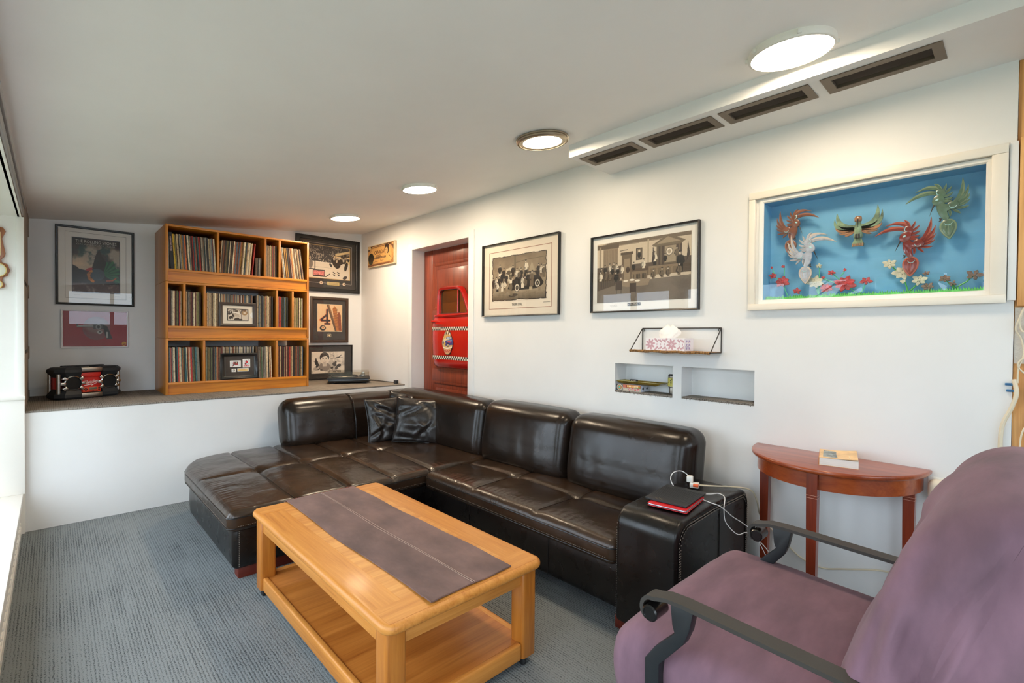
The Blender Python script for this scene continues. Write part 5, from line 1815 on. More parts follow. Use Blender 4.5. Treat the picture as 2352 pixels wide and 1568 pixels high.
def carved_bird(label, ax, az, sc, flip, c1, c2, rot=0.0):
    """crested bird; design centred on its head; flip mirrors it"""
    t = thing('carved_bird', label, 'carving', WM[case.name] @ Vector((ax, CD - 0.052 - (0.016 if 'silver' in label else 0.0), az)), -PI / 2, 'carved wooden birds in the wall case')
    body, edge = plain('bird_wood', c1, 0.25, coat=0.6, var=0.12, vs=(40, 40, 40)), plain('bird_wood_edge', c2, 0.3, coat=0.4)
    hx, hz = 0.219, 0.267
    s = -1 if flip else 1
    cr_, sr_ = math.cos(rot), math.sin(rot)
    def T(p):
        a, b = (p[0] - hx) * sc * s, (p[1] - hz) * sc
        return (a * cr_ - b * sr_, a * sr_ + b * cr_)
    F = []
    F += [((0.214, 0.296), (0.262, 0.33), (0.333, 0.284), 0.026), ((0.205, 0.300), (0.215, 0.352), (0.291, 0.327), 0.022)]
    F += [((0.200, 0.305), (0.205, 0.335), (0.222, 0.346), 0.016)]
    for b, c in (((0.200, 0.297), (0.180, 0.335)), ((0.198, 0.288), (0.164, 0.316)), ((0.199, 0.276), (0.162, 0.289)), ((0.202, 0.265), (0.165, 0.266)), ((0.205, 0.258), (0.170, 0.253))):
        F.append((b, ((b[0] + c[0]) / 2 - 0.004, (b[1] + c[1]) / 2 - 0.006), c, 0.014))
    Wt = [((0.165, 0.240), (0.125, 0.262), (0.124, 0.346), 0.024), ((0.160, 0.236), (0.118, 0.25), (0.109, 0.306), 0.020), ((0.158, 0.232), (0.122, 0.236), (0.108, 0.268), 0.017), ((0.160, 0.224), (0.130, 0.222), (0.110, 0.242), 0.015),
          ((0.163, 0.216), (0.138, 0.206), (0.117, 0.212), 0.015), ((0.170, 0.210), (0.155, 0.196), (0.148, 0.186), 0.013), ((0.184, 0.212), (0.180, 0.196), (0.184, 0.181), 0.013)]
    for nm, fl, y0 in (('crest_feather', F, -0.008), ('wing_feather', Wt, -0.004)):
        for (b, c, e, w) in fl:
            f_ = obj(nm, crescent(G(), T(b), T(c), T(e), w * sc, y0, y0 + 0.009), edge, t)
            mid = lambda u: tuple(np.array(T(b)) * (1 - u) ** 2 + 2 * np.array(T(c)) * u * (1 - u) + np.array(T(e)) * u * u)
            obj('feather_face', crescent(G(), mid(0.1), tuple((np.array(mid(0.1)) + np.array(mid(0.8))) / 2 * 0 + np.array(mid(0.46)) * 1.0), mid(0.86), w * sc * 0.6, y0 - 0.0015, y0 + 0.001, bev=0.0005), body, f_)
    def sh(name, poly, y0, y1, m, par=t, bev=0.003):
        return obj(name, G().prism([T(p) for p in poly], y0, y1, 'xz', bev=bev), m, par)
    hd = sh('head', blob(0.216, 0.266, 0.021, 0.026, 0.5) , -0.012, 0.006, body)
    sh('crown', blob(0.205, 0.295, 0.018, 0.022, -0.5), -0.011, 0.004, body)
    sh('eye', blob(0.219, 0.268, 0.007, 0.004, -0.5), -0.0145, -0.011, PEARL, hd, 0.0008)
    sh('beak', [(0.226, 0.256), (0.236, 0.250), (0.254, 0.200)], -0.010, -0.004, BEAK, bev=0.001)
    sh('body', [(0.202, 0.262), (0.214, 0.260), (0.223, 0.248), (0.226, 0.232), (0.225, 0.215), (0.220, 0.196), (0.212, 0.178), (0.202, 0.164), (0.191, 0.164), (0.186, 0.176), (0.189, 0.192), (0.191, 0.206), (0.184, 0.210), (0.175, 0.214), (0.171, 0.224), (0.174, 0.234), (0.184, 0.238), (0.194, 0.243)], -0.011, 0.006, body)
    wg = sh('wing_disc', blob(0.168, 0.229, 0.022, 0.020), -0.010, 0.004, body)
    for (cx, cz, r, a0) in ((0.168, 0.229, 0.013, 200), (0.206, 0.300, 0.012, -80), (0.192, 0.156, 0.014, 190)):
        pts = [T((cx + r * math.cos(math.radians(a0 + 160 * k / 10)), cz + r * math.sin(math.radians(a0 + 160 * k / 10)))) for k in range(11)]
        obj('inlay', G().tube([(p[0], -0.0125, p[1]) for p in pts], [0.0006 + 0.0011 * math.sin(PI * k / 10) for k in range(11)], 6), PEARL, t)
    tl = sh('tail', leaf(0.194, 0.174, 0.196, 0.077, 0.062), -0.010, 0.004, edge)
    sh('tail_face', leaf(0.194, 0.168, 0.196, 0.086, 0.047), -0.0115, -0.009, body, tl, 0.001)
    for dx in (-0.010, 0.0, 0.010):
        obj('tail_ridge', G().tube([(q[0], -0.0118, q[1]) for q in (T((0.194 + dx, 0.143)), T((0.194 + dx * 1.3, 0.120)), T((0.196 + dx * 0.3, 0.097)))], 0.0012, 5), edge, tl)
    sh('claw', [(0.211, 0.178), (0.222, 0.183), (0.220, 0.172), (0.226, 0.166), (0.216, 0.166)], -0.012, -0.006, BEAK, bev=0.001)
    return t


carved_bird('carved brown bird with a swept crest in the upper left of the case', 0.148, 0.412, 0.92, False, (120, 70, 46), (150, 100, 76), -0.05)
carved_bird('carved pale silver bird with a swept crest, below the brown bird', 0.222, 0.267, 1.0, False, (172, 178, 190), (206, 190, 174), 0.0)
carved_bird('carved glossy red bird with a swept crest, right of centre', 0.607, 0.272, 1.0, True, (120, 34, 18), (176, 84, 56), 0.0)
carved_bird('carved green bird with a swept crest in the upper right of the case', 0.722, 0.421, 0.98, True, (80, 108, 84), (122, 142, 108), 0.12)
# the frontal bird with spread wings
t = thing('carved_bird', 'carved green and copper bird seen from the front with both wings raised', 'carving', WM[case.name] @ Vector((0.425, CD - 0.052, 0.335)), -PI / 2, 'carved wooden birds in the wall case')
GRC, COP = plain('verdigris_wood', (112, 132, 104), 0.3, coat=0.5, var=0.35, vs=(25, 25, 25)), plain('copper_wood', (150, 106, 72), 0.3, coat=0.5, var=0.3, vs=(40, 40, 40))
obj('body', G().soft((0, -0.004, 0.0), (0.016, 0.014, 0.048), 0.0135, 6, 5, 10, 5, lambda p: p * np.array([1, 1, 1]) * np.stack([1 - 0.35 * (p[:, 2] / 0.05), np.ones(len(p)), np.ones(len(p))], 1)), GRC, t, ang=180)
hd = obj('head', G().soft((0, -0.008, 0.05), (0.016, 0.014, 0.017), 0.0135, 5, 5, 5, 5), COP, t, ang=180)
obj('beak', G().tube([(0, -0.02, 0.048), (0, -0.026, 0.03), (0, -0.024, 0.008)], [0.004, 0.0025, 0.0008], 6), BEAK, hd)
for s in (-1, 1):
    for (b, c, e, w, m) in (((0.012, 0.012), (0.09, 0.01), (0.078, 0.108) if s > 0 else (0.090, 0.092), 0.036, GRC), ((0.014, 0.006), (0.105, 0.0), (0.096, 0.084) if s > 0 else (0.100, 0.062), 0.026, GRC), ((0.016, 0.0), (0.085, -0.012), (0.096, 0.020), 0.022, COP), ((0.016, -0.004), (0.065, -0.022), (0.080, -0.012), 0.016, COP), ((0.014, -0.008), (0.045, -0.03), (0.056, -0.026), 0.014, COP)):
        obj('wing_feather', crescent(G(), (s * b[0], b[1]), (s * c[0], c[1]), (s * e[0], e[1]), w, -0.012, -0.002, bev=0.002), m, t)
tl = obj('tail', G().prism([(-0.010, -0.036), (0.010, -0.036), (0.026, -0.074), (0.024, -0.086), (0.0, -0.080), (-0.026, -0.086), (-0.026, -0.074)], -0.010, 0.0, 'xz', bev=0.002), GRC, t)
for k in range(7):
    obj('tail_tip', G().box(-0.024 + k * 0.007, -0.0185 + k * 0.007, -0.0115, -0.008, -0.085, -0.070, bev=0.001), COP, tl)
for s in (-1, 1):
    obj('claw', G().box(s * 0.006 - 0.0035, s * 0.006 + 0.0035, -0.022, -0.014, -0.046, -0.024, bev=0.001), BEAK, t)

# flowers
PET = {'red': plain('carved_red_petal', (176, 52, 52), 0.3, coat=0.5, var=0.25, vs=(50, 50, 50)), 'cream': plain('carved_cream_petal', (206, 200, 172), 0.35, coat=0.4, var=0.1, vs=(50, 50, 50)), 'brown': plain('carved_brown_petal', (120, 92, 74), 0.3, coat=0.5, var=0.3, vs=(50, 50, 50))}
STEM = plain('mint_stem', (98, 200, 156), 0.4)


def carved_flower(label, x, z, r, colr, n, root=None, rot=0.0, tilt=1.0, stemc=None):
    t = thing('carved_flower', label, 'carving', WM[case.name] @ Vector((x, CD - 0.032, z)), -PI / 2, 'carved wooden flowers in the wall case')
    for k in range(n):
        a = rot + (2 * PI * k / n if n > 3 else (k - (n - 1) / 2) * 0.55 + PI / 2)
        L = r * (1.0 if k % 2 else 0.85)
        c, s = math.cos(a), math.sin(a) * tilt
        tip = (L * c, L * s)
        w = r * 0.62
        px, pz = -s * w * 0.5, c * w * 0.5
        poly = [(0.1 * tip[0], 0.1 * tip[1]), (0.5 * tip[0] + px, 0.5 * tip[1] + pz), (0.85 * tip[0] + px * 0.5, 0.85 * tip[1] + pz * 0.5), tip, (0.85 * tip[0] - px * 0.5, 0.85 * tip[1] - pz * 0.5), (0.5 * tip[0] - px, 0.5 * tip[1] - pz)]
        obj('petal', G().prism(poly, -0.012 - 0.0012 * (k % 3), -0.003, 'xz', bev=0.0014), PET[colr], t)
    obj('heart', G().prism(blob(0, 0, r * 0.2, r * 0.2 * tilt, 0, 8), -0.015, -0.003, 'xz', bev=0.001), PET[colr], t)
    if root:
        dx, dz = root[0] - x, root[1] - z
        obj('stem', G().tube([(0, 0.002, 0), (dx * 0.45, 0.004, dz * 0.55), (dx, 0.002, dz)], [0.0028, 0.0032, 0.0036], 6), stemc or STEM, t)


FL = [('red lily bud at the far left edge of the case', 0.028, 0.138, 0.024, 'red', 5, (0.076, 0.101)), ('small closed red bud above the far left lily', 0.021, 0.180, 0.017, 'red', 2, (0.030, 0.150)), ('small closed red bud above the open left lily', 0.083, 0.180, 0.018, 'red', 3, (0.080, 0.115)),
      ('open red lily above the grass at left, on a mint stem', 0.076, 0.101, 0.042, 'red', 7, (0.104, 0.012)), ('low orange red flower lying on the grass at left', 0.149, 0.046, 0.026, 'red', 5, None), ('red bud to the right of the cream flower, high on its stem', 0.309, 0.131, 0.021, 'red', 5, (0.375, 0.070)),
      ('slanted closed red bud right of the high red bud', 0.364, 0.135, 0.019, 'red', 2, (0.345, 0.110)), ('largest open red lily in the middle of the case', 0.370, 0.070, 0.054, 'red', 8, (0.428, 0.012)), ('red flower low between the cream flower and the largest lily', 0.287, 0.054, 0.034, 'red', 7, (0.28, 0.015)),
      ('red flower alone right of the largest lily', 0.458, 0.078, 0.030, 'red', 5, (0.430, 0.010)), ('small red bud close to the cream flower', 0.272, 0.104, 0.016, 'red', 3, (0.335, 0.075)), ('cream bud on a tall stem above the cream flower', 0.252, 0.172, 0.018, 'cream', 5, (0.252, 0.02)),
      ('open cream flower beside the silver bird tail', 0.236, 0.088, 0.046, 'cream', 7, (0.25, 0.015)), ('cream magnolia left of the red bird tail', 0.550, 0.152, 0.032, 'cream', 6, (0.606, 0.09)), ('wide open cream magnolia under the red bird tail', 0.602, 0.106, 0.046, 'cream', 7, (0.620, 0.015)),
      ('cream magnolia low at the right of the wide one', 0.662, 0.066, 0.034, 'cream', 6, (0.624, 0.015)), ('low cream leaf flower left of the magnolia stem', 0.602, 0.057, 0.022, 'cream', 3, None), ('dark brown bud floating right of the red bird tail', 0.686, 0.095, 0.016, 'brown', 5, None),
      ('dark brown flower low in the grass right of the magnolias', 0.693, 0.034, 0.026, 'brown', 6, None), ('large brown flower at the far right of the case', 0.848, 0.074, 0.034, 'brown', 5, (0.79, 0.025)), ('brown bud low in the grass near the right end', 0.778, 0.042, 0.018, 'brown', 4, (0.79, 0.015)),
      ('faint brown flower left of the far right flower', 0.752, 0.066, 0.024, 'brown', 6, (0.785, 0.02))]
for k, (lb, x, z, r, c, n, root) in enumerate(FL):
    carved_flower(lb, x, z, r, c, n, root, rot=0.4 + k * 0.9 if n > 3 else (k % 3 - 1) * 0.5, tilt=0.8, stemc=None if x < 0.5 else plain('green_stem', (92, 190, 92), 0.4))
poly = [(0.0, 0.001), (CW, 0.001)]
rr = random.Random(5)
top_ = []
k = 0
while k * 0.0045 < CW:
    top_.append((min(CW, k * 0.0045), 0.010 + (rr.uniform(0.006, 0.016) if k % 2 else rr.uniform(-0.002, 0.002))))
    k += 1
poly += top_[::-1]
for k, (yy, dz, c) in enumerate(((0.055, 0.0, (86, 186, 78)), (0.035, -0.003, (110, 206, 96)))):
    g = G().prism([(min(CW, max(0, a + 0.002 * k)), max(0.0006, b + dz)) for a, b in poly], yy, yy + 0.004, 'xz')
    t_ = obj('grass_strip', g, plain('painted_grass', c, 0.5, var=0.15, vs=(60, 60, 60)), case)

# ================================================================== record cabinets on the ledge
TEAK = wood('teak_veneer', (150, 84, 14), (212, 136, 38), 'x', 0.4, 0.7, coat=0.1, mid=(186, 110, 24))
TEAKZ = wood('teak_veneer_upright', (148, 86, 26), (204, 136, 54), 'z', 0.4, 0.7, coat=0.1, mid=(180, 112, 38))
BX0, BX1, BY0, BY1 = 0.724, 1.967, 5.20, 5.80
units = [(ZL + 0.001, [1.018, 1.653], 'bottom'), (1.3485, [0.865, 1.022, 1.652, 1.805], 'middle'), (1.8535, [1.131, 1.542, 1.676], 'top')]
UH, TB = 0.503, 0.018
for z0, divs, nm in units:
    t = thing('record_cabinet', '%s teak record cabinet of the stack of three on the ledge' % nm, 'bookcase', ((BX0 + BX1) / 2, 5.5, z0), 0, 'stacked teak record cabinets')
    for x0, x1 in ((BX0, BX0 + 0.020), (BX1 - 0.020, BX1)):
        obj('side_panel', G().box(x0, x1, BY0, BY1, z0, z0 + UH, bev=0.0015), TEAKZ, t, world=True)
    obj('top_panel', G().box(BX0 + 0.0202, BX1 - 0.0202, BY0 + 0.002, BY1, z0 + UH - TB, z0 + UH, bev=0.001), TEAK, t, world=True)
    obj('shelf', G().box(BX0 + 0.0202, BX1 - 0.0202, BY0 + 0.001, BY1, z0 + 0.088, z0 + 0.110, bev=0.001), TEAK, t, world=True)
    obj('plinth', G().box(BX0 + 0.0202, BX1 - 0.0202, BY0 + 0.016, BY0 + 0.034, z0 + 0.001, z0 + 0.088), TEAK, t, world=True)
    if nm != 'bottom':
        obj('bottom_panel', G().box(BX0 + 0.0202, BX1 - 0.0202, BY0 + 0.002, BY1, z0 + 0.0005, z0 + 0.012), TEAK, t, world=True)
    for xd in divs:
        obj('divider', G().box(xd - 0.0095, xd + 0.0095, BY0 + 0.004, BY1 - 0.01, z0 + 0.1102, z0 + UH - TB - 0.0002, bev=0.001), TEAKZ, t, world=True)
    if nm == 'top':
        obj('back_panel', G().box(BX0 + 0.0202, BX1 - 0.0202, BY1 - 0.012, BY1 - 0.001, z0 + 0.11, z0 + UH - TB), wood('dark_back_board', (52, 32, 20), (84, 54, 34), 'x', 0.6), t, world=True)

# ------------------------------------------------------------------ records
NAMES = {'tan': (176, 150, 112), 'cream': (206, 190, 158), 'grey': (128, 122, 110), 'dark brown': (64, 46, 34), 'black': (32, 28, 26), 'brown': (112, 84, 58), 'rust': (150, 84, 52), 'red': (168, 48, 36), 'orange': (206, 106, 52), 'slate blue': (72, 88, 100), 'teal': (52, 96, 100), 'olive': (110, 104, 62),
         'maroon': (86, 34, 32), 'white': (214, 206, 190), 'ochre': (176, 128, 54), 'yellow': (218, 170, 44), 'green': (74, 96, 64)}


def spine(name, c):
    """worn card spine: scuffs and little printed dashes along the height"""
    m, nt, b = newmat(name)
    oi = nt.nodes.new('ShaderNodeObjectInfo')
    tc = nt.nodes.new('ShaderNodeTexCoord')
    ad = nt.nodes.new('ShaderNodeVectorMath'); ad.operation = 'ADD'
    sc = nt.nodes.new('ShaderNodeVectorMath'); sc.operation = 'SCALE'
    cb = nt.nodes.new('ShaderNodeCombineXYZ')
    nt.links.new(oi.outputs['Random'], cb.inputs[2])
    nt.links.new(cb.outputs[0], sc.inputs[0]); sc.inputs['Scale'].default_value = 57.0
    nt.links.new(tc.outputs['Object'], ad.inputs[0]); nt.links.new(sc.outputs[0], ad.inputs[1])
    mp = nt.nodes.new('ShaderNodeMapping'); mp.inputs['Scale'].default_value = (1.2, 12, 38)
    nt.links.new(ad.outputs[0], mp.inputs[0])
    f = noise(nt, mp.outputs[0], 1.0, 4, 0.65)
    lo = tuple(v * 0.5 for v in c)
    hi = tuple(min(255, v * 1.12 + 22) for v in c)
    nt.links.new(ramp(nt, f, [(0.34, lo), (0.46, c), (0.58, c), (0.70, hi)]), b.inputs['Base Color'])
    b.inputs['Roughness'].default_value = 0.6
    return m


SPM = {k: spine('sleeve_' + k.replace(' ', '_'), c) for k, c in NAMES.items()}
tm = bpy.data.meshes.new('record_sleeve')
gb = G().box(-0.5, 0.5, 0, 0.312, 0, 0.312)
gb.bm.to_mesh(tm)
tm.materials.append(SPM['tan'])
rrec = random.Random(77)


def ordinal(n):
    return '%d%s' % (n, 'th' if 10 <= n % 100 <= 20 else {1: 'st', 2: 'nd', 3: 'rd'}.get(n % 10, 'th'))


def record(x, y, z, th, lean, colr, label, group, hs=1.0):
    o = bpy.data.objects.new('record_sleeve', tm)
    COL.objects.link(o)
    o.scale = (th, 1.0 * min(hs * 1.0, 1.0), hs)
    o.rotation_euler = (0, lean, 0)
    o.location = (x, y, z + abs(math.sin(lean)) * th / 2 + 0.0004)
    o.material_slots[0].link = 'OBJECT'
    o.material_slots[0].material = SPM[colr]
    o['label'] = label
    o['category'] = 'record'
    o['group'] = group
    return o


WARM = ['tan', 'cream', 'tan', 'brown', 'brown', 'dark brown', 'black', 'grey', 'rust', 'ochre', 'tan', 'white', 'cream', 'black', 'dark brown', 'maroon', 'slate blue', 'olive']
DULL = ['grey', 'dark brown', 'tan', 'black', 'brown', 'grey', 'cream', 'slate blue', 'tan', 'black', 'dark brown', 'maroon', 'olive', 'green', 'rust', 'red', 'brown', 'tan']
BLUE_ = ['slate blue', 'grey', 'teal', 'black', 'cream', 'tan', 'grey', 'dark brown', 'teal', 'olive', 'rust', 'brown', 'red', 'tan', 'black', 'grey']
ADJ = {'t': 'thin', 'm': 'narrow', 'w': 'thick'}
nrec = 0


def row(zs, x0, x1, l0, l1, pal, cell, hide=None, mean=0.0072, first=()):
    """fill x0..x1 along the shelf at height zs; lean goes from l0 to l1 (radians, + leans right)"""
    global nrec
    x = x0
    n = 0
    queue = list(first)
    while True:
        f = min(1, max(0, (x - x0) / max(1e-6, x1 - x0)))
        if queue:
            colr, th = queue.pop(0)
        else:
            th = mean * rrec.choice((0.6, 0.75, 0.9, 1.0, 1.1, 1.3, 1.6))
            colr = rrec.choice(pal)
            if hide and hide[0] < x < hide[1]: th = 0.0058
        lean = l0 + (l1 - l0) * f
        w = th / math.cos(lean) + 0.0007
        if x + w > x1: break
        if hide and hide[0] < x < hide[1]:
            x = hide[1] + 1e-6
            continue
        n += 1
        sz = 'thin' if th < 0.006 else ('thick' if th > 0.0095 else 'worn')
        record(x + w / 2, BY0 + 0.012 + rrec.uniform(0, 0.010), zs, th, lean, colr, '%s %s record, %s from left in the %s' % (sz, colr, ordinal(n), cell), 'records in the ' + cell, rrec.choice((0.985, 0.99, 1.0, 1.0, 1.005)))
        nrec += 1
        x += w
    if hide:
        # the run whose fronts are hidden by the standing frame: one piece
        g = G()
        mats = [SPM[k] for k in ('tan', 'cream', 'dark brown', 'grey', 'black', 'rust', 'slate blue', 'white')]
        xx = hide[0] + 0.0004
        faces_m = []
        while xx + 0.0058 < hide[1] - 0.012:
            hh = 0.312 * rrec.choice((0.985, 1.0, 1.005))
            nb = len(g.bm.faces)
            g.box(xx, xx + 0.0054, BY0 + 0.060, BY0 + 0.36, zs + 0.0004, zs + hh)
            g.bm.faces.ensure_lookup_table()
            mi = rrec.randrange(len(mats))
            for q in range(nb, len(g.bm.faces)):
                g.bm.faces[q].material_index = mi
            xx += 0.006
        obj('record_sleeves', g, mats, kind='stuff', smooth=False, label='record sleeves packed behind the standing frame in the ' + cell, cat='records')


zA, zB_, zC = units[2][0] + 0.110, units[1][0] + 0.110, units[0][0] + 0.110
# top cabinet, four compartments
bx = record(0.7778, BY0 + 0.012, zA, 0.0262, -0.058, 'black', 'thick black box set lettered in white at the left of the top cabinet', 'records in the top left compartment', 1.035)
text('lettering', 'THE ROLLING STONES', plain('pink_letters', (226, 196, 200), 0.6), bx, 0, 0, 0, w=0.125, h=0.0105, M=Matrix.Translation((0.0, -0.0006, 0.215)) @ Matrix.Diagonal((1 / 0.0262, 1, 1, 1)) @ Matrix.Rotation(PI / 2, 4, 'Y'))
nrec += 1
record(0.7500, BY0 + 0.012, zA, 0.007, -0.004, 'grey', 'thin grey sleeve between the cabinet side and the black box set', 'records in the top left compartment', 1.0)
row(zA, 0.7945, 1.120, -0.066, -0.05, BLUE_, 'top left compartment', first=(('yellow', 0.0125), ('olive', 0.008), ('maroon', 0.005), ('tan', 0.013), ('black', 0.005), ('grey', 0.011), ('ochre', 0.006), ('brown', 0.008), ('slate blue', 0.009), ('orange', 0.0125), ('black', 0.008), ('cream', 0.012), ('teal', 0.005), ('tan', 0.006), ('maroon', 0.006), ('black', 0.007), ('red', 0.009)))
row(zA, 1.146, 1.416, 0.06, 0.085, WARM, 'second compartment of the top cabinet', first=(('cream', 0.005), ('dark brown', 0.008), ('brown', 0.006), ('rust', 0.007)))
record(1.424, BY0 + 0.012, zA, 0.008, 0.088, 'red', 'bright red record sleeve leaning at the end of the second top compartment', 'records in the second compartment of the top cabinet', 1.0)
for k, c in enumerate(('dark brown', 'brown', 'black', 'grey', 'dark brown')):
    record(1.452 + k * 0.0115, BY0 + 0.012, zA, 0.010, 0.03, c, '%s single sleeve, half height, %s of five beside the red sleeve' % (c, ordinal(k + 1)), 'half height singles', 0.56)
row(zA, 1.555, 1.650, 0.0, 0.0, DULL, 'narrow third compartment of the top cabinet')
row(zA, 1.716, 1.925, -0.095, -0.13, WARM, 'top right compartment')
# middle cabinet, five compartments
row(zB_, 0.748, 0.846, 0, 0, DULL, 'far left compartment of the middle cabinet')
row(zB_, 0.878, 0.996, 0, 0, WARM, 'second compartment of the middle cabinet')
row(zB_, 1.034, 1.622, 0, 0.0, WARM, 'wide middle compartment', hide=(1.15, 1.46))
row(zB_, 1.664, 1.766, 0, 0, DULL, 'fourth compartment of the middle cabinet')
row(zB_, 1.818, 1.908, 0.0, 0.0, WARM, 'right compartment of the middle cabinet')
# bottom cabinet, three compartments
row(zC, 0.748, 0.994, -0.01, -0.04, BLUE_, 'bottom left compartment', mean=0.0078)
row(zC, 1.032, 1.622, 0, -0.03, DULL, 'wide bottom compartment', hide=(1.165, 1.47), mean=0.0076)
row(zC, 1.666, 1.915, 0, 0.0, DULL, 'bottom right compartment', mean=0.0078)
print('RECORDS', nrec)


# ------------------------------------------------------------------ two frames standing in front of the records
def standing_frame(label, xc, z, w, h, fw, fmat, boardm, lean):
    t = thing('standing_frame', label, 'picture', (xc, BY0 + 0.018, z), 0)
    t.rotation_euler = (-lean, 0, 0)
    obj('frame', G().ring(-w / 2, w / 2, 0, h, [(0, 0), (0, -0.016), (fw * 0.3, -0.020), (fw * 0.75, -0.016), (fw, -0.010), (fw, -0.002), (fw * 0.5, 0)]), fmat, t, ang=30)
    obj('mat_board', G().box(-w / 2 + fw * 0.6, w / 2 - fw * 0.6, -0.006, -0.001, fw * 0.6, h - fw * 0.6), boardm, t)
    obj('glass', G().box(-w / 2 + fw * 0.7, w / 2 - fw * 0.7, -0.0105, -0.0095, fw * 0.7, h - fw * 0.7), GLASS, t, smooth=False)
    return t


P = Paint(1.62, 100, (214, 200, 182), 51)
P.mix((P.y > 0.6) * np.clip((P.fbm(8) - 0.4) * 6, 0, 1), (96, 82, 70))
P.poly([(0.3, 0.78), (0.95, 0.70), (1.0, 0.60), (0.35, 0.66)], (238, 228, 214))
P.poly([(0.4, 0.62), (0.85, 0.60), (0.95, 0.30), (0.5, 0.36)], (196, 178, 158))
P.line([(1.1, 0.66), (1.1, 0.0)], 0.04, (84, 70, 62))
P.ell(1.35, 0.66, 0.24, 0.20, (168, 132, 92)); P.ell(1.36, 0.68, 0.12, 0.05, (232, 216, 196)); P.ell(1.34, 0.90, 0.16, 0.06, (110, 84, 62))
for (x, y, a, b, r) in ((0.22, 0.72, 0.16, 0.12, -0.6), (0.42, 0.42, 0.08, 0.16, 0.5), (0.10, 0.56, 0.10, 0.08, 0.2), (0.25, 0.22, 0.17, 0.16, 0), (0.70, 0.10, 0.22, 0.12, 0.3), (0.98, 0.06, 0.2, 0.08, 0)):
    P.ell(x, y, a, b, (58, 46, 40), r)
for (x, y) in ((0.20, 0.74), (0.28, 0.52), (0.12, 0.40), (0.26, 0.08)):
    P.ell(x, y, 0.06, 0.07, (226, 214, 198))
P.grain(20)
t = standing_frame('dark framed photo in a cream mat leaning on records in the middle cabinet', 1.300, zB_ + 0.0006, 0.318, 0.232, 0.030, plain('umber_frame', (66, 54, 46), 0.4), MATC, 0.05)
obj('photo_border', G().box(-0.092, 0.092, -0.0075, -0.0055, 0.058, 0.172), INK, t)
print_mesh('print', P, -0.086, 0.086, 0.063, 0.167, -0.0082, t)
obj('mount_disc', G().prism(blob(0.128, 0.115, 0.021, 0.026), -0.0078, -0.0055, 'xz'), plain('white_disc', (246, 244, 238), 0.5), t)
t = standing_frame('glossy black frame of two red hockey cards leaning on records in the bottom cabinet', 1.314, zC + 0.0006, 0.330, 0.252, 0.034, BLACKG, MATK, 0.06)
for (x0, x1, z0, z1, sd) in ((-0.082, 0.012, 0.118, 0.180, 1), (0.028, 0.094, 0.110, 0.193, 2)):
    P = Paint((x1 - x0) / (z1 - z0), 70, (226, 226, 226), sd)
    a = P.asp
    P.mix((np.minimum(np.minimum(P.x, a - P.x), np.minimum(P.y, 1 - P.y)) < 0.05) * 1.0, (248, 248, 246))
    if sd == 1:
        P.rect(0.62, 1.14, 0.30, 0.82, (70, 50, 48)); P.ell(0.90, 0.66, 0.10, 0.13, (220, 186, 150)); P.rect(0.72, 1.14, 0.30, 0.50, (176, 42, 48))
        P.ell(0.55, 0.58, 0.13, 0.16, (170, 30, 44)); P.ell(0.52, 0.78, 0.05, 0.06, (190, 60, 60)); P.line([(0.5, 0.45), (0.40, 0.14)], 0.09, (40, 34, 36)); P.line([(0.56, 0.45), (0.50, 0.2)], 0.08, (40, 34, 36)); P.line([(0.45, 0.66), (0.3, 0.6), (0.34, 0.45)], 0.05, (40, 34, 36)); P.line([(0.35, 0.1), (0.4, 0.2)], 0.05, (196, 40, 50))
    else:
        P.rect(0.05, a - 0.05, 0.1, 0.24, (220, 150, 150)); P.ell(0.43, 0.64, 0.16, 0.17, (206, 36, 46)); P.ell(0.30, 0.45, 0.10, 0.10, (44, 44, 44)); P.line([(0.1, 0.18), (0.45, 0.34), (0.74, 0.42)], 0.03, (110, 130, 130)); P.line([(0.25, 0.38), (0.40, 0.2)], 0.1, (216, 70, 80)); P.ell(0.36, 0.82, 0.06, 0.05, (60, 50, 50)); P.ell(0.6, 0.88, 0.05, 0.03, (36, 36, 36))
    c_ = obj('card', G().box(x0, x1, -0.0085, -0.0055, z0, z1), MATW, t)
    print_mesh('print', P, x0 + 0.002, x1 - 0.002, z0 + 0.002, z1 - 0.002, -0.0089, c_)
obj('pin_card', G().box(-0.068, -0.030, -0.0085, -0.0055, 0.070, 0.102), MATW, t)
obj('pin', G().lathe([(0.0, 0.0), (0.010, 0.0), (0.010, 0.002), (0.004, 0.004), (0, 0.004)], seg=18, M=Matrix.Translation((-0.049, -0.0085, 0.086)) @ Matrix.Rotation(PI / 2, 4, 'X')), STEEL, t)
obj('name_card', G().box(-0.018, 0.080, -0.0085, -0.0055, 0.072, 0.104), MATW, t)
obj('plaque', G().box(-0.012, 0.074, -0.0094, -0.008, 0.077, 0.099), plain('brass_tag', (232, 200, 128), 0.4), t)
obj('engraving', G().tube([(-0.002 + q * 0.004, -0.0096, 0.088 + 0.003 * math.sin(q * 1.9)) for q in range(16)], 0.0009, 4), plain('orange_engraving', (196, 120, 60), 0.5), t)

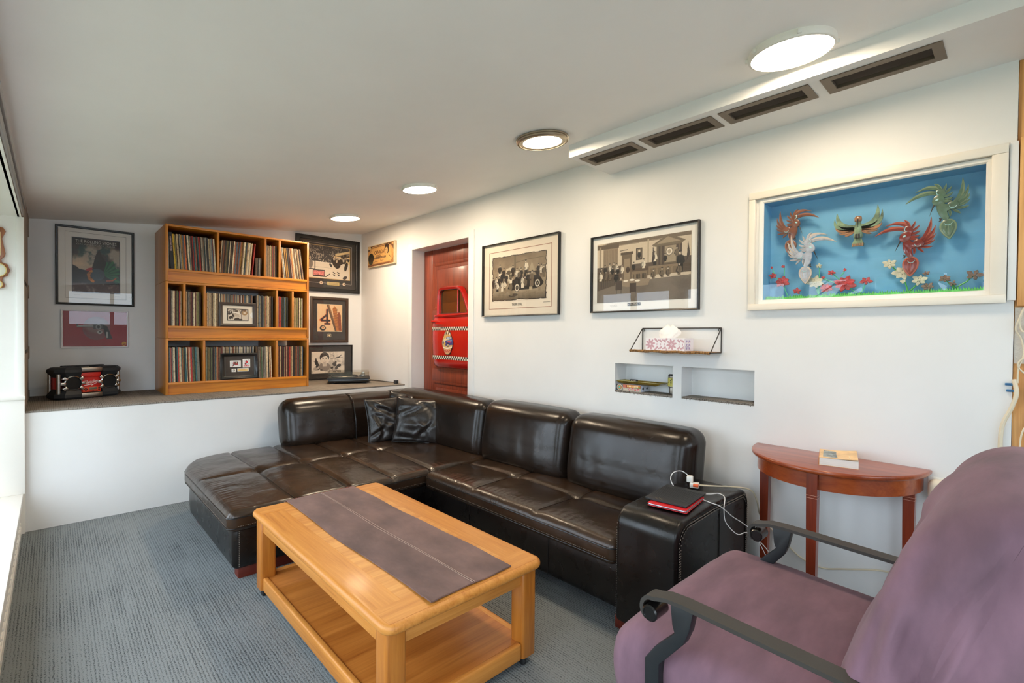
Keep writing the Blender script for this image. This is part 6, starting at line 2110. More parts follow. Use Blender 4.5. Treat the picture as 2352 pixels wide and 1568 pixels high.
# ================================================================== jobsite radio
RED = plain('radio_red', (206, 34, 28), 0.38)
BUMP = plain('radio_bumper', (34, 38, 42), 0.55, bump=0.1, bs=(200, 200, 200), bd=0.0005)
ra = thing('jobsite_radio', 'red and black jobsite radio with two round speakers on the ledge below the red picture', 'radio', (0.205, 5.50, ZL + 0.0005), math.radians(24))
obj('core', G().box(-0.185, 0.185, -0.07, 0.08, 0.035, 0.225, bev=0.012), plain('radio_core', (24, 25, 27), 0.5), ra)
for nm, z0, z1, fl in (('bumper', 0.0, 0.085, 1), ('bumper', 0.180, 0.262, -1)):
    for s in (-1, 1):
        # chamfered corner block, seen from above as a clipped wedge
        poly = [(s * 0.075, -0.105), (s * 0.190, -0.105), (s * 0.238, -0.050), (s * 0.238, 0.060), (s * 0.195, 0.105), (s * 0.075, 0.105)]
        zz0, zz1 = (z0, z1)
        vs, fs = [], []
        n = len(poly)
        ins = 0.75
        lv = ((zz0, 0.86), (zz0 + 0.018, 1.0), (zz0 + 0.040, 1.0), (zz1, 0.80)) if fl == 1 else ((zz0, 0.80), (zz1 - 0.040, 1.0), (zz1 - 0.018, 1.0), (zz1, 0.86))
        for z, q in lv:
            for a, b in poly:
                vs.append((s * 0.075 + (a - s * 0.075) * q, b * q, z))
        for L in range(3):
            for i in range(n):
                j = (i + 1) % n
                fs.append((L * n + i, L * n + j, L * n + n + j, L * n + n + i))
        fs += [tuple(range(n)), tuple(range(3 * n, 4 * n))]
        b_ = obj(nm, G().raw(vs, fs), BUMP, ra, ang=20)
    obj('crash_bar', G().box(-0.076, 0.076, -0.100, -0.062, z0 + (0.006 if fl == 1 else 0.044), z0 + (0.044 if fl == 1 else 0.078), bev=0.005), STEEL, ra)
obj('red_panel', G().box(-0.072, 0.072, -0.082, -0.068, 0.050, 0.215, bev=0.004), RED, ra)
obj('red_hood', G().prism([(-0.068, 0.192), (0.068, 0.192), (0.045, 0.176), (-0.045, 0.176)], -0.094, -0.080, 'xz', bev=0.003), RED, ra)
pn = obj('control_panel', G().box(-0.064, 0.064, -0.095, -0.081, 0.050, 0.095, bev=0.004), plain('radio_orange_red', (226, 72, 42), 0.4), ra)
obj('display', G().box(-0.020, 0.036, -0.0965, -0.0945, 0.070, 0.090, bev=0.0006), plain('lcd_grey', (122, 112, 92), 0.25), pn)
for (dx, dz) in ((-0.045, 0.083), (-0.036, 0.075), (-0.054, 0.075), (-0.045, 0.067)):
    obj('button', G().box(dx - 0.005, dx + 0.005, -0.0975, -0.0945, dz - 0.004, dz + 0.004, bev=0.001), BLACKP, pn)
for k in range(7):
    obj('button', G().box(-0.022 + k * 0.0095, -0.016 + k * 0.0095, -0.097, -0.0945, 0.057, 0.061, bev=0.0006), BLACKP, pn)
for dz in (0.068, 0.082):
    obj('button', G().box(0.044, 0.056, -0.097, -0.0945, dz - 0.005, dz + 0.005, bev=0.0008), BLACKP, pn)
LOGO = plain('white_logo', (240, 238, 234), 0.5)
text('lettering', 'Milwaukee', LOGO, ra, -0.002, -0.0822, 0.137, w=0.108, h=0.030, rot=0.09, shear=0.25)
obj('lightning_bolt', G().prism([(-0.052, 0.108), (0.004, 0.119), (0.000, 0.110), (0.046, 0.126), (0.002, 0.102), (0.006, 0.112), (-0.052, 0.1035)], -0.0832, -0.0818, 'xz'), LOGO, ra)
for s in (-1, 1):
    c = s * 0.128
    g = G().lathe([(0.058, 0.0), (0.062, 0.004), (0.062, 0.014), (0.056, 0.018), (0.053, 0.014), (0.053, 0.0)], seg=40, M=Matrix.Translation((c, -0.078, 0.131)) @ Matrix.Rotation(PI / 2, 4, 'X'))
    sp = obj('speaker', g, CHROME, ra)
    obj('grille', G().lathe([(0, 0.010), (0.046, 0.008), (0.0535, 0.005), (0.0535, 0.0)], seg=40, M=Matrix.Translation((c, -0.078, 0.131)) @ Matrix.Rotation(PI / 2, 4, 'X')), plain('speaker_black', (14, 13, 13), 0.8, bump=0.6, bs=(500, 500, 500), bd=0.001), sp)
    for k in range(6):
        a = math.radians((35, 0, -35, 145, 180, 215)[k])
        M = Matrix.Translation((c, -0.086, 0.131)) @ Matrix.Rotation(-a, 4, 'Y')
        obj('claw', G().box(0.052, 0.084, -0.016, 0.010, -0.012, 0.012, bev=0.004, M=M), CHROME, sp)
for s in (-1, 1):
    obj('red_side', G().box(s * 0.186, s * 0.205, -0.05, 0.06, 0.06, 0.20, bev=0.004), RED, ra)
    for yy in (-0.062, 0.068):
        obj('post', G().cyl((s * 0.212, yy, 0.05), (s * 0.212, yy, 0.21), 0.014), STEEL, ra)
obj('handle', G().box(-0.15, 0.15, 0.02, 0.06, 0.258, 0.272, bev=0.005), BUMP, ra)

# ================================================================== turntable with a clear cover
tt = thing('turntable', 'black turntable under a clear hinged dust cover at the corner end of the ledge', 'turntable', (2.475, 5.335, ZL + 0.0005), math.radians(-26))
obj('plinth', G().box(-0.215, 0.215, -0.170, 0.170, 0.012, 0.055, bev=0.005), BLACKG, tt)
obj('rim', G().box(-0.228, 0.228, -0.182, 0.182, 0.050, 0.062, bev=0.003), BLACKP, tt)
for sx in (-0.17, 0.17):
    for sy in (-0.13, 0.13):
        obj('foot', G().cyl((sx, sy, 0), (sx, sy, 0.014), 0.022, 0.018), RUBBER, tt)
pl = obj('platter', G().lathe([(0, 0.0), (0.145, 0.0), (0.148, 0.004), (0.148, 0.014), (0.144, 0.018), (0, 0.018)], c=(-0.045, 0, 0.062), seg=48), STEEL, tt)
obj('slipmat', G().lathe([(0, 0.0), (0.140, 0.0), (0.140, 0.003), (0, 0.003)], c=(-0.045, 0, 0.080), seg=48), RUBBER, pl)
obj('tonearm', G().tube([(0.155, 0.11, 0.095), (0.150, -0.02, 0.095), (0.115, -0.09, 0.090)], 0.004, 8), CHROME, tt)
obj('tonearm_base', G().cyl((0.155, 0.11, 0.06), (0.155, 0.11, 0.10), 0.022), STEEL, tt)
obj('counterweight', G().cyl((0.156, 0.12, 0.095), (0.158, 0.15, 0.095), 0.014), CHROME, tt)
CLEAR = glass_pane('clear_acrylic', (0.90, 0.88, 0.84), 1.42)
g = G()
for a in ((-0.218, 0.218, -0.172, -0.168, 0.0625, 0.128), (-0.218, 0.218, 0.168, 0.172, 0.0625, 0.128), (-0.218, -0.214, -0.168, 0.168, 0.0625, 0.128), (0.214, 0.218, -0.168, 0.168, 0.0625, 0.128), (-0.218, 0.218, -0.172, 0.172, 0.128, 0.132)):
    g.box(*a)
obj('dust_cover', g, CLEAR, tt, smooth=False)
for sx in (-0.14, 0.14):
    obj('hinge', G().box(sx - 0.02, sx + 0.02, 0.172, 0.20, 0.03, 0.075, bev=0.004), BLACKP, tt)

bx_ = thing('small_speaker', 'small dark cube on the right end of the ledge beside the door wall', 'speaker', (2.812, 4.865, ZL + 0.0005), math.radians(12))
obj('body', G().box(-0.020, 0.020, -0.020, 0.020, 0.0, 0.040, bev=0.005), plain('graphite_body', (50, 50, 54), 0.5), bx_)
obj('face', G().box(-0.015, 0.015, -0.0215, -0.0195, 0.006, 0.034, bev=0.001), BLACKG, bx_)


def spline(P, n=10):
    P = [Vector(p) for p in P]
    Q = [P[0] * 2 - P[1]] + P + [P[-1] * 2 - P[-2]]
    out = []
    for i in range(1, len(Q) - 2):
        a, b, c, d = Q[i - 1:i + 3]
        for k in range(n):
            t = k / n
            out.append(0.5 * ((2 * b) + (c - a) * t + (2 * a - 5 * b + 4 * c - d) * t * t + (3 * b - a - 3 * c + d) * t ** 3))
    out.append(P[-1])
    return out


BLKCORD = plain('black_cord', (34, 30, 28), 0.5)
obj('power_cord', G().tube(spline([(2.70, 5.62, ZL + 0.006), (2.74, 5.40, ZL + 0.005), (2.80, 5.25, ZL + 0.005), (2.84, 5.05, ZL + 0.005), (2.85, 4.92, ZL + 0.005)]), 0.0035, 6), BLKCORD, label='dark cord lying on the ledge between the turntable and the small cube', cat='cord')

# ================================================================== truck door hung on the wooden door
TR = plain('truck_red', (190, 22, 14), 0.22, coat=0.6, var=0.05, vs=(3, 3, 3))
td = thing('truck_door', 'red old truck door with checkered bands hung on the wooden door', 'vehicle door', (3.016, 4.06, 1.05), -PI / 2)
Y0 = 4.06
LY = lambda y: Y0 - y                                              # local x grows toward smaller y
body = [(4.385, 1.10), (4.375, 1.068), (4.35, 1.052), (3.67, 1.050), (3.67, 1.60), (4.395, 1.575)]


def tpoly(pts):
    return [(LY(y), z - 1.05) for y, z in pts]


vs, fs = [], []
prof = [(0.0, 0.010), (0.02, 0.036), (0.07, 0.046), (0.30, 0.056), (0.44, 0.054), (0.50, 0.044), (0.53, 0.030), (0.545, 0.040), (0.558, 0.036)]
nx = 12
for i, (z, d) in enumerate(prof):
    yl = 4.385 + 0.012 * (z / 0.55)
    for k in range(nx + 1):
        u = k / nx
        edge = 0.022 * max(0, 1 - u / 0.06) ** 2
        vs.append((LY(yl) + (LY(3.67) - LY(yl)) * u, -(d - edge * 0.9), z + 0.012 * max(0, 1 - u * 12) * (1 if i == 0 else 0)))
for i in range(len(prof) - 1):
    for k in range(nx):
        a = i * (nx + 1) + k
        fs.append((a, a + 1, a + nx + 2, a + nx + 1))
nb = len(vs)
for i in range(len(prof)):
    vs.append((vs[i * (nx + 1)][0], -0.001, vs[i * (nx + 1)][2]))
for i in range(len(prof) - 1):
    fs.append((i * (nx + 1), (i + 1) * (nx + 1), nb + i + 1, nb + i))
nb2 = len(vs)
for k in range(nx + 1):
    vs.append((vs[k][0], -0.001, vs[k][2]))
for k in range(nx):
    fs.append((k, nb2 + k, nb2 + k + 1, k + 1))
obj('lower_skin', G().raw(vs, fs), TR, td, ang=50)
out_ = [(4.326, 1.600), (4.318, 1.720), (4.308, 1.835), (4.298, 1.870), (4.275, 1.894), (4.245, 1.905), (4.10, 1.905), (3.965, 1.900), (3.920, 1.893), (3.885, 1.872), (3.860, 1.840), (3.800, 1.735), (3.730, 1.600)]
inn_ = [(4.277, 1.620), (4.277, 1.720), (4.277, 1.815), (4.272, 1.842), (4.258, 1.860), (4.235, 1.867), (4.10, 1.868), (3.985, 1.866), (3.950, 1.860), (3.922, 1.845), (3.900, 1.820), (3.850, 1.725), (3.805, 1.622)]
for nm, A, B, y0, y1, y2, m in (('window_frame', out_, inn_, -0.022, -0.046, -0.032, TR),):
    n = len(A)
    vs, fs = [], []
    for P_, y in ((A, -0.001), (A, y0), ([((a[0] * 0.6 + b[0] * 0.4), (a[1] * 0.6 + b[1] * 0.4)) for a, b in zip(A, B)], y1), (B, y2), (B, -0.001)):
        for q in P_:
            vs.append((LY(q[0]), y, q[1] - 1.05))
    for L in range(4):
        for i in range(n):
            j = (i + 1) % n
            fs.append((L * n + i, L * n + j, L * n + n + j, L * n + n + i))
    obj(nm, G().raw(vs, fs), TR, td, ang=50)
obj('rubber_seal', G().tube([(LY(y), -0.030, z - 1.05) for y, z in inn_], 0.004, 6, closed=True), RUBBER, td)
mir = plain('mirror_glass', (150, 120, 90), 0.06, metal=0.9)
obj('mirror', G().prism([(LY(y), z - 1.05) for y, z in inn_], -0.014, -0.011, 'xz'), mir, td, smooth=False)
obj('vent_bar', G().tube([(LY(3.966), -0.024, 0.565), (LY(3.966), -0.024, 0.818)], 0.007, 8), TR, td)
obj('sill_bead', G().tube([(LY(4.335), -0.036, 0.545), (LY(4.0), -0.042, 0.552), (LY(3.67), -0.040, 0.562)], 0.012, 8), TR, td)
hd = obj('door_handle', G().tube([(LY(4.35), -0.06, 0.487), (LY(4.33), -0.088, 0.489), (LY(4.26), -0.090, 0.488), (LY(4.18), -0.080, 0.484)], [0.012, 0.014, 0.012, 0.005], 10), TR, td)
obj('handle_base', G().cyl((LY(4.345), -0.045, 0.487), (LY(4.345), -0.075, 0.487), 0.016), TR, hd)
CHW, CHB = plain('check_white', (236, 228, 210), 0.4), plain('check_black', (22, 20, 20), 0.4)
for zb in (0.394, 0.092):
    for row_ in (0, 1):
        for k in range(38):
            yl = 4.393 - k * 0.019
            x0 = LY(yl)
            d = 0.0585 if 0.09 < zb < 0.1 else 0.0568
            z0 = zb + row_ * 0.0185
            d = np.interp((z0 + 0.009), [p[0] for p in prof], [p[1] for p in prof]) + 0.0008
            ed = 0.022 * max(0, 1 - ((k + 0.5) / 38) / 0.06) ** 2 * 0.9
            obj('check', G().box(x0, x0 + 0.0188, -(d - ed), -(d - ed) + 0.003, z0, z0 + 0.0183), CHW if (k + row_) % 2 == 0 else CHB, td, smooth=False)
# round cornered badge with a plain roadster, flames and a scroll
P = Paint(0.92, 120, (190, 22, 14), 70)
ov = [(0.46 + 0.40 * math.cos(a) * (0.86 + 0.10 * math.cos(4 * a)), 0.5 + 0.48 * math.sin(a)) for a in [2 * PI * k / 48 for k in range(48)]]
P.poly(ov, (60, 40, 34)); P.poly([(0.46 + (x - 0.46) * 0.93, 0.5 + (y - 0.5) * 0.95) for x, y in ov], (206, 176, 120))
for k in range(5):
    P.ell(0.30 + k * 0.08, 0.90 - abs(k - 2) * 0.03, 0.03, 0.05, (238, 234, 226) if k % 2 == 0 else (50, 40, 40))
for k in range(9):
    P.poly([(0.20 + k * 0.06, 0.68), (0.25 + k * 0.06, 0.82 + 0.03 * (k % 2)), (0.28 + k * 0.06, 0.68)], (206, 118, 44) if k % 2 else (224, 190, 110))
P.ell(0.46, 0.55, 0.28, 0.16, (226, 210, 170))
P.poly([(0.36, 0.66), (0.42, 0.74), (0.72, 0.74), (0.76, 0.64)], (84, 104, 150)); P.rect(0.44, 0.56, 0.66, 0.72, (190, 204, 214)); P.rect(0.60, 0.70, 0.66, 0.72, (170, 186, 200))
P.poly([(0.24, 0.50), (0.38, 0.60), (0.80, 0.66), (0.86, 0.50), (0.80, 0.42), (0.36, 0.38), (0.24, 0.42)], (64, 64, 130)); P.poly([(0.40, 0.60), (0.78, 0.62), (0.76, 0.56), (0.42, 0.54)], (120, 144, 186))
P.poly([(0.44, 0.55), (0.6, 0.57), (0.74, 0.52), (0.56, 0.50)], (206, 70, 60))
P.ell(0.50, 0.41, 0.075, 0.075, (40, 38, 46)); P.ell(0.50, 0.41, 0.04, 0.04, (206, 196, 150)); P.ell(0.18, 0.50, 0.05, 0.06, (60, 76, 130)); P.ell(0.28, 0.46, 0.07, 0.05, (206, 170, 80))
P.poly([(0.14, 0.34), (0.46, 0.30), (0.80, 0.36), (0.80, 0.31), (0.46, 0.25), (0.14, 0.29)], (238, 230, 214))
P.ell(0.46, 0.17, 0.26, 0.08, (214, 150, 120)); P.line([(0.24, 0.16), (0.32, 0.22), (0.38, 0.13), (0.46, 0.21), (0.54, 0.14), (0.62, 0.22), (0.70, 0.15)], 0.03, (176, 60, 48))
em = obj('badge', G().prism([(LY(4.0905) + (x - 0.46) * 0.255, 0.135 + y * 0.262) for x, y in ov], -0.0605, -0.050, 'xz'), plain('badge_rim', (60, 40, 34), 0.5), td)
# cut the print grid to the badge outline
P2 = P
pm = print_mesh('print', P, LY(4.0905) - 0.46 * 0.255, LY(4.0905) + 0.46 * 0.255, 0.135, 0.397, -0.0612, em, printmat('badge_print', 0.35))
bmx = bmesh.new(); bmx.from_mesh(pm.data)
kill = []
for f_ in bmx.faces:
    c_ = f_.calc_center_median()
    ux, uy = (c_.x - LY(4.0905)) / 0.255 + 0.46, (c_.z - 0.135) / 0.262
    a_ = math.atan2((uy - 0.5) / 0.48, (ux - 0.46) / 0.40)
    rmax = 0.86 + 0.10 * math.cos(4 * a_)
    if math.hypot((ux - 0.46) / (0.40 * rmax), (uy - 0.5) / 0.48) > 0.99: kill.append(f_)
bmesh.ops.delete(bmx, geom=kill, context='FACES')
bmx.to_mesh(pm.data); bmx.free()

# ================================================================== wire shelf with tissues
JUTE = plain('jute_rope', (156, 116, 72), 0.9, var=0.25, vs=(80, 80, 80), bump=0.8, bs=(200, 200, 200), bd=0.003)
WIRE = plain('dark_wire', (44, 40, 38), 0.4)
sh = thing('wire_shelf', 'small wire wall shelf wound with jute rope, over the two niches', 'shelf', (XR, 1.495, 1.306))
zt_, zb_ = 1.452, 1.306
ya, yb = 1.232, 1.758
obj('top_wire', G().tube([(XR - 0.006, ya, zt_), (XR - 0.006, yb, zt_)], 0.0035, 8), WIRE, sh, world=True)
for y in (ya, yb):
    obj('side_wire', G().tube([(XR - 0.006, y, zt_), (XR - 0.006, y, zb_)], 0.0032, 8), WIRE, sh, world=True)
    obj('side_wire', G().tube([(XR - 0.006, y, zt_), (2.709, y - 0.005, zb_)], 0.0032, 8), WIRE, sh, world=True)
    obj('hook_ring', G().tube([(XR - 0.008, y + (0.010 if y < 1.5 else -0.010) + 0.007 * math.cos(a), zt_ - 0.012 + 0.007 * math.sin(a)) for a in [2 * PI * k / 12 for k in range(12)]], 0.0022, 6, closed=True), WIRE, sh, world=True)
obj('tray_frame', G().tube([(XR - 0.006, ya, zb_), (XR - 0.006, yb, zb_), (2.709, yb, zb_), (2.709, ya, zb_)], 0.0035, 8, closed=True), WIRE, sh, world=True)
rr = random.Random(9)
for k in range(21):
    x = 2.712 + k * 0.0073
    obj('rope', G().tube([(x, yb - (yb - ya) * q / 40, zb_ + 0.001 + rr.uniform(-0.0008, 0.0008)) for q in range(41)], 0.0046, 6), JUTE, sh, world=True)
g = G()
pts = []
for q in range(300):
    u = q / 299
    a = u * 2 * PI * 58
    pts.append((2.709 + 0.0062 * math.cos(a), yb - (yb - ya) * u, zb_ + 0.0062 * math.sin(a) + (0.002 * math.sin(u * 23))))
obj('rope_binding', g.tube(pts, 0.0034, 5), JUTE, sh, world=True)

tb = thing('tissue_box', 'pink flower patterned tissue box on the wire shelf', 'tissue box', (2.778, 1.519, 1.3125), -PI / 2)
P = Paint(3.36, 90, (240, 234, 236), 81)
PK = (204, 160, 168)
for cx in (0.42, 2.28):
    for k in range(8):
        a = k * PI / 4 + 0.2
        P.ell(cx + 0.24 * math.cos(a), 0.5 + 0.26 * math.sin(a), 0.20, 0.085, PK, a)
    P.ell(cx, 0.5, 0.08, 0.08, (240, 234, 236)); P.ell(cx, 0.5, 0.045, 0.045, PK)
for cx in (1.02, 1.35, 1.70, 2.92, 3.22):
    for s in (-1, 1):
        P.ell(cx, 0.5 + s * 0.27, 0.05, 0.16, PK, 0.5 * s); P.ell(cx + 0.10, 0.5 + s * 0.30, 0.04, 0.12, PK, -0.6 * s); P.ell(cx - 0.10, 0.5 + s * 0.30, 0.04, 0.12, PK, 0.7 * s)
    P.ell(cx, 0.5, 0.03, 0.10, PK)
for cx in (0.86, 1.86):
    P.ell(cx, 0.93, 0.10, 0.07, PK); P.ell(cx, 0.05, 0.10, 0.06, PK)
TBM = plain('tissue_card', (240, 234, 236), 0.6)
obj('carton', G().box(-0.130, 0.130, -0.055, 0.055, 0, 0.077, bev=0.0012), TBM, tb)
print_mesh('print', P, -0.129, 0.129, 0.0008, 0.0762, -0.0556, tb)
P = Paint(1.4, 70, (236, 230, 236), 82)
LV = (176, 160, 200)
for k in range(6):
    P.ell(0.3 + 0.45 * (k % 2), 0.2 + 0.28 * (k // 2), 0.13, 0.09, LV, 0.4 * (-1) ** k); P.ell(0.55 + 0.3 * (k % 2), 0.1 + 0.3 * (k // 2), 0.05, 0.1, (206, 160, 180), k)
for k in range(4):
    P.rect(0.1, 0.7, 0.12 + k * 0.07, 0.14 + k * 0.07, (120, 110, 170))
pe = print_mesh('print', P, -0.054, 0.054, 0.0008, 0.0762, -0.1306, tb)
pe.data.transform(Matrix.Rotation(PI / 2, 4, 'Z'))
g = G()
rr = random.Random(3)
vs, fs = [], []
nu, nv = 36, 14
for j in range(nv + 1):
    v = j / nv
    for i in range(nu):
        a = 2 * PI * i / nu
        R = (0.040 + 0.030 * math.sin(v * PI * 0.85)) * (1 + 0.20 * math.sin(3 * a + 2.2 * v) + 0.12 * math.sin(7 * a - 3 * v)) * (1 - 0.75 * v ** 3)
        vs.append((1.0 * R * math.cos(a) - 0.012 + 0.018 * v, 0.45 * R * math.sin(a), 0.074 + 0.078 * v + 0.010 * math.sin(2 * a + 1) * v))
for j in range(nv):
    for i in range(nu):
        fs.append((j * nu + i, j * nu + (i + 1) % nu, (j + 1) * nu + (i + 1) % nu, (j + 1) * nu + i))
fs.append(tuple(nv * nu + i for i in range(nu)))
obj('tissue', g.raw(vs, fs), plain('tissue_paper', (246, 242, 236), 0.8), tb, ang=60)

# ================================================================== niche contents
zn = 1.0216
P = Paint(4.3, 60, (188, 176, 160), 91)
P.rect(0, 1.15, 0, 1, (60, 60, 64)); P.ell(0.60, 0.5, 0.48, 0.46, (236, 230, 216)); P.ell(0.60, 0.5, 0.40, 0.38, (50, 60, 60)); P.ell(0.60, 0.5, 0.33, 0.31, (232, 196, 110)); P.ell(0.60, 0.5, 0.26, 0.25, (190, 70, 60)); P.ell(0.60, 0.5, 0.18, 0.18, (90, 190, 170))
P.rect(1.2, 4.3, 0.5, 1, (150, 84, 50)); P.rect(1.25, 1.7, 0.5, 0.9, (206, 110, 90)); P.rect(1.9, 4.1, 0.58, 0.92, (226, 150, 66)); P.rect(3.3, 4.2, 0.52, 0.72, (120, 130, 60))
for k in range(8):
    P.rect(2.0 + k * 0.24, 2.12 + k * 0.24, 0.64, 0.86, (240, 226, 190))
for k in range(4):
    P.ell(2.35 + k * 0.5, 0.26 + 0.06 * (k % 2), 0.15, 0.16, (206, 60, 84)); P.ell(2.35 + k * 0.5, 0.28, 0.06, 0.07, (244, 230, 226))
P.poly([(1.3, 0.1), (1.6, 0.36), (2.0, 0.3), (2.1, 0.1)], (206, 196, 180))
gb_ = thing('game_box', 'small colourful game box with black spades on its white end, in the left niche', 'box', (2.928, 1.873, zn), -PI / 2)
obj('carton', G().box(-0.098, 0.098, -0.050, 0.050, 0, 0.0455, bev=0.001), plain('white_card', (214, 218, 228), 0.6), gb_)
print_mesh('print', P, -0.0975, 0.0975, 0.0005, 0.045, -0.0506, gb_)
SPD = plain('spade_black', (40, 36, 40), 0.5)
for yy in (-0.024, 0.026):
    sp_ = [(yy, 0.036), (yy + 0.009, 0.024), (yy + 0.010, 0.019), (yy + 0.006, 0.016), (yy + 0.002, 0.018), (yy + 0.004, 0.010), (yy - 0.004, 0.010), (yy - 0.002, 0.018), (yy - 0.006, 0.016), (yy - 0.010, 0.019), (yy - 0.009, 0.024)]
    obj('spade', G().prism(sp_, 0.0975, 0.0986, 'yz'), SPD, gb_, smooth=False)
GILT = plain('gilt_tray', (150, 124, 52), 0.28, metal=0.7, var=0.2, vs=(30, 30, 30))
tr = thing('gilt_tray', 'shallow gilt tray lying across the game box in the left niche', 'tray', (2.925, 1.800, zn + 0.0462), -PI / 2)
vs, fs = [], []
for (hx, hy, z) in ((0.120, 0.030, 0.0), (0.150, 0.045, 0.008), (0.172, 0.050, 0.022), (0.168, 0.048, 0.0225), (0.146, 0.042, 0.011), (0.116, 0.028, 0.003)):
    for sx, sy in ((-1, -1), (1, -1), (1, 1), (-1, 1)):
        vs.append((sx * hx, sy * hy, z))
for L in range(5):
    for k in range(4):
        l = (k + 1) % 4
        fs.append((L * 4 + k, L * 4 + l, L * 4 + 4 + l, L * 4 + 4 + k))
fs += [(3, 2, 1, 0), (20, 21, 22, 23)]
obj('dish', G().raw(vs, fs), GILT, tr, ang=30)
obj('rim', G().tube([(-0.170, -0.049, 0.0225), (0.170, -0.049, 0.0225), (0.170, 0.049, 0.0225), (-0.170, 0.049, 0.0225)], 0.0018, 6, closed=True), plain('pale_rim', (206, 204, 150), 0.3, metal=0.4), tr)
re_ = thing('small_remote', 'small black holder with pale buttons resting on the gilt tray', 'remote', (2.885, 1.835, zn + 0.0462 + 0.0236), -PI / 2)
obj('body', G().box(-0.026, 0.026, -0.008, 0.012, 0, 0.013, bev=0.002), BLACKP, re_)
for k in range(3):
    obj('button', G().box(-0.018 + k * 0.014, -0.009 + k * 0.014, -0.0095, -0.007, 0.003, 0.008, bev=0.001), plain('beige_button', (190, 166, 140), 0.5), re_)
mg = thing('travel_mug', 'steel travel mug with an olive patterned sleeve at the right of the left niche', 'mug', (2.945, 1.582, zn))
obj('body', G().lathe([(0, 0), (0.021, 0), (0.022, 0.003), (0.022, 0.044), (0.027, 0.050), (0.027, 0.112), (0.028, 0.115), (0.028, 0.121), (0.0, 0.121)], seg=32), STEEL, mg)
P = None
SLV = bpy.data.materials.new('olive_sleeve')
SLV.use_nodes = True
nt = SLV.node_tree
b = nt.nodes['Principled BSDF']
vo = nt.nodes.new('ShaderNodeTexVoronoi'); vo.inputs['Scale'].default_value = 75
tc = nt.nodes.new('ShaderNodeTexCoord'); nt.links.new(tc.outputs['Object'], vo.inputs['Vector'])
nt.links.new(ramp(nt, vo.outputs['Distance'], [(0.22, (50, 50, 36)), (0.30, (176, 170, 74)), (0.8, (196, 190, 96))]), b.inputs['Base Color'])
obj('sleeve', G().lathe([(0.0275, 0.0), (0.0292, 0.002), (0.0292, 0.056), (0.0275, 0.058)], c=(0, 0, 0.052), seg=32), SLV, mg)
obj('lid', G().lathe([(0.026, 0), (0.0275, 0.001), (0.0275, 0.006), (0.022, 0.010), (0, 0.010)], c=(0, 0, 0.1213), seg=32), BLACKP, mg)
obj('straw', G().tube([(0.010, -0.018, 0.125), (0.010, -0.022, 0.178)], 0.0045, 8), BLACKP, mg)

# ================================================================== things on the sofa arm
za = 0.5992
ta = thing('tablet', 'silver tablet in a torn red cover, under the black one on the sofa arm', 'tablet', (2.185, 1.150, za), math.radians(8))
RC = plain('red_cover', (206, 26, 36), 0.35)
obj('back_cover', G().box(-0.125, 0.125, -0.095, 0.090, 0.0, 0.003, bev=0.0012), RC, ta)
obj('slab', G().box(-0.122, 0.120, -0.093, 0.086, 0.0032, 0.0102, bev=0.003), plain('silver_slab', (176, 182, 192), 0.3, metal=0.7), ta)
obj('front_cover', G().box(-0.125, 0.125, -0.092, 0.090, 0.0106, 0.0132, bev=0.001), RC, ta)
obj('hinge', G().box(0.1205, 0.1255, -0.095, 0.090, 0.0, 0.0132, bev=0.002), RC, ta)
WORN = plain('worn_white_edge', (232, 214, 220), 0.6, var=0.2, vs=(60, 60, 60))
rr = random.Random(4)
pts = [(-0.094, 0.0045)] + [(-0.09 + k * 0.012, 0.002 + rr.uniform(0, 0.004)) for k in range(15)] + [(0.085, 0.008)] + [(0.08 - k * 0.012, 0.0085 + rr.uniform(0, 0.004)) for k in range(15)]
obj('worn_edge', G().prism(pts, 0.1253, 0.1259, 'yz'), WORN, ta, smooth=False)
tk = thing('tablet', 'black ribbed tablet cover on top of the red one on the sofa arm', 'tablet', (2.225, 1.170, za + 0.0136), math.radians(6))
BC = plain('black_ribbed_cover', (42, 42, 44), 0.5)
obj('body', G().box(-0.130, 0.130, -0.100, 0.098, 0.0002, 0.006, bev=0.002), BLACKP, tk)
g = G().box(-0.133, 0.133, -0.103, 0.101, 0.0062, 0.0105, bev=0.002)
cv = obj('cover', g, BC, tk)
for k in range(12):
    x = -0.085 + k * 0.0155
    obj('rib', G().box(x, x + 0.008, -0.098, 0.096, 0.0103, 0.0118, bev=0.0007), BC, cv)
for k in range(5):
    obj('clip_mark', G().box(-0.118 + (k % 3) * 0.006, -0.114 + (k % 3) * 0.006, 0.02 + k * 0.008, 0.025 + k * 0.008, 0.0104, 0.0111), plain('tan_emblem', (150, 128, 100), 0.4, metal=0.5), cv)
ch_ = thing('phone_charger', 'white charger block with an orange plug on the sofa arm behind the tablets', 'charger', (2.475, 1.205, 0.598), math.radians(20))
obj('socket', G().box(-0.016, 0.020, -0.030, 0.016, 0.0, 0.026, bev=0.004), CLIP_W, ch_)
obj('plug', G().box(-0.012, 0.016, -0.026, 0.0, 0.012, 0.024, bev=0.002, M=Matrix.Translation((-0.022, -0.003, 0))), plain('orange_plug', (236, 104, 52), 0.45), ch_)
obj('adapter', G().box(-0.012, 0.014, 0.0, 0.032, 0.026, 0.060, bev=0.005), CLIP_W, ch_)
CBL = plain('white_cable', (238, 238, 240), 0.4)
IVORY = plain('ivory_cord', (226, 214, 188), 0.5)
obj('charging_cable', G().tube(spline([(2.485, 1.222, 0.645), (2.462, 1.262, 0.675), (2.415, 1.285, 0.672), (2.385, 1.285, 0.645), (2.372, 1.262, 0.615), (2.365, 1.235, 0.612)]), 0.0022, 8), CBL, label='white cable looping up from the charger to the tablets', cat='cable')
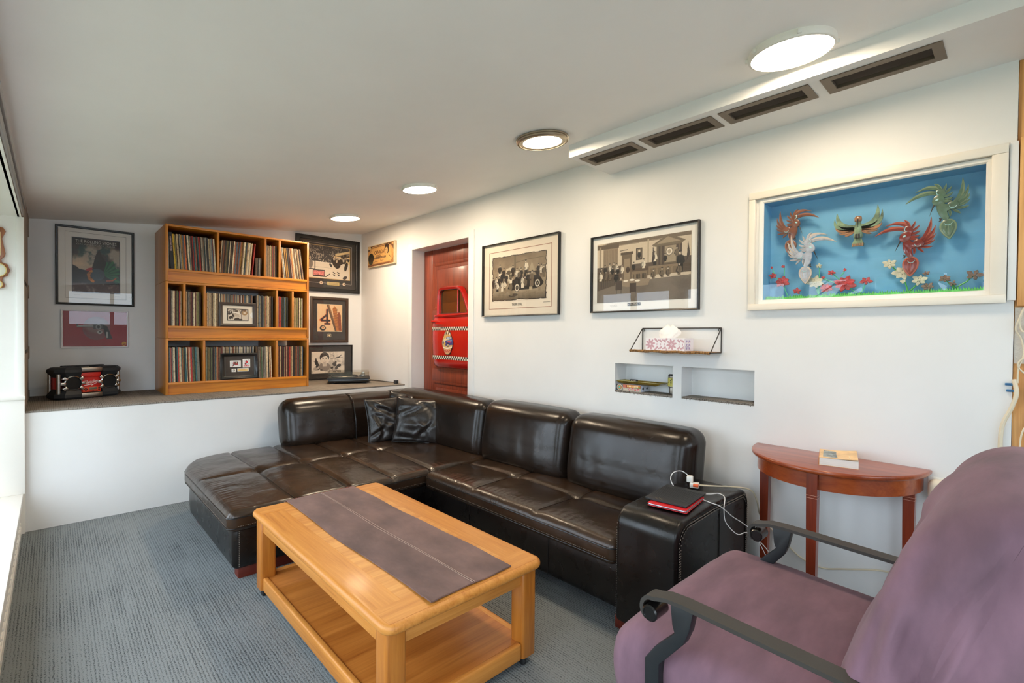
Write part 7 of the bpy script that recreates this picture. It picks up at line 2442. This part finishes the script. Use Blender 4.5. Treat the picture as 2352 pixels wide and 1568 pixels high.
obj('charging_cable', G().tube(spline([(2.362, 1.130, 0.606), (2.42, 1.085, 0.603), (2.46, 1.06, 0.603), (2.43, 1.018, 0.600), (2.375, 0.998, 0.56), (2.37, 0.985, 0.50), (2.42, 0.95, 0.44), (2.52, 0.93, 0.42), (2.60, 0.85, 0.30), (2.62, 0.8, 0.05), (2.62, 0.76, 0.003)]), 0.0022, 8), CBL, label='white cable that bends twice over the sofa arm edge, left of the straighter one', cat='cable')
obj('charging_cable', G().tube(spline([(2.316, 1.085, 0.6025), (2.30, 1.03, 0.601), (2.33, 0.996, 0.585), (2.42, 0.975, 0.52), (2.52, 0.955, 0.46), (2.585, 0.93, 0.40), (2.64, 0.86, 0.22), (2.66, 0.80, 0.04), (2.67, 0.75, 0.003)]), 0.0022, 8), CBL, label='straighter white cable slanting down the side of the sofa arm', cat='cable')
obj('extension_cord', G().tube(spline([(2.492, 1.185, 0.611), (2.56, 1.12, 0.606), (2.63, 1.06, 0.602), (2.70, 0.995, 0.585), (2.74, 0.975, 0.52), (2.82, 0.99, 0.43), (2.852, 0.965, 0.373), (2.856, 0.877, 0.305), (2.858, 0.80, 0.245), (2.860, 0.70, 0.222), (2.861, 0.60, 0.25), (2.861, 0.45, 0.295), (2.861, 0.30, 0.30), (2.861, 0.15, 0.28)]), 0.0042, 8), IVORY, label='ivory extension cord from the sofa arm down the wall behind the console table', cat='cord')

# ================================================================== barometer on the bay panel
ba = thing('barometer', 'carved wooden barometer with round dials, cut by the left edge', 'barometer', (-0.268, 4.7385, 1.66))
BW = wood('walnut_carved', (106, 58, 28), (160, 98, 54), 'z', 0.4, 1.0, coat=0.3)
half_ = [(0.0, 0.025), (0.018, 0.026), (0.036, 0.034), (0.040, 0.052), (0.026, 0.078), (0.028, 0.098), (0.050, 0.112), (0.064, 0.150), (0.050, 0.190), (0.024, 0.202), (0.022, 0.222), (0.038, 0.242), (0.042, 0.262), (0.026, 0.360), (0.044, 0.410), (0.032, 0.432), (0.012, 0.438), (0.0, 0.446)]
poly = half_ + [(-a, b) for a, b in half_[-2:0:-1]]
obj('back_board', G().prism(poly, -0.020, 0.0, 'xz', bev=0.005), BW, ba)
DIAL = plain('dial_cream', (226, 222, 200), 0.3, coat=0.4)
for (zc_, R) in ((0.148, 0.046), (0.052, 0.026)):
    M = Matrix.Translation((0, -0.020, zc_)) @ Matrix.Rotation(PI / 2, 4, 'X')
    bz = obj('bezel', G().lathe([(R, 0), (R + 0.004, 0.003), (R + 0.002, 0.009), (R - 0.003, 0.009), (R - 0.003, 0.002)], seg=36, M=M), plain('brass_bezel', (206, 178, 112), 0.3, metal=0.8), ba)
    obj('dial', G().lathe([(0, 0.003), (R - 0.002, 0.003), (R - 0.002, 0.0)], seg=36, M=M), DIAL, bz)
    obj('needle', G().box(-0.001, 0.001, -0.0245, -0.0235, zc_ - R * 0.3, zc_ + R * 0.8), INK, bz)
th_ = obj('thermometer_plate', G().box(-0.020, 0.020, -0.024, -0.019, 0.245, 0.402, bev=0.002), plain('ivory_plate', (226, 206, 150), 0.4), ba)
obj('tube', G().tube([(0, -0.026, 0.255), (0, -0.026, 0.392)], 0.003, 8), plain('thermometer_glass', (200, 190, 190), 0.1), th_)
for k in range(12):
    obj('tick', G().box(0.006, 0.014, -0.0245, -0.0238, 0.262 + k * 0.011, 0.2632 + k * 0.011), INK, th_)

# ================================================================== loose wiring on the studs
wires = [([(2.858, 0.030, 1.235), (2.848, 0.022, 1.18), (2.850, 0.035, 1.12), (2.855, 0.060, 1.045), (2.858, 0.066, 0.95), (2.860, 0.062, 0.80)], 0.0075, 'flat ivory cable bundle curving down the wall beside the stud'),
         ([(2.870, 0.006, 1.53), (2.855, 0.020, 1.48), (2.860, 0.028, 1.44), (2.868, 0.012, 1.40), (2.866, 0.004, 1.34), (2.860, 0.018, 1.28), (2.862, 0.020, 1.22)], 0.003, 'ivory wire looping down from the top of the stud'),
         ([(2.866, -0.01, 1.46), (2.858, 0.008, 1.43), (2.862, 0.018, 1.47), (2.868, 0.008, 1.52)], 0.003, 'short ivory wire loop high on the stud'),
         ([(2.866, -0.01, 1.335), (2.856, 0.016, 1.31), (2.858, 0.018, 1.285), (2.868, -0.004, 1.255)], 0.003, 'ivory wire loop in the middle of the stud'),
         ([(2.866, -0.012, 1.06), (2.858, 0.004, 1.02), (2.860, 0.010, 0.95), (2.864, 0.008, 0.80)], 0.003, 'ivory wire hanging low on the stud')]
for P_, r, lb in wires:
    obj('electric_wire', G().tube(spline(P_), r, 8), IVORY, label=lb, cat='wire')
bl = plain('blue_clip', (58, 128, 180), 0.4)
for k, (y, z, lb) in enumerate(((0.040, 1.214, 'upper blue wire clip beside the stud'), (0.036, 1.188, 'lower blue wire clip beside the stud'))):
    t = thing('wire_clip', lb, 'clip', (XR - 0.004, y, z))
    obj('body', G().box(-0.006, 0.004, -0.012, 0.016, -0.005, 0.005, bev=0.002), bl, t)
    obj('lever', G().box(-0.010, -0.006, -0.002, 0.014, -0.003, 0.004, bev=0.001), plain('clip_lever', (40, 100, 150), 0.4), t)
nl = thing('wall_lamp', 'cream rounded fitting on the wall, mostly hidden behind the chair back', 'fitting', (XR - 0.002, 0.245, 0.690), -PI / 2)
obj('housing', G().soft((0, -0.032, 0.04), (0.045, 0.030, 0.048), 0.028, 6, 6, 6, 6), plain('cream_fitting', (238, 226, 204), 0.4), nl, ang=180)
obj('base_plate', G().box(-0.048, 0.048, -0.006, 0.0, -0.012, 0.092, bev=0.003), CLIP_W, nl)
